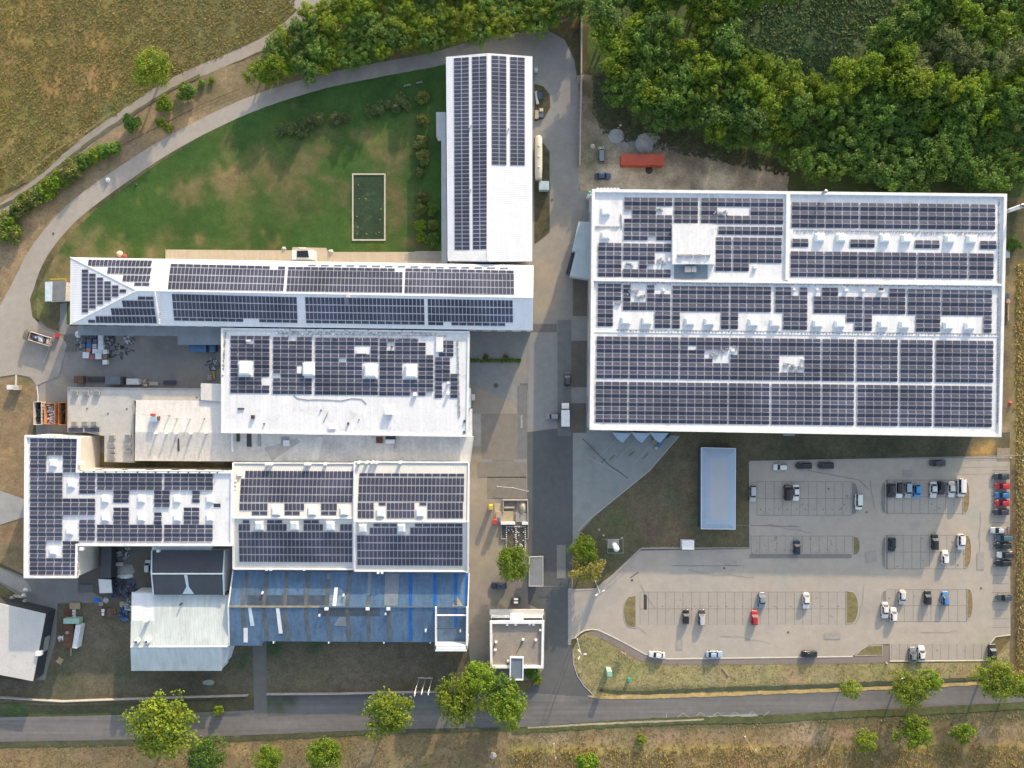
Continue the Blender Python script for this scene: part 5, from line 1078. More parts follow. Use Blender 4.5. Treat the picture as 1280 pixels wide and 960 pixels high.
for x, y in ((850.5, 674), (868.5, 674), (859, 674), (850.5, 686)): mb.bar(W(x, y, 0), W(x, y, 1.1), .08)
mb.build('guard_rail', M['metal'], ub)
# ================================================================== TREES
def leaf_mat(name, col, col2, trans=.42):
    return mat(name, col, .6, [(.9, .16)], [(col2, .35, .42, .62)], None, .25, isl=.25, obj=.18, trans=trans, space='pos')
LM = {'mid': leaf_mat('mid_green_leaves', (.120, .225, .040), (.150, .240, .040)), 'dark': leaf_mat('dark_green_leaves', (.095, .185, .040), (.120, .200, .040)),
      'yellow': leaf_mat('yellow_green_leaves', (.205, .262, .026), (.168, .238, .026)), 'lime': leaf_mat('lime_green_leaves', (.150, .245, .022), (.190, .265, .022)),
      'gold': leaf_mat('golden_leaves', (.33, .30, .07), (.24, .24, .06)), 'willow': leaf_mat('pale_willow_leaves', (.190, .225, .085), (.155, .200, .065)),
      'shrub': leaf_mat('shrub_leaves', (.15, .20, .05), (.20, .215, .055)), 'olive': leaf_mat('olive_shrub_leaves', (.145, .19, .07), (.12, .17, .055))}
bark = mat('tree_bark', (.075, .06, .045), .95, [(2, .2), (9, .2)])
def crown_mesh(name, seed, nclump, nleaf, leaf, flat=.8, spread=.72, cr=(.22, .36), m=None, droop=0.0, fill=.3):
    """unit crown: a few uneven boughs, each set with leaf clumps; every leaf a small folded face"""
    rnd = random.Random(seed); vs = []; fs = []
    cl = []; bough = []
    nb = max(3, int(nclump / 9)); a0 = rnd.random() * 6
    for k in range(nb):
        a = a0 + 2 * math.pi * k / nb + rnd.uniform(-.45, .45); q = rnd.uniform(.34, .64) * spread
        bough.append((Vector((q * math.cos(a), q * math.sin(a), rnd.uniform(-.22, .38) * flat * spread)), rnd.uniform(.26, .44) * spread))
    bough.append((Vector((rnd.uniform(-.15, .15), rnd.uniform(-.15, .15), rnd.uniform(.35, .6) * flat * spread)), rnd.uniform(.36, .46) * spread))
    for k in range(nclump):
        bc, br = bough[k % len(bough)]
        u = rnd.uniform(-.35, 1); a = rnd.uniform(0, 2 * math.pi); s = math.sqrt(max(0, 1 - u * u)); rr = rnd.uniform(.6, 1.08) * br
        cl.append((bc + Vector((s * math.cos(a) * rr, s * math.sin(a) * rr, u * rr * .85)), rnd.uniform(*cr)))
    for k in range(int(nclump * fill)):
        a = rnd.uniform(0, 6.28); q = math.sqrt(rnd.random()) * .62 * spread; cl.append((Vector((q * math.cos(a), q * math.sin(a), rnd.uniform(-.2, .45) * flat * spread)), rnd.uniform(*cr) * 1.25))
    for p, r in cl:
        n = int(nleaf * (r / .2) ** 2)
        for _ in range(n):
            d = Vector((rnd.gauss(0, 1), rnd.gauss(0, 1), rnd.gauss(.25, 1))).normalized()
            q = p + Vector((d.x * r, d.y * r, d.z * r * .7)) * rnd.uniform(.5, 1.08)
            nrm = (d * .9 + Vector((rnd.uniform(-1, 1), rnd.uniform(-1, 1), rnd.uniform(-.2, 1.3))) * .8).normalized()
            t = nrm.cross(Vector((rnd.uniform(-1, 1), rnd.uniform(-1, 1), rnd.uniform(-1, 1)))).normalized(); b = nrm.cross(t)
            s = leaf * rnd.uniform(.6, 1.4); l = s * rnd.uniform(1.0, 1.7)
            if droop: q.z -= droop * rnd.random() * .4
            i0 = len(vs)
            vs += [q - t * s * .5, q + b * l * .35 + nrm * s * .12, q + t * s * .5 + b * l * .15, q - b * l * .5]
            fs.append((i0, i0 + 3, i0 + 2, i0 + 1))
    me = bpy.data.meshes.new(name); me.from_pydata([tuple(v) for v in vs], [], fs); me.update(); me.materials.append(m); return me
def trunk_mesh(name, seed):
    """unit trunk: 1 tall, with limbs reaching into the crown"""
    rnd = random.Random(seed); mb = MB(); mb.tube([(0, 0, 0), (.01, .0, .3), (-.01, .01, .62), (.02, 0, .9)], [.034, .026, .02, .008], 8)
    for k in range(6):
        a = k * 1.05 + rnd.uniform(-.3, .3); z = rnd.uniform(.38, .6); L = rnd.uniform(.22, .34)
        mb.tube([(0, 0, z), (L * .5 * math.cos(a), L * .5 * math.sin(a), z + .1), (L * math.cos(a), L * math.sin(a), z + .26)], [.014, .009, .004], 5)
    me = bpy.data.meshes.new(name); me.from_pydata([tuple(v) for v in mb.v], [], mb.f); me.materials.append(bark); me.update(); return me
TRUNKS = [trunk_mesh('trunk', k) for k in range(3)]
CR = {}
for key, n in (('mid', 4), ('dark', 4), ('yellow', 3), ('lime', 3), ('willow', 2), ('gold', 1)):
    CR[key] = [crown_mesh('crown', 11 * k + len(key) * 7 + ord(key[0]), 58, 46 if key != 'willow' else 70, .070 if key != 'willow' else .050, .80, .98, (.12, .22), LM[key], .5 if key == 'willow' else 0) for k in range(n)]
BIG = {k: [crown_mesh('crown', 300 + i * 13 + len(k), 96, 44, .055, .82, .98, (.12, .21), LM[k], fill=.55) for i in range(3)] for k in ('yellow', 'lime', 'mid')}
SHR = {k: [crown_mesh('foliage', 500 + i * 7 + len(k), 26, 26, .13, .75, 1.0, (.22, .34), LM[k], fill=.6) for i in range(3)] for k in ('shrub', 'olive', 'lime', 'yellow', 'mid')}
def tree(px, py, rpx, hgt, key, label, group=None, big=False, name='broadleaf_tree', sq=1.0, tp=None):
    """crown centre px,py as seen in the photo; hgt total height in metres"""
    hc = hgt * .62; c = W(px, py, hc); r = rpx * S * (H - hc) / H * (1.16 if big else 1.06)
    t = thing(name, label, 'tree', (c.x, c.y, 0), random.uniform(0, 6.28), group)
    pool = (BIG if big else CR)[key]
    o = bpy.data.objects.new('crown', random.choice(pool)); COL.objects.link(o); o.parent = t
    o.location = (0, 0, hc); o.scale = (r * sq, r / sq, (hgt - hc) / .78 * 1.0)
    o = bpy.data.objects.new('trunk', random.choice(TRUNKS)); COL.objects.link(o); o.parent = t; o.scale = (max(.8, r) * 1.6, max(.8, r) * 1.6, hgt * .9); 
    return t
def shrub(px, py, rpx, key, label, group=None, hgt=None, name='shrub'):
    hgt = hgt or rpx * S * 1.1; c = W(px, py, hgt * .5); r = rpx * S
    t = thing(name, label, 'shrub', (c.x, c.y, 0), random.uniform(0, 6.28), group)
    o = bpy.data.objects.new('foliage', random.choice(SHR[key])); COL.objects.link(o); o.parent = t; o.location = (0, 0, hgt * .42); o.scale = (r * 1.12, r * 1.12, hgt * .62 / .75)
    mb = MB(); mb.tube([(0, 0, 0), (0, 0, hgt * .5)], [.06, .03], 5); mb.tube([(0, 0, .1), (r * .3, .1, hgt * .6)], [.04, .02], 5); mb.tube([(0, 0, .1), (-r * .3, .1, hgt * .6)], [.04, .02], 5); mb.build('stem', bark, t, local=True)
    return t
# street trees and single trees
ST = [(204, 905, 43, 13, 'yellow', 'largest yellow-green tree overhanging the main road below the white shed', True), (258, 947, 27, 9, 'mid', 'duller green tree at the bottom edge right below the largest roadside tree', True),
      (335, 946, 20, 8, 'lime', 'small round bright green tree, left one of the round pair at the bottom edge', True), (405, 945, 26, 9, 'lime', 'wider round bright green tree, right one of the round pair at the bottom edge', True),
      (487, 891, 31, 12, 'yellow', 'lime green tree standing over the road alone between blue roof and gatehouse', True), (573, 872, 34, 11, 'yellow', 'broad yellow-green tree nearest the three flagpoles', True), (597, 845, 24, 11, 'lime', 'upper tree of the clump left of the gatehouse', True),
      (633, 884, 28, 10, 'lime', 'lower right tree of the clump below the gatehouse porch', True), (626, 857, 20, 9, 'mid', 'dark green tree tucked under the gatehouse porch', False), (643, 705, 25, 9, 'lime', 'round bright green tree beside the grey shelter on the lane', True),
      (730, 687, 19, 7, 'lime', 'small green tree touching the golden tree at the apron tip', True), (733, 708, 26, 7, 'gold', 'golden leaved tree at the tip of the concrete apron', False), (190, 85, 27, 9, 'yellow', 'lone yellow-green tree on the meadow edge above the farm track', True),
      (1062, 861, 15, 7, 'yellow', 'small sparse yellow tree on the verge below the car park bays', False), (1136, 861, 25, 9, 'yellow', 'large yellow-green tree on the verge below the grey and white cars', True), (1164, 850, 17, 8, 'lime', 'small darker green tree behind the large yellow-green verge tree', False),
      (1245, 850, 27, 9, 'yellow', 'wide yellow-green tree on the verge at the right picture edge', True), (1276, 858, 20, 8, 'yellow', 'yellow tree cut by the right picture edge below the dark SUV', False), (1140, 912, 27, 9, 'lime', 'ragged green tree south of the road facing the large verge tree', False),
      (1083, 926, 18, 8, 'yellow', 'thin pale tree south of the road near the bottom right', False), (1203, 916, 17, 8, 'lime', 'small conical green tree south of the road, rightmost of three', False)]
for x, y, r, h, k, lab, big in ST: tree(x, y, r, h, k, lab, None, big, sq=random.uniform(.92, 1.08))
rnd0 = random.Random(8)
# shrubs along the track, the lawn and the road
for x, y, r, k, lab in ((234, 115, 12, 'mid', 'round shrub beside the farm track below the lone meadow tree'), (205, 131, 10, 'lime', 'lighter shrub left of the round shrub on the track bank'), (164, 155, 11, 'mid', 'dark low shrub by the middle of the farm track'), (202, 154, 7, 'lime', 'small shrub above the bare orange soil on the bank'), (210, 160, 5.5, 'yellow', 'tiny yellow shrub on the bare orange soil of the bank'),
                        (252, 104, 5, 'mid', 'tiny shrub right of the round shrub on the track bank'), (264, 101, 4, 'lime', 'tiniest shrub at the track bend'), (142, 186, 10, 'mid', 'dark shrub ending the hedge along the farm track'), (273, 888, 7, 'yellow', 'small yellow shrub between wall and road right of the largest roadside tree'), (801, 924, 6, 'yellow', 'small yellow shrub on the dry verge below the bus stop zigzag'), (672, 851, 5.5, 'yellow', 'small yellow shrub in the gatehouse bed'), (665, 842, 9, 'mid', 'dark green shrub filling the gatehouse bed'), (735, 956, 14, 'lime', 'low green shrub cut by the bottom picture edge'), (1267, 305, 9, 'mid', 'fresh green shrub beside the right wall of the largest hall')):
    shrub(x, y, r, k, lab)
hl = 'olive green bush of the loose hedge between farm track and bank'
for x, y, r in ((128, 190, 8), (118, 196, 9), (108, 201, 10), (98, 207, 9), (90, 213, 10), (82, 220, 11), (74, 226, 10), (66, 230, 9), (60, 237, 11), (50, 242, 11), (42, 248, 11), (33, 254, 11), (24, 262, 10), (12, 283, 12), (3, 292, 13), (8, 272, 9)): shrub(x + random.uniform(-1.5, 1.5), y + random.uniform(-1.5, 1.5), r * random.uniform(1.0, 1.35), random.choice(['shrub', 'lime', 'shrub', 'mid']), hl, 'hedge bushes along the farm track', r * random.uniform(.18, .3))
for i, (x, y, r) in enumerate(((352, 162, 9), (366, 160, 9), (382, 154, 10), (396, 148, 9), (376, 166, 7), (420, 148, 9), (432, 147, 6))): shrub(x, y, r, 'olive', 'olive bush of the left low group on the shaded lawn', 'left group of lawn bushes', 1.5)
for i, (x, y, r) in enumerate(((462, 139, 8), (474, 135, 9), (486, 130, 6), (500, 125, 9), (508, 132, 6), (495, 136, 6))): shrub(x, y, r, 'olive', 'olive bush of the right low group on the shaded lawn', 'right group of lawn bushes', 1.5)
for i, (x, y, r) in enumerate(((528, 122, 9), (527, 150, 8), (526, 178, 9), (529, 196, 9), (527, 246, 8), (525, 262, 8), (541, 262, 9), (525, 282, 8), (541, 281, 7), (527, 296, 7), (541, 299, 9), (524, 215, 6))): shrub(x, y, r, 'lime' if i in (7, 9) else 'mid' if i in (10, 6) else 'shrub', 'shrub in the column between lawn and upright hall', 'shrub column beside the upright hall', 1.8)
for k in range(15): shrub(588 + k * 4.4, 451 + rnd0.uniform(-.6, .6), rnd0.uniform(2.1, 3.0), 'mid', 'low bush of the planted strip in the shaded courtyard', 'courtyard strip bushes', .6)
for x, y in ((607, 446), (632, 446)): shrub(x, y, 3.5, 'shrub', 'taller dark bush standing above the courtyard strip', 'taller courtyard bushes', 1.6)
# the wood: every tree its own
def scatter(poly, n, dmin, seed, keep=lambda x, y: True):
    rnd = random.Random(seed); pts = []; xs = [p[0] for p in poly]; ys = [p[1] for p in poly]; tries = 0
    while len(pts) < n and tries < 40000:
        tries += 1; x = rnd.uniform(min(xs), max(xs)); y = rnd.uniform(min(ys), max(ys))
        if inside(poly, x, y) and keep(x, y) and all((x - a) ** 2 + (y - b) ** 2 > dmin * dmin for a, b in pts): pts.append((x, y))
    return pts
GL = [(918, 6), (1130, -40), (1150, -10), (1128, 20), (1100, 62), (1078, 74), (1050, 86), (1030, 96), (1000, 92), (975, 84), (955, 84), (938, 72), (925, 50)]
woodE = [(752, 10), (800, -25), (1310, -40), (1310, 226), (1240, 232), (1180, 226), (1100, 222), (1060, 216), (1012, 214), (985, 192), (955, 182), (905, 170), (855, 160), (815, 150), (785, 128), (765, 118), (756, 70)]
pts = scatter(woodE, 200, 19, 5, lambda x, y: not inside(GL, x, y))
WL = {'mid': 'mid green leafy tree of the dense wood above the largest hall', 'dark': 'dark green tree of the dense wood above the largest hall', 'lime': 'bright green crown in the dense wood', 'yellow': 'yellow-tinged crown in the dense wood', 'willow': 'pale feathery willow in the upper right of the wood'}
rnd = random.Random(3)
for x, y in pts:
    wl_ = ((x - 1190) / 55) ** 2 + ((y - 75) / 26) ** 2
    if wl_ < 1 or (x > 1235 and 45 < y < 78): k = 'willow'
    else:
        d = rnd.random(); edge = (x > 960 and 84 < y < 118) or (860 < x < 905 and y < 45)
        k = ('yellow' if d < .3 else 'lime') if edge else ('mid' if d < .55 else 'dark' if d < .82 else 'lime')
    if y > 170 and k in ('yellow', 'lime'): k = 'mid'
    r = rnd.uniform(15, 29) if k != 'willow' else rnd.uniform(20, 28); hh = rnd.uniform(9.5, 14) if y < 150 else rnd.uniform(7.5, 11)
    tree(x, y, r, hh, k, WL[k], 'trees of the dense wood', False, 'willow_tree' if k == 'willow' else 'broadleaf_tree', rnd.uniform(.88, 1.14))
woodN = [(318, 92), (345, 60), (372, 28), (392, 8), (440, -8), (470, -30), (735, -40), (728, 12), (690, 24), (640, 38), (590, 44), (555, 52), (500, 64), (450, 78), (400, 88), (345, 100)]
ptsN = scatter(woodN, 115, 14, 9)
WN = {'mid': 'mid green tree of the tree belt between farm track and service road', 'dark': 'dark green tree of the tree belt between farm track and service road', 'lime': 'bright green crown in the tree belt above the service road', 'yellow': 'yellow-green crown in the tree belt above the service road'}
for x, y in ptsN:
    d = rnd.random(); k = 'mid' if d < .3 else 'dark' if d < .5 else 'lime' if d < .82 else 'yellow'
    if x < 345 and y < 60: k = 'dark'
    tree(x, y, rnd.uniform(12, 21), rnd.uniform(5.5, 8.5), k, WN[k], 'trees of the belt above the service road', False, sq=rnd.uniform(.88, 1.14))
# uncountable low growth
def tufts(name, poly, n, seed, cols, ln0, wid, m_attr, weight=None, lean=.45, avoid=()):
    """uncountable low growth: short leaning blades"""
    rnd = random.Random(seed); vs = []; fs = []; cs = []
    xs = [p[0] for p in poly]; ys = [p[1] for p in poly]; k = 0; tr = 0
    while k < n and tr < n * 8:
        tr += 1; x = rnd.uniform(min(xs), max(xs)); y = rnd.uniform(min(ys), max(ys))
        if not inside(poly, x, y) or any(inside(q, x, y) for q in avoid): continue
        if weight and rnd.random() > weight(x, y): continue
        k += 1; c = W(x, y); col = Vector(rnd.choice(cols)) * rnd.uniform(1.3, 1.9)
        for j in range(3):
            a = rnd.uniform(0, 6.28); L = ln0 * rnd.uniform(.5, 1.4); w = wid * rnd.uniform(.6, 1.3); d = Vector((math.cos(a), math.sin(a), 0)); e = Vector((-d.y, d.x, 0))
            p = c + Vector((rnd.uniform(-.35, .35), rnd.uniform(-.35, .35), .02)); tip = p + e * L + Vector((0, 0, L * lean * rnd.uniform(.5, 1.3))); i0 = len(vs)
            vs += [p - d * w / 2, p + d * w / 2, tip + d * w * .25, tip - d * w * .25]; fs.append((i0, i0 + 1, i0 + 2, i0 + 3)); cs += [col] * 4
    me = bpy.data.meshes.new(name); me.from_pydata([tuple(v) for v in vs], [], fs); ca = me.color_attributes.new('Col', 'FLOAT_COLOR', 'POINT')
    for i, c in enumerate(cs): ca.data[i].color = (*c, 1)
    me.materials.append(m_attr); me.update(); o = bpy.data.objects.new(name, me); COL.objects.link(o); tag(o, kind='stuff'); return o
tm = mat('grass_blades', (1, 1, 1), .8, attr=True, trans=.3, spec=.1)
def nz(s, o): return lambda x, y: max(.15, min(1, .6 + .8 * noise.noise((x * s, y * s, o))))
HARD = [ZONES['service_road'], ZONES['farm_track']]
tufts('meadow_grass', [(-20, -20), (378, -20), (358, 25), (300, 60), (240, 88), (190, 113), (140, 146), (95, 178), (50, 215), (-20, 246)], 9000, 1, [(.15, .12, .042), (.13, .12, .038), (.17, .125, .055), (.10, .105, .034), (.16, .13, .046)], .5, .3, tm, nz(.05, 1), .35, HARD)
tufts('verge_grass', [(-20, 930), (640, 917), (1300, 888), (1300, 975), (-20, 975)], 4500, 3, [(.16, .13, .06), (.13, .12, .055), (.19, .145, .08)], .4, .25, tm, nz(.06, 8), .35)
tufts('tall_yellow_grass', [(640, 937), (1300, 932), (1300, 972), (640, 972)], 3200, 5, [(.20, .155, .055), (.17, .135, .055), (.15, .115, .055)], .55, .28, tm, nz(.05, 12), .5)
tufts('tall_yellow_grass', [(1271, 330), (1300, 330), (1300, 850), (1272, 850)], 4500, 6, [(.26, .205, .07), (.22, .17, .07), (.18, .14, .06)], .8, .35, tm, None, .5)
tufts('rough_turf', ZONES['entrance_grass'], 1800, 7, [(.19, .165, .08), (.16, .15, .07), (.21, .175, .095)], .3, .22, tm, nz(.09, 3), .3, [ZONES['roadside_ditch'], ZONES['yellow_roadside_grass']])
tufts('undergrowth', [(742, 95), (756, 90), (770, 125), (800, 150), (900, 175), (985, 205), (985, 220), (760, 172), (742, 150)], 1500, 14, [(.06, .07, .035), (.075, .07, .045)], .5, .4, tm, nz(.08, 2), .4)

tufts('undergrowth', [(900, -10), (1150, -10), (1140, 40), (1080, 90), (960, 100), (905, 70)], 3600, 4, [(.040, .075, .026), (.052, .085, .032), (.034, .066, .024), (.070, .090, .042)], .9, .55, tm, lambda x, y: .03 if abs((x - 1085) * .9 + (y - 62)) < 18 else max(.02, .5 + 1.5 * noise.noise((x * .045, y * .045, 3)) + .8 * noise.noise((x * .13, y * .13, 6))), .35)
# ================================================================== VEHICLES
def rr(x0, x1, z0, z1, y, r, n=3):
    """rounded rectangle ring across the car at length position y"""
    pts = []
    for cx, cz, a0 in ((x1 - r, z0 + r, -90), (x1 - r, z1 - r, 0), (x0 + r, z1 - r, 90), (x0 + r, z0 + r, 180)):
        for k in range(n + 1):
            a = math.radians(a0 + 90 * k / n); pts.append(Vector((cx + r * math.cos(a), y, cz + r * math.sin(a))))
    return pts
CARKIND = { # length, width, height, bonnet end, windscreen top, roof end, tail top (fractions from the front)
    'hatchback': (4.1, 1.78, 1.48, .25, .42, .84, .97), 'saloon': (4.6, 1.82, 1.44, .27, .43, .72, .87), 'estate': (4.6, 1.82, 1.48, .26, .41, .90, .985), 'suv': (4.5, 1.88, 1.70, .25, .38, .88, .985), 'van': (4.6, 1.86, 1.85, .17, .32, .95, .995), 'big_van': (5.2, 2.0, 2.1, .14, .26, .96, .995), 'small': (3.6, 1.65, 1.48, .22, .40, .88, .98)}
PAINT = {}
def paint(c):
    if c not in PAINT:
        PAINT[c] = mat('car_paint', c, .32, [], spec=.5, coat=.5)
    return PAINT[c]
headl = mat('headlamp_glass', (.62, .64, .66), .2, spec=.6); taill = mat('tail_lamp_red', (.30, .012, .012), .3)
def car(px, py, ang, kind, col, label, group='cars in the car park', name='parked_car', roof=None):
    """ang: degrees, direction of the nose; 0 = right in the photo, 90 = up"""
    L, Wd, Ht, b, ws, re, tt_ = CARKIND[kind]; c = W(px, py, .8)
    t = thing(name, label, 'car' if 'van' not in kind else 'van', (c.x, c.y, .04), math.radians(ang - 90), group)
    P = paint(col); hw = Wd / 2; f = L / 2; belt = Ht * .60
    Y = lambda q: f - q * L
    mb = MB(); sec = [(0.0, .60, .34, belt * .66), (.008, .76, .28, belt * .74), (.025, .88, .24, belt * .80), (.07, .965, .20, belt * .86), (.16, 1, .18, belt * .92), (b, 1, .18, belt * .985), (.5, 1.0, .18, belt), (.75, 1.0, .18, belt), (.92, .985, .2, belt * .985), (.968, .93, .22, belt * .97), (.99, .83, .26, belt * .93), (1.0, .70, .34, belt * .85)]
    mb.loft([rr(-hw * w, hw * w, z0, z1, Y(q), (.12 if q in (0, 1) else .17) if 1 else 0, 4) for q, w, z0, z1 in sec])
    # wing mirrors
    for s in (-1, 1): mb.hexa([(s * hw, Y(ws - .06), belt - .02), (s * (hw + .17), Y(ws - .05), belt), (s * (hw + .17), Y(ws - .02), belt), (s * hw, Y(ws - .02), belt - .02)][::s], [(s * hw, Y(ws - .06), belt + .12), (s * (hw + .17), Y(ws - .05), belt + .12), (s * (hw + .17), Y(ws - .02), belt + .12), (s * hw, Y(ws - .02), belt + .12)][::s])
    mb.build('body', P, t, local=True)
    # glasshouse
    mb = MB(); z0 = belt - .04; z1 = Ht - .03
    bo = [(-hw * .93, Y(tt_), z0), (hw * .93, Y(tt_), z0), (hw * .93, Y(b), z0), (-hw * .93, Y(b), z0)]; to = [(-hw * .74, Y(re), z1), (hw * .74, Y(re), z1), (hw * .74, Y(ws), z1), (-hw * .74, Y(ws), z1)]
    mb.hexa(bo, to); mb.build('windows', M['glass'], t, local=True)
    mb = MB(); ya, yb = Y(re), Y(ws); rw = hw * .76
    mb.loft([[Vector((x * rw * w, y, Ht - .05 + dz)) for x, dz in ((-1, 0), (1, 0), (.93, .05), (.5, .075), (0, .085), (-.5, .075), (-.93, .05))] for y, w in ((ya - .10, .72), (ya - .04, .88), (ya + .12, .97), ((ya + yb) / 2, 1.02), (yb - .14, .98), (yb + .03, .88), (yb + .08, .76))])
    for s in (-1, 1):
        for q0, q1 in ((b + .02, ws), (tt_ - .012, re)):
            mb.bar((s * hw * .92, Y(q0), belt), (s * hw * .745, Y(q1), Ht - .02), .08, .06)
        if kind not in ('small',): mb.bar((s * hw * .915, Y((ws + re) / 2), belt), (s * hw * .755, Y((ws + re) / 2), Ht - .03), .07, .05)
    mb.build('roof', roof and paint(roof) or P, t, local=True)
    for s in (-1, 1):
        for y in (Y(.19), Y(.81)):
            mb = MB(); mb.tube([(s * (hw - .19), y, .31), (s * (hw + .005), y, .31)], .31, 14); mb.build('wheel', M['tyre'], t, local=True)
        mb = MB(); mb.box(s * hw * .62 - .17, Y(.015) - .10, belt * .60, s * hw * .62 + .17, Y(.0) + .012, belt * .72); mb.build('headlight', headl, t, local=True)
        mb = MB(); mb.box(s * hw * .70 - .13, Y(1) - .012, belt * .68, s * hw * .70 + .13, Y(.985) + .02, belt * .84); mb.build('tail_light', taill, t, local=True)
    return t
WHT, BLK, NVY, SLV, GRY = (.66, .66, .65), (.012, .013, .015), (.015, .024, .05), (.40, .42, .44), (.13, .15, .17)
RED, BLU, BBL, LBL, MRN, TEA = (.42, .012, .018), (.03, .13, .33), (.02, .24, .62), (.30, .42, .52), (.035, .016, .018), (.05, .10, .13)
cars = [(976, 584, 180, 'hatchback', WHT, 'white hatchback alone at the left of the car park top edge'), (1005, 582.3, 180, 'estate', BLK, 'black estate second from left along the car park top edge'), (1032.5, 582, 180, 'suv', (.014, .017, .022), 'black SUV third from left along the car park top edge'), (1173, 579, 0, 'saloon', (.03, .04, .045), 'dark grey-green car alone at the top edge near the sunlit corner'),
    (941, 617, 270, 'estate', SLV, 'silver estate parked against the left kerb of the car park'), (984.6, 615.5, 90, 'van', MRN, 'dark maroon van beside a white car in the top left bays'), (995.2, 616, 270, 'saloon', WHT, 'white saloon to the right of the maroon van'), (1073.3, 627, 270, 'van', (.62, .66, .60), 'cream van by the end of the top left bays'),
    (1113.7, 613.5, 270, 'hatchback', (.02, .022, .025), 'black hatchback, first car of the eight-car row'), (1124.2, 612.5, 270, 'estate', WHT, 'white estate with dark roof glass, second of the eight-car row'), (1135.3, 612.5, 270, 'estate', (.30, .36, .37), 'grey-green estate third of the eight-car row'), (1146.6, 614, 270, 'small', BBL, 'tiny bright blue car in the eight-car row'),
    (1167, 612.3, 270, 'saloon', (.55, .57, .57), 'white saloon just right of the gap in the eight-car row'), (1177.2, 610, 270, 'hatchback', (.016, .02, .03), 'black hatchback between two white cars in the eight-car row'), (1189.6, 611.8, 270, 'saloon', (.60, .61, .61), 'white saloon left of the white van in the eight-car row'), (1201.3, 609.3, 270, 'big_van', WHT, 'long white van closing the right end of the eight-car row'),
    (996.4, 684.3, 90, 'hatchback', NVY, 'navy hatchback alone in the single bay row'), (1115.4, 681, 270, 'hatchback', (.014, .02, .03), 'black hatchback at the left of the middle right bays'), (1169, 677.5, 90, 'estate', (.012, .02, .02), 'black estate in the middle right bays, just in the sun'), (1201.6, 677.5, 270, 'suv', WHT, 'white SUV at the right end of the middle right bays'), (1181.5, 696.8, 90, 'hatchback', WHT, 'white hatchback in the lower half of the middle right bays'),
    (1252, 595.6, 180, 'saloon', (.03, .045, .055), 'dark slate saloon, topmost in the right edge column'), (1253.4, 607.7, 180, 'hatchback', RED, 'upper red car in the right edge column'), (1253.3, 619, 180, 'hatchback', BLU, 'blue hatchback between two red cars'), (1253.2, 629, 180, 'hatchback', (.38, .012, .02), 'lower red car in the right edge column'), (1251.8, 640, 180, 'saloon', (.035, .03, .045), 'dark purple saloon below the lower red car'),
    (1248.5, 663, 180, 'saloon', (.42, .45, .46), 'silver saloon beside wire cages in the right edge column'), (1255, 672.6, 180, 'estate', TEA, 'teal estate below the silver saloon at the right edge'), (1254, 682.3, 180, 'estate', (.013, .018, .024), 'black estate between teal and white cars at the right edge'), (1256.8, 693.6, 180, 'estate', (.60, .60, .59), 'white car with black roof panel in the right edge column'), (1254, 704, 180, 'estate', (.012, .014, .018), 'black estate at the bottom of the right edge column'), (1256, 747, 180, 'saloon', (.05, .065, .075), 'dark saloon standing apart low in the right edge column'),
    (857.6, 771.2, 90, 'hatchback', BLK, 'black hatchback, leftmost in the long lower bay row'), (877.4, 772, 90, 'estate', (.05, .055, .06), 'dark silver-roofed estate beside the leftmost black hatchback'), (952.5, 750.6, 270, 'saloon', (.19, .25, .30), 'blue-grey saloon above the red car in the long lower row'), (943.4, 772.5, 90, 'hatchback', RED, 'single red hatchback in the long lower bay row'), (1007.8, 751, 270, 'saloon', WHT, 'white saloon alone at the right of the long lower bay row'),
    (1106.5, 763, 270, 'saloon', WHT, 'white saloon, left of two cars parked nose to tail by the small grey island'), (1117, 768.6, 90, 'hatchback', WHT, 'white hatchback, right of the two overlapping white cars'), (1128, 746.6, 270, 'hatchback', (.50, .52, .53), 'pale silver hatchback above the two overlapping white cars'), (1160, 747.3, 90, 'hatchback', (.016, .018, .024), 'black hatchback left of the blue car in the lower right bays'), (1182, 748.3, 90, 'hatchback', (.06, .20, .45), 'blue hatchback in the lower right bays'),
    (821.3, 818.6, 174, 'saloon', WHT, 'white saloon parked askew along the footpath kerb'), (893, 818, 0, 'saloon', LBL, 'light blue saloon along the footpath kerb'), (1012, 818, 0, 'saloon', (.014, .016, .02), 'black saloon along the footpath kerb'), (1141.2, 819, 90, 'saloon', (.17, .20, .22), 'grey saloon beside a white one in the bottom bays'), (1152, 817.5, 90, 'saloon', WHT, 'white saloon beside the grey one in the bottom bays'), (1240.5, 815, 90, 'suv', (.02, .028, .026), 'black-green SUV on the bare corner at the lower right')]
for a in cars: car(*a, roof=(.02, .02, .022) if 'black roof panel' in a[5] or 'dark roof glass' in a[5] else (.42, .44, .46) if 'silver-roofed' in a[5] else None)
other = [(623.5, 732.3, 180, 'saloon', NVY, 'navy saloon in the central yard beside the round tree'), (709.5, 474, 90, 'hatchback', (.05, .06, .065), 'dark small car nosed up at the loading pit'), (691, 520.6, 180, 'small', (.22, .23, .235), 'small silver car left of the white box truck'), (751.6, 193.2, 90, 'van', (.17, .20, .22), 'grey van standing on the dirt lot'), (184.5, 708, 90, 'small', (.42, .48, .50), 'pale small car beside the dark-roofed house')]
for a in other: car(*a, group=None)
# pickup on the dirt lot
def pickup(px, py, ang, col, label):
    t = car(px, py, ang, 'saloon', col, label, None, 'pickup_truck'); t['category'] = 'pickup'
    mb = MB(); mb.box(-.75, -2.1, .86, .75, -.55, .93); mb.build('load_bed', M['dark_metal'], t, local=True); return t
pickup(753.5, 220.3, 0, (.03, .07, .15), 'dark blue pickup on the dirt lot at the hall corner')

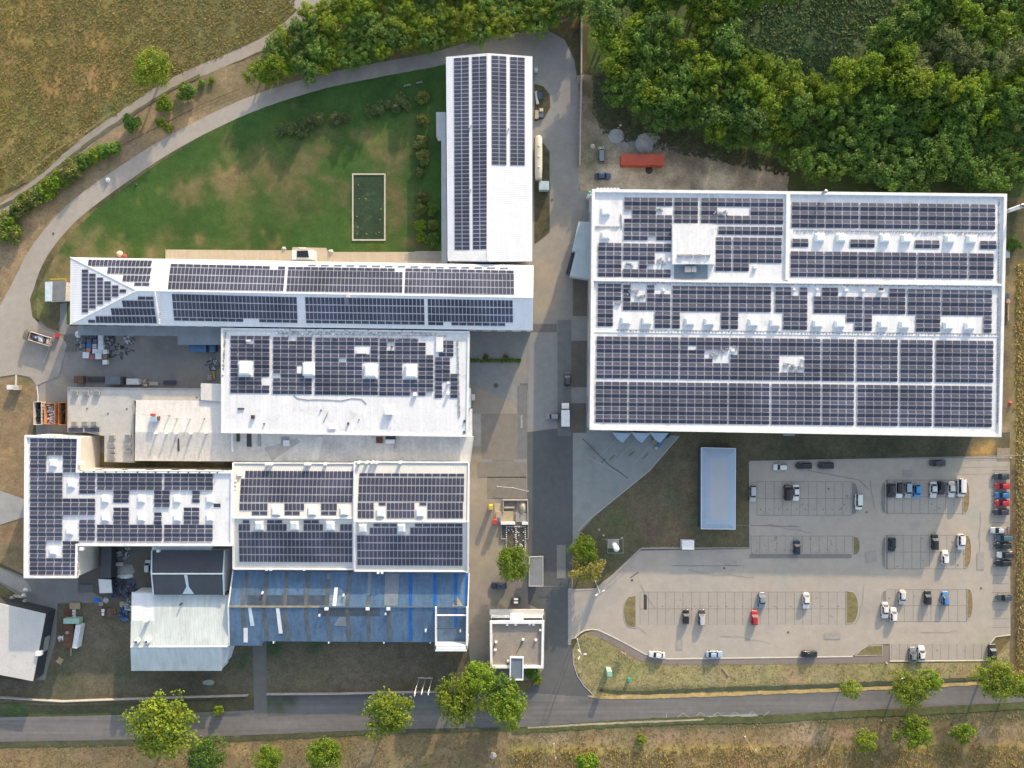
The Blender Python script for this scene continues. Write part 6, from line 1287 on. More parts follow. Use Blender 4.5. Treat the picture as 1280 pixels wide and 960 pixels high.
def wheels(t, L, hw, ys, r=.48):
    for y in ys:
        for s in (-1, 1):
            mb = MB(); mb.tube([(s * (hw - .3), y, r), (s * hw, y, r)], r, 14); mb.build('wheel', M['tyre'], t, local=True)
def cab(t, y0, hw, ht, col, Ln=1.9):
    mb = MB(); mb.loft([rr(-hw, hw, .5, ht, y0 - Ln, .12), rr(-hw, hw, .5, ht, y0 - .5, .15), rr(-hw * .98, hw * .98, .5, ht * .86, y0 - .12, .15), rr(-hw * .93, hw * .93, .55, ht * .55, y0, .12)]); mb.build('cab', paint(col), t, local=True)
    mb = MB(); mb.hexa([(-hw * .88, y0 - .30, ht * .60), (hw * .88, y0 - .30, ht * .60), (hw * .88, y0 + .02, ht * .58), (-hw * .88, y0 + .02, ht * .58)], [(-hw * .84, y0 - .52, ht * .90), (hw * .84, y0 - .52, ht * .90), (hw * .84, y0 - .16, ht * .88), (-hw * .84, y0 - .16, ht * .88)]); mb.build('windscreen', M['glass'], t, local=True)
    for s in (-1, 1):
        mb = MB(); mb.box(s * (hw + .2) - .1, y0 - .55, ht * .55, s * (hw + .2) + .1, y0 - .45, ht * .8); mb.bar((s * hw * .95, y0 - .5, ht * .8), (s * (hw + .2), y0 - .5, ht * .78), .05); mb.build('mirror', M['dark_metal'], t, local=True)
def truck_at(px, py, ang, label, h=1.5, name='box_truck', cat='truck'):
    c = W(px, py, h); return thing(name, label, cat, (c.x, c.y, .04), math.radians(ang - 90))
t = truck_at(707, 518.5, 90, 'white box truck backed by the dark loading pit', 3)
cab(t, 3.4, 1.05, 2.5, WHT, 1.7); mb = MB(); mb.box(-1.15, -3.3, .95, 1.15, 1.35, 3.2); mb.build('cargo_box', M['white_paint'], t, local=True); mb = MB(); mb.box(-.5, -3.2, .55, .5, 1.8, .93); mb.build('chassis', M['dark_metal'], t, local=True); wheels(t, 6.6, 1.05, (2.4, -2.0))
mb = MB(); mb.box(-1.16, -3.34, 1.0, 1.16, -3.301, 3.1); mb.build('rear_door', M['metal'], t, local=True)
t = truck_at(254, 435.5, 0, 'blue truck with blue cargo cover parked in the shaded yard', 2)
cab(t, 3.6, 1.05, 2.4, (.04, .12, .25), 1.6); mb = MB(); mb.loft([rr(-1.15, 1.15, .9, 2.9, -3.6, .12), rr(-1.15, 1.15, .9, 2.9, 1.2, .12)]); mb.build('cargo_cover', mat('blue_tarpaulin', (.055, .13, .24), .55, [(1, .15)]), t, local=True); mb = MB(); mb.box(-.5, -3.5, .55, .5, 2, .9); mb.build('chassis', M['dark_metal'], t, local=True); mb = MB(); mb.box(-1, 1.3, 1.0, 1, 1.9, 2.2); mb.build('engine_bay', M['dark_metal'], t, local=True); wheels(t, 7, 1.0, (2.5, -2.2))
# loaded flatbed on the service road
t = truck_at(47.5, 422.8, 163, 'flatbed truck loaded with scrap at the gate on the service road', 1.5, 'loaded_truck')
cab(t, 4.1, 1.15, 2.3, (.14, .12, .08), 1.6)
mb = MB(); mb.box(-1.2, -3.9, .9, 1.2, 2.3, 1.1); 
for x0, x1, y0, y1 in ((-1.25, -1.12, -3.95, 2.35), (1.12, 1.25, -3.95, 2.35), (-1.12, 1.12, 2.22, 2.35), (-1.12, 1.12, -3.95, -3.82)): mb.box(x0, y0, 1.1, x1, y1, 2.0)
mb.build('load_bed', mat('pinkish_bed', (.48, .40, .36), .7, [(2, .2)]), t, local=True)
rnd = random.Random(4)
for col, x, y, sx, sy in (((.55, .56, .58), -.1, -.9, .8, 1.0), ((.62, .62, .62), .3, -.4, .5, .7), ((.07, .06, .10), .1, 1.4, .9, .7), ((.05, .05, .07), -.4, .6, .6, .8), ((.60, .50, .40), 0, -3.0, 1.0, .6), ((.35, .37, .45), .1, .6, .6, .5), ((.06, .06, .07), .0, -2.0, .9, .5)):
    mb = MB(); mb.hexa([(x - sx, y - sy, 1.1), (x + sx, y - sy, 1.1), (x + sx, y + sy, 1.1), (x - sx, y + sy, 1.1)], [(x - sx * .6, y - sy * .7, 1.75 + rnd.random() * .3), (x + sx * .7, y - sy * .6, 1.7), (x + sx * .6, y + sy * .7, 1.8), (x - sx * .7, y + sy * .6, 1.6)]); mb.build('scrap_load', mat('scrap', col, .6, [(2, .3)]), t, local=True)
mb = MB(); mb.box(-.45, -3.8, .5, .45, 4, .88); mb.build('chassis', M['dark_metal'], t, local=True); wheels(t, 8, 1.1, (3.1, -1.6, -2.8))
# open skips
def skip(px, py, label, col, fill, lw=(2.35, 6.0), ang=90):
    c = W(px, py, 1.8); t = thing('open_skip', label, 'skip', (c.x, c.y, .03), math.radians(ang - 90), 'open skips by the left gate'); w, l = lw[0] / 2, lw[1] / 2; cm = mat('skip_paint', col, .7, [(1, .2), (5, .15)])
    mb = MB(); mb.box(-w, -l, .15, w, l, .4)
    for x0, x1, y0, y1 in ((-w, -w + .12, -l, l), (w - .12, w, -l, l), (-w + .12, w - .12, -l, -l + .12), (-w + .12, w - .12, l - .12, l)): mb.box(x0, y0, .402, x1, y1, 2.2)
    mb.build('body', cm, t, local=True)
    for k in range(7):
        for s in (-1, 1):
            mb = MB(); y = -l + .4 + k * (2 * l - .8) / 6; mb.box(s * (w + .06) - .06, y - .06, .4, s * (w + .06) + .06, y + .06, 2.15); mb.build('rib', cm, t, local=True)
    rn = random.Random(int(px)); mb = MB()
    for k in range(46):
        x, y = rn.uniform(-w + .3, w - .3), rn.uniform(-l + .4, l - .4); s = rn.uniform(.2, .5); z = 1.0 + rn.random() * .7
        mb.hexa([(x - s, y - s, .4), (x + s, y - s * .8, .4), (x + s, y + s, .4), (x - s * .8, y + s, .4)], [(x - s * .6, y - s * .4, z), (x + s * .4, y - s * .6, z * .95), (x + s * .5, y + s * .5, z * 1.02), (x - s * .5, y + s * .3, z * .9)])
    f = mb.build('waste_fill', fill, t, local=True); return t
skip(48, 516.5, 'narrow pale-rimmed skip filled with dark scrap, left of three', (.50, .46, .42), mat('dark_scrap', (.04, .045, .045), .7, [(1, .3)], isl=.6), (2.3, 6.6)); skip(63, 517, 'orange-rimmed skip filled with white waste, middle of three', (.52, .24, .12), mat('white_waste', (.50, .50, .52), .7, [(1.2, .3)], isl=.4), (3.0, 6.0)); skip(79, 517, 'empty-looking dark skip with orange rim, right of three', (.50, .20, .07), mat('dark_waste', (.05, .045, .04), .8, [(1, .3)], isl=.5), (2.3, 6.4))
# containers
def container(px, py, L, Wd, Ht, ang, col, label, name='container', cat='container', noise_=((1, .12), (5, .1)), group=None, doors=True):
    c = W(px, py, Ht); t = thing(name, label, cat, (c.x, c.y, .03), math.radians(ang), group); m = mat(name + '_paint', col, .6, list(noise_)); l, w = L / 2, Wd / 2
    mb = MB(); mb.box(-l, -w, .12, l, w, Ht - .05); n = int(L / .5)
    for k in range(n):
        x = -l + .25 + k * (L - .3) / n; mb.box(x, -w - .03, .25, x + .22, w + .03, Ht - .12)
    mb.build('body', m, t, local=True)
    mb = MB(); mb.box(-l - .02, -w - .05, Ht - .05, l + .02, w + .05, Ht)
    for k in range(n):
        x = -l + .2 + k * (L - .3) / n; mb.box(x, -w + .1, Ht + .001, x + .25, w - .1, Ht + .03)
    mb.build('roof', m, t, local=True)
    if doors:
        for s in (-1, 1):
            mb = MB(); mb.box(l, s * w * .5 - w * .46, .2, l + .05, s * w * .5 + w * .46, Ht - .1); mb.bar((l + .07, s * w * .3, .25), (l + .07, s * w * .3, Ht - .15), .05); mb.build('door', m, t, local=True)
    return t
container(803, 199.5, 12.0, 2.9, 2.7, 0, (.44, .085, .05), 'long faded red container on the dirt lot', noise_=((.3, .14), (3, .1)))
container(98, 474.5, 2.6, 2.0, 1.6, 0, (.12, .07, .05), 'small rusty brown container at the lower left of the yard'); container(141, 475.5, 4.2, 2.2, 2.2, 0, (.14, .165, .19), 'blue-grey container in the row along the yard edge'); container(165.5, 477, 3.4, 1.6, 1.8, 0, (.55, .55, .54), 'white container in the row along the yard edge'); container(151.5, 475.5, 1.2, 2.0, 1.5, 0, (.06, .065, .06), 'narrow dark bin right of the blue-grey container', doors=False)
container(89, 776.5, 4.4, 1.4, 2.0, 0, (.30, .46, .38), 'short pale green container on the scruffy grass'); container(95.5, 796, 6.6, 1.3, 2.3, 81, (.58, .62, .64), 'long white narrow container on the scruffy grass')
container(680, 231.8, 2.8, 2.4, 2.3, 0, (.36, .46, .50), 'pale blue box container below the tank trailer', doors=True)
# rusty flat trailer
c = W(85.5, 795, .8); t = thing('flat_trailer', 'rust-brown flat trailer between two white containers, with drawbar', 'trailer', (c.x, c.y, .02), math.radians(-3)); mb = MB(); mb.box(-1.35, -3.4, .7, 1.35, 3.4, .85); mb.build('bed', M['rust'], t, local=True); mb = MB(); mb.bar((.9, -3.4, .7), (.9, -5.6, .6), .25); mb.build('drawbar', M['wood'], t, local=True); wheels(t, 6, 1.25, (2.2, -2.2), .35); mb = MB(); mb.tube([(-.3, 1.0, .85), (-.3, 1.0, 1.05)], .45, 10); mb.build('load', M['concrete'], t, local=True)
# tank trailer
c = W(673.3, 197, 2.4); t = thing('tank_trailer', 'long cream tank trailer parked along the upright hall', 'trailer', (c.x, c.y, .03), 0); mb = MB(); mb.loft([rr(-w, w, 1.0 + (1.0 - w) * .5, 3.2 - (1.0 - w) * .5, y, min(w, .95) * .95, 4) for y, w in ((-6.1, .8), (-5.9, .97), (-3, 1.05), (3, 1.05), (5.7, .98), (6.1, .7))]); mb.build('tank', mat('cream_tank', (.55, .53, .45), .45, [(.4, .1), (3, .06)]), t, local=True); mb = MB(); mb.box(-.4, -5.8, .7, .4, 5.8, 1.0); mb.build('chassis', M['dark_metal'], t, local=True); wheels(t, 12, 1.1, (-4.4, -3.2, -2.0)); mb = MB(); mb.box(-1.05, -6.25, .6, 1.05, -6.05, 1.3); mb.build('bumper', M['metal'], t, local=True)
for y in (-3, 0, 3): mb = MB(); mb.tube([(0, y, 3.15), (0, y, 3.32)], .28, 10); mb.build('hatch', M['metal'], t, local=True)
# bits beside the upright hall
container(670.3, 87, .9, .9, 1.2, 0, (.42, .43, .44), 'small white cabinet at the top right wall of the upright hall', 'metal_cabinet', 'cabinet', doors=False)
container(671, 122, .7, 3.6, .5, 8, (.40, .42, .44), 'leaning pale panel by the planted strip', 'stacked_panels', 'panel stack', doors=False); container(674.8, 119.5, 1.4, 2.0, .5, 8, (.05, .07, .12), 'dark blue solar panel offcuts on the planted strip', 'stacked_panels', 'panel stack', doors=False); container(671, 143, 1.0, 2.3, .7, 0, (.38, .32, .22), 'tan crate on the planted strip', 'wooden_crate', 'crate', doors=False); container(676.5, 142, 1.2, 2.0, .7, 0, (.10, .13, .18), 'blue-grey crate on the planted strip', 'plastic_crate', 'crate', doors=False); container(676.7, 137.3, 1.0, .8, .9, 0, (.55, .48, .40), 'small pale box above the blue-grey crate', 'small_box', 'box', doors=False)
# gravel heaps
hm = mat('pale_gravel', (.30, .31, .31), .95, [(1, .15), (5, .2)], bump=(6, .7, .08))
def heap(px, py, r, h, m, label, name='gravel_heap', cat='gravel heap', sq=1.0):
    c = W(px, py, h * .4); n = 22; mb = MB(); rings = []
    for k, (f, z) in enumerate(((1, 0), (.78, .32), (.5, .68), (.25, .92), (.06, 1))):
        rings.append([Vector((c.x + math.cos(2 * math.pi * j / n) * r * f * sq * (1 + .22 * noise.noise((math.cos(2 * math.pi * j / n) * 1.5 + px, math.sin(2 * math.pi * j / n) * 1.5, k * .3))), c.y + math.sin(2 * math.pi * j / n) * r * f / sq * (1 + .22 * noise.noise((math.cos(2 * math.pi * j / n) * 1.5, math.sin(2 * math.pi * j / n) * 1.5 + py, k * .3))), z * h * (1 + .15 * noise.noise((j * .7, k, px))))) for j in range(n)])
    mb.loft(rings); o = mb.build(name, m); return tag(o, label, cat)
heap(770.5, 169, 2.3, 1.2, hm, 'smaller round pale gravel heap on the dirt lot', sq=1.05); heap(806.5, 178, 2.9, 1.5, hm, 'larger pale gravel heap above the red container', sq=.95); heap(812.5, 172, 2.2, 1.0, mat('grey_gravel', (.22, .23, .245), .95, [(1, .15), (5, .2)]), 'bluish gravel spill merging into the larger heap', sq=1.4)
for x, y, r, lab in ((741, 182.5, .7, 'lone pale boulder left of the gravel heaps'), (775.5, 156.5, .45, 'white stone above the smaller gravel heap'), (773, 159.5, .3, 'smallest white stone above the smaller gravel heap')): heap(x, y, r, r, mat('white_stone', (.5, .48, .42), .9), lab, 'boulder', 'stone')
heap(811.5, 212, 1.1, .6, mat('dark_debris', (.05, .045, .04), .9, [(3, .4)]), 'dark debris pile below the red container', 'debris_pile', 'debris'); heap(775.5, 231, .8, .3, mat('pale_sand', (.42, .38, .3), .9), 'small pale sand ring by the hall corner', 'sand_heap', 'sand heap')
# crates in the west yard
def ibc(px, py, s, col, label, ht=1.2, lid=None, ang=0):
    c = W(px, py, ht); t = thing('storage_crate', label, 'crate', (c.x, c.y, .02), math.radians(ang), 'crates stacked in the shaded yard'); m = mat('crate_plastic', col, .6, [(2, .15)]); h = s / 2
    mb = MB(); mb.box(-h, -h, .14, h, h, ht - .08); mb.build('body', m, t, local=True); mb = MB(); mb.box(-h - .04, -h - .04, ht - .08, h + .04, h + .04, ht, .05); mb.build('lid', m if lid is None else mat('crate_lid', lid, .5, [(2, .2)]), t, local=True)
    mb = MB()
    for x in (-h + .1, 0, h - .1): mb.box(x - .06, -h, .0, x + .06, h, .14)
    mb.build('pallet', M['wood'], t, local=True); return t
WH = (.58, .60, .63)
for x, y, s, c, ld, lab in ((125.4, 421.8, 1.35, WH, None, 'white crate topmost in the white column'), (125.5, 428, 1.35, WH, None, 'white crate second in the white column'), (125.8, 434, 1.5, WH, None, 'white crate third in the white column'), (124.6, 440, 1.4, (.50, .56, .58), None, 'pale blue-white crate fourth in the white column'), (131, 439.8, 1.2, WH, None, 'white crate right of the white column'), (122.6, 445.3, 1.6, WH, None, 'large white crate at the foot of the white column'), (107, 444, 1.7, WH, None, 'white crate standing apart at the lower left of the crates'), (131, 452.7, 1.3, (.62, .63, .63), None, 'white crate lowest and apart from the others'),
        (115.4, 446.3, 1.3, (.45, .40, .40), (.30, .10, .10), 'red and white crate at the lower edge of the crates'), (110.5, 437.2, 1.2, (.36, .12, .07), (.40, .17, .10), 'orange lidded crate beside the blue one'), (111, 432, 1.3, (.04, .12, .30), None, 'deep blue crate among dark ones'), (117.8, 432.5, 1.2, (.45, .42, .46), (.42, .33, .35), 'pinkish crate beside the white column'), (118.2, 438.8, 1.3, (.30, .50, .58), (.55, .62, .66), 'cyan crate beside the white column'), (131, 446, 1.2, (.22, .15, .11), None, 'brown crate right of the large white one'),
        (103.5, 419, 1.3, (.05, .055, .075), None, 'black crate in the upper left corner of the crates'), (108.5, 419.5, 1.2, (.06, .065, .085), None, 'black crate second in the top dark row'), (113.3, 420.5, 1.2, (.07, .08, .11), None, 'dark grey crate third in the top dark row'), (118.6, 420, 1.1, (.05, .06, .09), None, 'dark blue crate next to the white column top'), (104.5, 425.2, 1.2, (.06, .06, .08), None, 'black crate left in the second dark row'), (111, 426, 1.3, (.08, .085, .11), None, 'dark grey crate in the second dark row'), (118.5, 426.2, 1.1, (.09, .10, .13), None, 'slate crate right in the second dark row'), (104, 432, 1.1, (.10, .11, .13), None, 'slate crate left of the deep blue one'), (105, 437.8, 1.0, (.12, .12, .13), None, 'grey crate left of the orange lidded one')):
    ibc(x, y, s, c, lab, random.uniform(.95, 1.3), ld, random.uniform(-4, 4))
def pile(px, py, r, cols, label, n=40, name='scrap_pile', cat='scrap pile', seed=1, hgt=.9, sx=1.0):
    rn = random.Random(seed); c = W(px, py, .4); mb = MB(); t = None
    for k in range(n):
        a = rn.uniform(0, 6.28); q = r * math.sqrt(rn.random()); x, y = c.x + math.cos(a) * q * sx, c.y + math.sin(a) * q; s = rn.uniform(.1, .32); z = hgt * (1.15 - q / r) * rn.uniform(.4, 1) + .1
        ca, sa = math.cos(a * 3), math.sin(a * 3); l = s * rn.uniform(1, 2.6)
        P = [(x + ca * i * l - sa * j * s, y + sa * i * l + ca * j * s) for i, j in ((-1, -1), (1, -1), (1, 1), (-1, 1))]
        mb.hexa([(p[0], p[1], max(.0, z - .35)) for p in P], [(p[0], p[1], z + rn.uniform(-.08, .08)) for p in P])
    o = mb.build(name, mat(name, cols, .7, [(2, .3)], isl=.75)); return tag(o, label, cat)
pile(136, 424, 1.6, (.14, .14, .15), 'grey scrap pile right of the white crate column', 60, seed=2); pile(161.5, 424.5, 1.3, (.26, .27, .29), 'pale scrap pile standing alone below the canopy', 50, seed=3); pile(100, 431, 1.6, (.16, .17, .18), 'loose grey bits left of the crates', 40, seed=4, hgt=.5); pile(265, 457, 1.7, (.20, .20, .20), 'heap of machine parts below the blue truck', 50, seed=5); pile(180.5, 478.5, 1.0, (.35, .29, .22), 'tan scrap pile between the white container and trailer', 36, seed=6); pile(148, 437, 2.6, (.06, .06, .06), 'scattered black parts in a row in the yard', 34, seed=7, hgt=.3, sx=1.6)
heap(97, 418, 1.0, .8, mat('white_sheeting', (.60, .61, .62), .6), 'crumpled white sheeting beside the crates', 'plastic_sheeting', 'sheeting'); 
def stack(px, py, L, Wd, n, ang, m, label, name, cat, hgt=.5, group=None):
    c = W(px, py, hgt); t = thing(name, label, cat, (c.x, c.y, .02), math.radians(ang), group); 
    mb = MB()
    for x in (-L * .35, 0, L * .35): mb.box(x - .06, -Wd / 2, 0, x + .06, Wd / 2, hgt - .12)
    mb.build('bearers', M['wood'], t, local=True); mb = MB(); rn = random.Random(int(px * 7))
    for k in range(n):
        y = -Wd / 2 + (k + .5) * Wd / n; mb.box(-L / 2 + rn.uniform(-.1, .1), y - Wd / n * .40, hgt - .12, L / 2 + rn.uniform(-.1, .1), y + Wd / n * .40, hgt + rn.uniform(-.02, .05))
    mb.build('boards', m, t, local=True); return t
stack(120, 474, 5.0, 1.6, 5, 0, M['dark_metal'], 'bundle of dark steel bars along the yard edge', 'steel_bundle', 'steel bars'); stack(192, 479.5, 2.6, 1.0, 4, 0, mat('bleached_boards', (.5, .46, .38), .8), 'low pale trailer of boards in the yard row', 'board_stack', 'board stack'); stack(212, 478, 3.6, 1.2, 5, 0, mat('dark_violet_boards', (.07, .06, .10), .7), 'dark violet long stack at the end of the yard row', 'board_stack', 'board stack'); stack(267.5, 468.5, 2.2, .5, 2, 90, mat('yellow_beam', (.42, .30, .04), .6), 'yellow steel beam against the middle building', 'steel_beam', 'beam'); stack(262, 472, 1.3, 1.6, 5, 0, M['concrete'], 'grey slab stack beside the yellow beam', 'slab_stack', 'slabs')
stack(93.5, 757.5, 3.0, 1.8, 7, 0, mat('fresh_timber', (.42, .33, .20), .8, [(2, .15)]), 'stack of pale timber on the scruffy grass', 'timber_stack', 'timber stack'); stack(92.5, 767, .9, 2.4, 3, 0, mat('white_boards', (.58, .57, .54), .7), 'white board stack below the pale timber', 'board_stack', 'board stack'); stack(84.5, 767, 2.0, 2.2, 5, 0, M['rust'], 'rusty beam stack left of the white boards', 'steel_bundle', 'steel bars'); stack(74.5, 826, 1.6, 1.7, 5, -35, M['wood'], 'tilted single pallet on the grass below the trailer', 'wooden_pallet', 'pallet', .2)
stack(136, 766, 2.6, 4.0, 6, 90, mat('rusty_bars', (.10, .065, .048), .8, [(2, .3)], isl=.4), 'wide rusty rack of bars in the scruffy yard', 'steel_rack', 'steel rack', .7); stack(128.6, 765.5, .8, 2.0, 2, 0, mat('white_tank_paint', (.60, .64, .62), .6), 'white narrow board stack on the rusty rack edge', 'board_stack', 'board stack', .9); stack(152.5, 754.5, 1.3, 1.2, 4, 0, M['wood'], 'small pallet at the top of the blue drum pile', 'wooden_pallet', 'pallet', .4)
heap(121, 751, 1.0, .6, mat('blue_sheeting', (.03, .15, .52), .5), 'bright blue tarpaulin heap in the lower left yard', 'tarpaulin_heap', 'tarpaulin', 1.3); heap(131.5, 750.5, .9, .6, mat('white_black_sheeting', (.42, .42, .42), .6, [(1.5, .6)]), 'white and black sheeting right of the blue tarpaulin', 'plastic_sheeting', 'sheeting'); stack(126, 755, 1.2, 1.1, 3, 0, mat('cardboard', (.34, .28, .22), .9), 'cardboard stack below the blue tarpaulin', 'cardboard_stack', 'cardboard', .6)
pile(154.5, 769, 1.9, (.05, .09, .18), 'pile of blue drums and pipes by the white shed', 46, seed=8, sx=.7); pile(158, 757, 1.6, (.25, .28, .29), 'grey pipes and frames by the white shed corner', 40, seed=9); pile(151, 735, 3.0, (.045, .06, .11), 'dark blue scrap heap right of the small white canopy', 70, seed=10, hgt=1.3, sx=1.6); pile(152, 690, 2.2, (.16, .18, .18), 'grey machinery scrap below the panel building', 60, seed=11, hgt=1.2, sx=1.2); pile(76, 799, .9, (.40, .41, .41), 'white scraps left of the rusty trailer', 24, seed=12, hgt=.5); pile(190, 753 - 20, .1, (.2, .2, .2), 'x', 1, seed=13) if False else None
heap(155, 713, 2.4, 1.4, mat('olive_tarpaulin', (.25, .27, .245), .7, [(1, .15)]), 'grey-green tarpaulin over goods in the passage yard', 'tarpaulin_heap', 'tarpaulin', 1.2); heap(155, 720, 1.6, 1.5, mat('white_tarpaulin', (.52, .58, .58), .6, [(1.2, .2)]), 'white plastic sheet hanging off the grey-green tarpaulin', 'plastic_sheeting', 'sheeting', 1.5); container(148.5, 705.5, 2.4, .9, .9, 0, (.34, .34, .32), 'small grey bench box above the tarpaulin', 'metal_cabinet', 'cabinet', doors=False); container(107, 735.5, 4.4, 2.2, .15, 0, (.13, .135, .14), 'dark flat weighing plate beside the small canopy', 'weigh_plate', 'plate', doors=False)
for i, (x, y, lab) in enumerate(((31, 738, 'upper white bin at the lower left road corner'), (29, 745, 'lower white bin at the lower left road corner'))): heap(x, y, .8, .9, mat('white_bin', (.52, .50, .45), .7), lab, 'waste_bag', 'bag')
stack(22, 745.5, 2.4, .7, 3, -8, mat('white_slats', (.54, .52, .46), .7), 'white slatted bench left of the corner bins', 'slatted_bench', 'bench', .45)
stack(12, 484, 1.6, 1.3, 4, 0, M['white_paint'], 'left white crate of the pair on the brown verge', 'white_box', 'box', 1.6); stack(19.5, 484.5, 1.6, 1.3, 4, 0, mat('grey_white_box', (.5, .54, .55), .6), 'right grey-white crate of the pair on the brown verge', 'white_box', 'box', 1.6)
# gate and barrier at the west yard
def post_line(name, label, cat, pts, hgt, m, rail_m=None, rails=(1.0,), w=.07, infill=None, step=2.6, group=None):
    P = [W(x, y) for x, y in pts]; t = thing(name, label, cat, P[0], 0, group); n = 0
    rm = MB(); im = MB()
    for a, b in zip(P, P[1:]):
        L = (b - a).length; k = max(1, int(L / step))
        for i in range(k + (1 if b is P[-1] else 0)):
            if n < 90:
                q = a.lerp(b, i / k); mb = MB(); mb.box(q.x - w / 2, q.y - w / 2, 0, q.x + w / 2, q.y + w / 2, hgt); mb.build('post', m, t); n += 1
        for f in rails: rm.bar(a + Vector((0, 0, hgt * f - .03)), b + Vector((0, 0, hgt * f - .03)), w * .7)
        if infill:
            im.bar(a + Vector((0, 0, hgt * .5)), b + Vector((0, 0, hgt * .5)), infill, hgt * .92)
    rm.build('rail', rail_m or m, t)
    if infill: im.build('panel', rail_m or m, t)
    return t
post_line('swing_barrier', 'red and white barrier pole at the service road gate', 'barrier', [(71, 420), (57, 453)], 1.0, mat('barrier_paint', (.42, .40, .38), .6), w=.14, step=8)
bx = thing('barrier_motor', 'small red barrier box at the service road gate', 'barrier box', W(70.5, 419.5, 1)); mb = MB(); p = W(70.5, 419.5, 1); mb.box(p.x - .4, p.y - .5, .02, p.x + .4, p.y + .5, 1.2, .05); mb.build('housing', mat('barrier_red', (.50, .03, .03), .5), bx)
# ---- pond with rim on the lawn
pd = thing('garden_pond', 'rectangular dark pond with pale stone rim on the lawn', 'pond', W(461, 259)); a = rect(440.2, 217, 482, 301); q = rect(442, 218.8, 480.2, 299.2)
mb = MB(); o4 = [W(*p) for p in a]; i4 = [W(*p) for p in q]; z = Vector((0, 0, .22)); z0 = Vector((0, 0, .01))
for k in range(4):
    j = (k + 1) % 4; mb.quad(o4[j] + z, o4[k] + z, i4[k] + z, i4[j] + z); mb.quad(o4[k] + z0, o4[j] + z0, o4[j] + z, o4[k] + z); mb.quad(i4[j] + z0, i4[k] + z0, i4[k] + z, i4[j] + z)
fixn(mb.build('stone_rim', mat('pale_stone', (.46, .42, .34), .85, [(1, .1), (5, .1)]), pd)); mb = MB(); mb.quad(*[p + Vector((0, 0, .06)) for p in i4][::-1])
mb.build('water', mat('pond_water', (.032, .055, .028), .3, [(.2, .25), (1.2, .25)], [((.055, .085, .035), .3, .52, .72)], spec=.3), pd)
for x, y in ((449, 249), (457, 249), (446, 271), (447, 285), (446.5, 293), (458, 293), (470, 293), (474, 291), (475, 275), (476, 262), (448, 232)): mb = MB(); p = W(x, y); mb.tube([(p.x, p.y, .07), (p.x, p.y, .12)], .3, 8); mb.build('water_plant', LM['shrub'], pd)
heap(354.5, 311, .7, .5, M['concrete'], 'pale boulder left of the garden porch', 'boulder', 'stone'); heap(413, 315, .9, .7, M['concrete'], 'larger pale boulder right of the garden porch', 'boulder', 'stone'); heap(149, 317, .9, .5, mat('cream_sheet', (.55, .5, .38), .8), 'crumpled cream bag on the lawn above the hipped end', 'waste_bag', 'bag'); heap(155, 320.3, .8, .3, mat('red_cloth', (.40, .06, .05), .8), 'red cloth on the lawn above the hipped end', 'cloth', 'cloth')
for i, (x, y, sx) in enumerate(((509, 106.5, 2.0), (524, 103, 1.8))): stack(x, y, sx * 1.0, .5, 3, 12, mat('bench_slats', (.20, .19, .165), .8), ('left' if i == 0 else 'right') + ' one of two grey benches at the lawn top edge', 'garden_bench', 'bench', .45)
# ---- lamp posts and flagpoles, chimneys
def lamp(px, py, hgt, label, arms=1, ang=0, th=1.0):
    c = W(px, py); t = thing('lamp_post', label, 'lamp post', c, math.radians(ang)); mb = MB(); mb.tube([(0, 0, 0), (0, 0, .5), (0, 0, hgt)], [.14 * th, .11 * th, .07 * th], 8); mb.build('pole', M['metal'] if th == 1 else M['wood'], t, local=True); mb = MB(); mb.tube([(0, 0, 0), (0, 0, .18)], .3, 10); mb.build('base', M['concrete'], t, local=True)
    for k in range(arms):
        a = math.pi * 2 * k / arms; d = Vector((math.cos(a), math.sin(a), 0)); mb = MB(); mb.bar(Vector((0, 0, hgt)), d * .9 + Vector((0, 0, hgt + .1)), .07); mb.build('arm', M['metal'], t, local=True); mb = MB(); mb.bar(d * .7 + Vector((0, 0, hgt + .1)), d * (.7 + .8 * th) + Vector((0, 0, hgt + .14)), .34 * th, .12); mb.build('lamp_head', M['white_paint'], t, local=True)
lamp(744, 726.5, 11, 'tall lamp post at the corner below the golden tree', 2, 30); lamp(721.5, 799, 11, 'tall lamp post with crossed arms on the entrance grass', 3, 0); lamp(1108, 829, 9.5, 'slim lamp post below the car park between bays and verge', 1, 200, .5); lamp(692, 930, 9, 'thin lamp post on the dry verge south of the road', 1, 90, .5); lamp(931, 921, 9, 'thin lamp post right of the bus stop zigzag', 1, 90, .5); lamp(1263, 572.5, 6, 'lamp post by the right end of the car park fence', 1, 180, .5); lamp(1240, 618, 6, 'thin lamp post behind the blue hatchback', 1, 0) if False else None
fb = thing('concrete_strip', 'low concrete strip under three white flagpoles', 'base', W(532, 847)); mb = MB(); a, b = W(522.5, 847), W(541, 847.6); mb.bar(a + Vector((0, 0, .08)), b + Vector((0, 0, .08)), .4, .15); mb.build('strip', M['concrete'], fb)
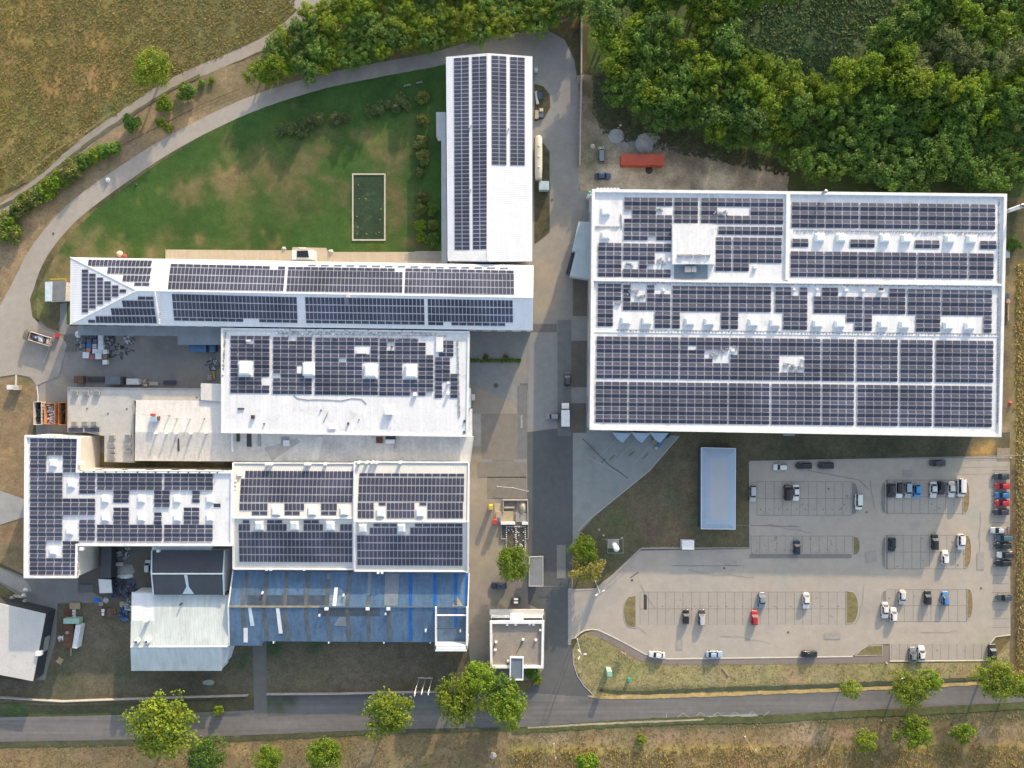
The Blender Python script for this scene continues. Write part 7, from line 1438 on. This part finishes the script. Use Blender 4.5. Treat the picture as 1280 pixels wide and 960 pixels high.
for i, (x, cf) in enumerate(((524, (.70, .70, .69)), (532.3, (.66, .60, .60)), (540.3, (.45, .60, .56)))):
    c = W(x, 847.3); t = thing('flagpole', ('left flagpole with the widest hanging white flag', 'middle flagpole with a folded pinkish white flag', 'right flagpole with a green-white flag tipped blue')[i], 'flagpole', c, 0); mb = MB(); mb.tube([(0, 0, .1), (0, 0, 10)], [.07, .045], 8); mb.build('pole', M['white_paint'], t, local=True)
    mb = MB(); n = 9; w = (1.0, .6, .7)[i]
    for k in range(n - 1):
        y0, y1 = k * w / n, (k + 1) * w / n; d0, d1 = .16 * math.sin(k * 1.7), .16 * math.sin((k + 1) * 1.7)
        for za, zb in ((7.0, 8.4), (8.4, 9.8)): mb.quad((-.05 + d0, -y0 - .05, za + y0 * .5), (-.05 + d1, -y1 - .05, za + y1 * .5), (-.05 + d1, -y1 - .05, zb), (-.05 + d0, -y0 - .05, zb))
    mb.build('flag', mat('flag_cloth', cf, .8, trans=.3), t, local=True)
    if i == 2: mb = MB(); mb.quad((-.1, -.1, 6.6), (.15, -.6, 6.7), (.15, -.55, 7.2), (-.1, -.08, 7.1)); mb.build('flag_tip', mat('blue_cloth', (.06, .07, .25), .8), t, local=True)
c = Vector((136.4, 47.6, 0)); t = thing('steel_chimney', 'tall white steel chimney at the top right wall of the largest hall', 'chimney', c, 0); mb = MB(); mb.tube([(0, 0, 0), (0, 0, 14)], .55, 16); mb.build('pipe', M['white_paint'], t, local=True); mb = MB(); mb.tube([(0, 0, 13.95), (0, 0, 14.35)], [.62, .62], 16); mb.build('cap', M['metal'], t, local=True); mb = MB(); mb.tube([(0, 0, 14.36), (0, 0, 14.4)], .38, 12); mb.build('mouth', M['dark_metal'], t, local=True); mb = MB(); mb.bar((-2.6, 0, 9.6), (0, 0, 9.6), .5); mb.build('bracket', M['metal'], t, local=True)
c = W(737, 243, 5); t = thing('signal_tank', 'upright white and green gas tank at the top left corner of the largest hall', 'tank', (c.x, c.y, .02)); mb = MB(); mb.tube([(0, 0, 0), (0, 0, 5.0)], .5, 14); mb.build('tank', M['white_paint'], t, local=True); mb = MB(); mb.tube([(0, .5, 4.9), (0, .5, 5.3)], .45, 14); mb.build('green_cap', mat('green_plastic', (.05, .36, .19), .5), t, local=True)
c = W(761, 677); t = thing('gas_tank', 'white upright gas tank in a fenced frame on the rough grass', 'tank', (c.x + 1.3, c.y - .6, .02)); mb = MB(); mb.tube([(0, 0, .3), (0, 0, .7), (0, 0, 6.2), (0, 0, 6.7)], [.4, .8, .8, .35], 16); mb.build('vessel', M['white_paint'], t, local=True); mb = MB(); mb.box(-1.6, -1.3, 0, 1.6, 1.3, .15); mb.build('slab', M['concrete'], t, local=True)
for x, y in ((-.7, -.7), (.7, -.7), (0, .8)): mb = MB(); mb.bar((x, y, .15), (x * .6, y * .6, 1.0), .12); mb.build('leg', M['metal'], t, local=True)
post_line('tank_fence', 'light metal fence round the white gas tank', 'fence', [(753, 673), (778, 673), (778, 690), (759, 690), (758, 674)], 1.7, M['metal'], rails=(.5, 1.0), w=.06)
for i, (x, y) in enumerate(((754.5, 669.5), (777.5, 672.5), (749, 662.5))): heap(x, y, .35, .4, M['concrete'], ('small post stone left of the tank fence', 'small post stone right of the tank fence', 'lone white marker stone above the tank fence')[i], 'marker_stone', 'stone')
# ---- excavation and bicycle shelter by the lane
pit = thing('work_compound', 'sandy walled work compound with pale slabs on the left of the asphalt lane', 'compound', W(640, 640)); mb = MB()
for a, b in (((628, 625), (659.5, 625)), ((659.5, 625), (660, 656)), ((629, 625), (629, 640))): mb.bar(W(*a, .4) , W(*b, .4), .25, .8)
mb.build('low_wall', M['concrete'], pit); sand = mat('yellow_sand', (.40, .33, .22), .95, [(.8, .12), (4, .1)])
upbox(pit, 'slab', rect(620, 639.5, 641.5, 652.5), .03, .5, sand); upbox(pit, 'slab', rect(618, 629.5, 628, 652), .03, .2, mat('pale_sandy_slab', (.42, .36, .25), .9, [(1, .1)])); upbox(pit, 'slab', rect(644.5, 641.5, 659, 652.5), .03, .45, mat('grey_slab', (.28, .27, .245), .9, [(1, .1)])); upbox(pit, 'trench', rect(629, 626.5, 646, 639), .03, .10, mat('trench_soil', (.17, .15, .115), .95, [(1.5, .25)])); upbox(pit, 'board', rect(626, 652.8, 644, 655.8), .3, 1.1, M['white_paint']); upbox(pit, 'board', rect(652.5, 652.8, 659.8, 656), .3, 1.0, M['white_paint']); upbox(pit, 'beam', rect(630, 633.5, 643, 635.5), .1, .5, M['concrete'])
heap(653.5, 635, 1.5, 1.1, mat('pale_sand_heap', (.38, .345, .28), .95, [(2, .15)]), 'pale sand heap inside the work compound', 'sand_heap', 'sand heap', .7)
bs = thing('rebar_field', 'dark formwork field dotted with white caps, above the round tree', 'formwork', W(643, 672)); upbox(bs, 'base', [(627, 657), (659.5, 657), (659.5, 673), (656, 673), (656, 690), (633.5, 690), (633.5, 673), (627, 673)], .03, .25, mat('dark_formwork', (.085, .078, .07), .9, [(1, .2), (5, .15)]))
mb = MB()
for x in (633, 645, 656.5):
    for k in range(13): p = W(x, 658.5 + k * 2.5, .6); mb.box(p.x - .13, p.y - .13, .25, p.x + .13, p.y + .13, .55)
for y in (658.5,):
    for k in range(11): p = W(635 + k * 2.1, y, .6); mb.box(p.x - .12, p.y - .12, .25, p.x + .12, p.y + .12, .55)
rn = random.Random(2)
for k in range(24): p = W(rn.uniform(635, 655), rn.uniform(661, 688), .5); mb.box(p.x - .12, p.y - .12, .25, p.x + .12, p.y + .12, .5)
mb.build('white_caps', M['white_paint'], bs); mb = MB()
for a, b in (((626.5, 656.5), (626.5, 673.5)), ((626.5, 673.5), (633, 673.5)), ((633, 673.5), (633, 690)), ((660, 657), (660, 673.5)), ((660, 673.5), (656, 673.5)), ((656, 673.5), (656, 690))): mb.bar(W(*a, .3), W(*b, .3), .15, .5)
mb.build('edge_board', M['concrete'], bs)
for x, y, col, lab, hh in ((613.5, 634.5, (.45, .38, .05), 'tall yellow cabinet casting a long shadow beside the compound', 2.9), (619, 652.5, (.42, .05, .04), 'tall red cabinet casting a long shadow beside the compound', 2.6), (623.5, 649.5, (.10, .14, .26), 'narrow blue-white cabinet right of the red one', 2.3)):
    c = W(x, y, hh); t = thing('tool_cabinet', lab, 'cabinet', (c.x, c.y, .02)); m = mat('cabinet_paint', col, .5, [(2, .12)]); w = .55 if 'narrow' not in lab else .35
    mb = MB(); mb.box(-w, -.5, .1, w, .5, hh - .08); mb.build('body', m, t, local=True); mb = MB(); mb.box(-w - .05, -.55, hh - .08, w + .05, .55, hh); mb.build('roof', m, t, local=True); mb = MB(); mb.box(-w + .05, .5, .2, w - .05, .54, hh - .2); mb.build('door', m, t, local=True)
post_line('chain_barrier', 'white-posted low barrier across the yard above the compound', 'barrier', [(621.5, 607.5), (641.5, 609), (660, 613.5)], 1.0, M['white_paint'], w=.12, step=4.6); post_line('lane_barrier', 'thin closed gate bar across the lane beside the grey shelter', 'gate', [(679.5, 731.5), (703, 731.5)], 1.0, M['metal'], w=.08, step=6)
c = W(645, 751, 1.0); t = thing('utility_cart', 'dark cart with two white lids above the gatehouse', 'cart', (c.x, c.y, .03)); mb = MB(); mb.box(-1.2, -.9, .2, 1.2, .9, .9, .1); mb.build('body', M['dark_metal'], t, local=True)  # dark utility cart, its white lids follow
for y in (-.5, .45): mb = MB(); mb.box(-.6, y - .25, .902, .6, y + .25, .98); mb.build('lid', M['white_paint'], t, local=True)
for i, (x, y) in enumerate(((591.5, 496.5),)): container(x, y, 1.0, 1.7, 1.3, 0, (.55, .48, .44), 'small pale cabinet right of the pale blue wall canopy', 'metal_cabinet', 'cabinet', doors=False)
# green utility boxes on the entrance grass
container(762, 842.5, 1.3, 1.3, 3.6, 0, (.26, .44, .36), 'pale green transformer kiosk on the entrance grass', 'transformer_kiosk', 'kiosk'); container(786.5, 850, .8, .8, .9, 0, (.03, .33, .20), 'small bright green box right of the transformer kiosk', 'utility_box', 'box', doors=False)
c = W(779.5, 816.5, 1.6); t = thing('entrance_sign', 'small sign frame on two posts at the footpath bend', 'sign', (c.x, c.y, .02), math.radians(-28)); mb = MB(); mb.box(-.9, -.06, .9, .9, .06, 2.0); mb.build('panel', mat('reddish_sign', (.25, .14, .13), .6), t, local=True)
for s in (-1, 1): mb = MB(); mb.box(s * .8 - .05, -.05, 0, s * .8 + .05, .05, .9); mb.build('post', M['metal'], t, local=True)
mb = MB(); p1, p2 = W(903, 835), W(911, 845); o = stack(907, 840, 3.0, .35, 2, -52, M['wood'], 'fallen pale plank on the dry verge', 'plank', 'plank', .2)
# pallets beside the dock shelters
stack(820, 551.5, 1.5, 1.5, 6, 45, M['wood'], 'tan pallet beside the dock shelters', 'wooden_pallet', 'pallet', .9); container(824.5, 555, 1.4, 1.1, 1.0, 45, (.05, .17, .30), 'blue crate beside the tan pallet at the docks', 'plastic_crate', 'crate', doors=False); container(829, 548, 1.6, .9, 1.1, 45, (.07, .05, .12), 'dark violet crate by the docks', 'plastic_crate', 'crate', doors=False); container(834.5, 543.5, 1.4, 1.2, 1.4, 45, (.02, .022, .035), 'black bin by the docks under the eave', 'waste_bin', 'bin', doors=False); stack(820.5, 560, .9, .8, 3, 45, mat('white_pallet', (.45, .45, .35), .8), 'small pale pallet at the apron edge', 'wooden_pallet', 'pallet', .4)
# cages beside the right edge column
cg = thing('wire_cage', 'row of wire cages behind the silver saloon', 'cage', W(1262, 663)); mb = MB()
for k in range(4):
    x0, x1 = 1256 + k * 3.6, 1259.2 + k * 3.6
    P = [W(x0, 659.5, 1), W(x1, 659.5, 1), W(x1, 667, 1), W(x0, 667, 1)]
    for i in range(4): 
        mb.bar(P[i], P[(i + 1) % 4], .07); mb.bar(Vector((P[i].x, P[i].y, .02)), P[i], .07)
    mb.bar(P[0], P[2], .05); mb.bar(P[1], P[3], .05)
mb.build('mesh_frame', M['rust'], cg)
container(1260, 317, 1.0, 2.3, .8, 0, (.50, .52, .56), 'white box against the right wall of the largest hall', 'metal_cabinet', 'cabinet', doors=False); container(1258.5, 370, 1.4, 1.2, 1.0, 0, (.05, .08, .14), 'dark blue crate by the right wall of the largest hall', 'plastic_crate', 'crate', doors=False); container(1260.5, 376.5, 1.0, .9, .9, 0, (.45, .28, .20), 'small orange-tan box below the dark blue crate', 'small_box', 'box', doors=False); stack(1260.5, 390, 5.0, .5, 3, 90, M['wood'], 'long plank stack along the right wall of the largest hall', 'board_stack', 'board stack', .4); heap(1263.3, 504, .55, .8, mat('red_drum', (.50, .06, .05), .5), 'red sack on the lane right of the largest hall', 'waste_bag', 'bag'); stack(986, 543.5, 3.4, .6, 3, 0, M['metal'], 'pale board on the shaded grass below the largest hall', 'board_stack', 'board stack', .3)
# ---- walls and fences
post_line('concrete_wall', 'long grey boundary wall right of the yard loop', 'wall', [(726.5, 22), (726, 100), (724, 208)], 2.0, M['concrete'], infill=.35, w=.4, step=6, rails=(1.0,)); post_line('fence', 'pale fence from the wall corner along the tree belt', 'fence', [(652, 42), (690, 33), (726, 21)], 1.8, M['concrete'], rails=(.5, 1.0), w=.14); post_line('fence', 'thin fence on the kerb between car park and hall lawn', 'fence', [(936, 576), (1060, 573.5), (1180, 571), (1262, 569), (1275, 568.5)], 1.5, M['metal'], rails=(.3, .65, 1.0), w=.06); post_line('fence', 'pale fence between rough grass and the lower car park lane', 'fence', [(746, 733), (766, 718), (802, 684), (853, 683.5)], 1.2, M['concrete'], rails=(.5, 1.0), w=.1); post_line('fence', 'short pale fence from the utility cabinet to the bays', 'fence', [(868, 684), (936, 684)], 1.2, M['concrete'], rails=(.5, 1.0), w=.1)
post_line('boundary_wall', 'low pale boundary wall along the main road at the left', 'wall', [(-20, 869), (40, 873), (80, 875.5), (160, 872.5), (240, 870), (310, 868)], 1.0, M['concrete'], infill=.22, w=.3, step=5); post_line('boundary_wall', 'low pale boundary wall from the factory path to the flagpoles', 'wall', [(335, 866.5), (420, 866), (480, 864.5), (548, 863.5)], 1.0, M['concrete'], infill=.22, w=.3, step=5); post_line('fence', 'fence between the dirt strip and tall yellow grass at the right', 'fence', [(1270, 575), (1271, 700), (1274, 820)], 1.6, M['dark_metal'], rails=(.5, 1.0), w=.07, step=3); post_line('field_fence', 'thin dark field fence along the top of the meadow bank', 'fence', [(20, 232), (70, 190), (110, 165), (140, 143)], 1.1, M['wood'], rails=(.5, .95), w=.09, step=3)
post_line('bank_fence', 'low dark edging along the bank above the bare soil', 'fence', [(155, 181), (185, 166), (220, 148), (255, 130), (300, 112)], .6, M['rust'], rails=(.5, 1.0), w=.09, step=2); post_line('hut_fence', 'yellow railing behind the guard hut', 'fence', [(66, 349.5), (84.5, 349), (85, 372)], 1.2, mat('yellow_paint', (.42, .34, .03), .6), w=.14, rails=(.5, 1.0))
heap(134, 224.5, .75, .9, M['white_paint'], 'white drum on the bank beside the service road', 'white_drum', 'drum'); heap(170, 231, .4, .5, M['dark_metal'], 'small dark stump at the lawn edge by the service road', 'tree_stump', 'stump'); heap(260, 853.5, 1.2, .5, mat('pale_green_cover', (.25, .29, .25), .8), 'pale green manhole mound below the white shed', 'manhole_mound', 'mound', 1.4); heap(616.5, 945, 1.0, .4, M['concrete'], 'grey mound on the verge below the gatehouse clump', 'soil_mound', 'mound')
# ================================================================== CAMERA, SUN, SKY
cd = bpy.data.cameras.new('camera'); co = bpy.data.objects.new('camera', cd); COL.objects.link(co)
co.location = CAM; co.rotation_euler = (0, 0, 0); cd.sensor_fit = 'HORIZONTAL'; cd.sensor_width = 36; cd.lens = 36 * H / (1280 * S); cd.clip_start = 1; cd.clip_end = 5000
SC.camera = co
EL, AZ = math.radians(14.0), math.radians(20.5)     # sun up to the right of the picture's top
sd = Vector((math.sin(AZ) * math.cos(EL), math.cos(AZ) * math.cos(EL), math.sin(EL)))
sl = bpy.data.lights.new('sun', 'SUN'); so = bpy.data.objects.new('sun', sl); COL.objects.link(so)
so.rotation_euler = sd.to_track_quat('Z', 'Y').to_euler(); so.location = (0, 0, 150)
sl.energy = 2.7; sl.angle = math.radians(.55); sl.color = (1.0, .775, .51)
w = bpy.data.worlds.new('World'); SC.world = w; w.use_nodes = True; nt = w.node_tree; nt.nodes.clear()
sk = nt.nodes.new('ShaderNodeTexSky'); sk.sky_type = 'NISHITA'; sk.sun_disc = False; sk.sun_elevation = EL; sk.sun_rotation = AZ; sk.altitude = 200; sk.air_density = 1.0; sk.dust_density = 2.0; sk.ozone_density = 1.0
bg = nt.nodes.new('ShaderNodeBackground'); bg.inputs[1].default_value = .15; ow = nt.nodes.new('ShaderNodeOutputWorld'); hs = nt.nodes.new('ShaderNodeHueSaturation'); hs.inputs['Saturation'].default_value = .64; hs.inputs['Value'].default_value = 1.05; nt.links.new(sk.outputs[0], hs.inputs['Color']); nt.links.new(hs.outputs[0], bg.inputs[0]); nt.links.new(bg.outputs[0], ow.inputs[0])
vs_ = SC.view_settings; SC.display_settings.display_device = 'sRGB'; vs_.view_transform = 'Standard'; vs_.look = 'None'; vs_.gamma = 1; vs_.use_curve_mapping = False; vs_.exposure = 1.35
SC.render.engine = 'CYCLES'; SC.cycles.max_bounces = 6; SC.cycles.use_denoising = True
bpy.context.view_layer.update()
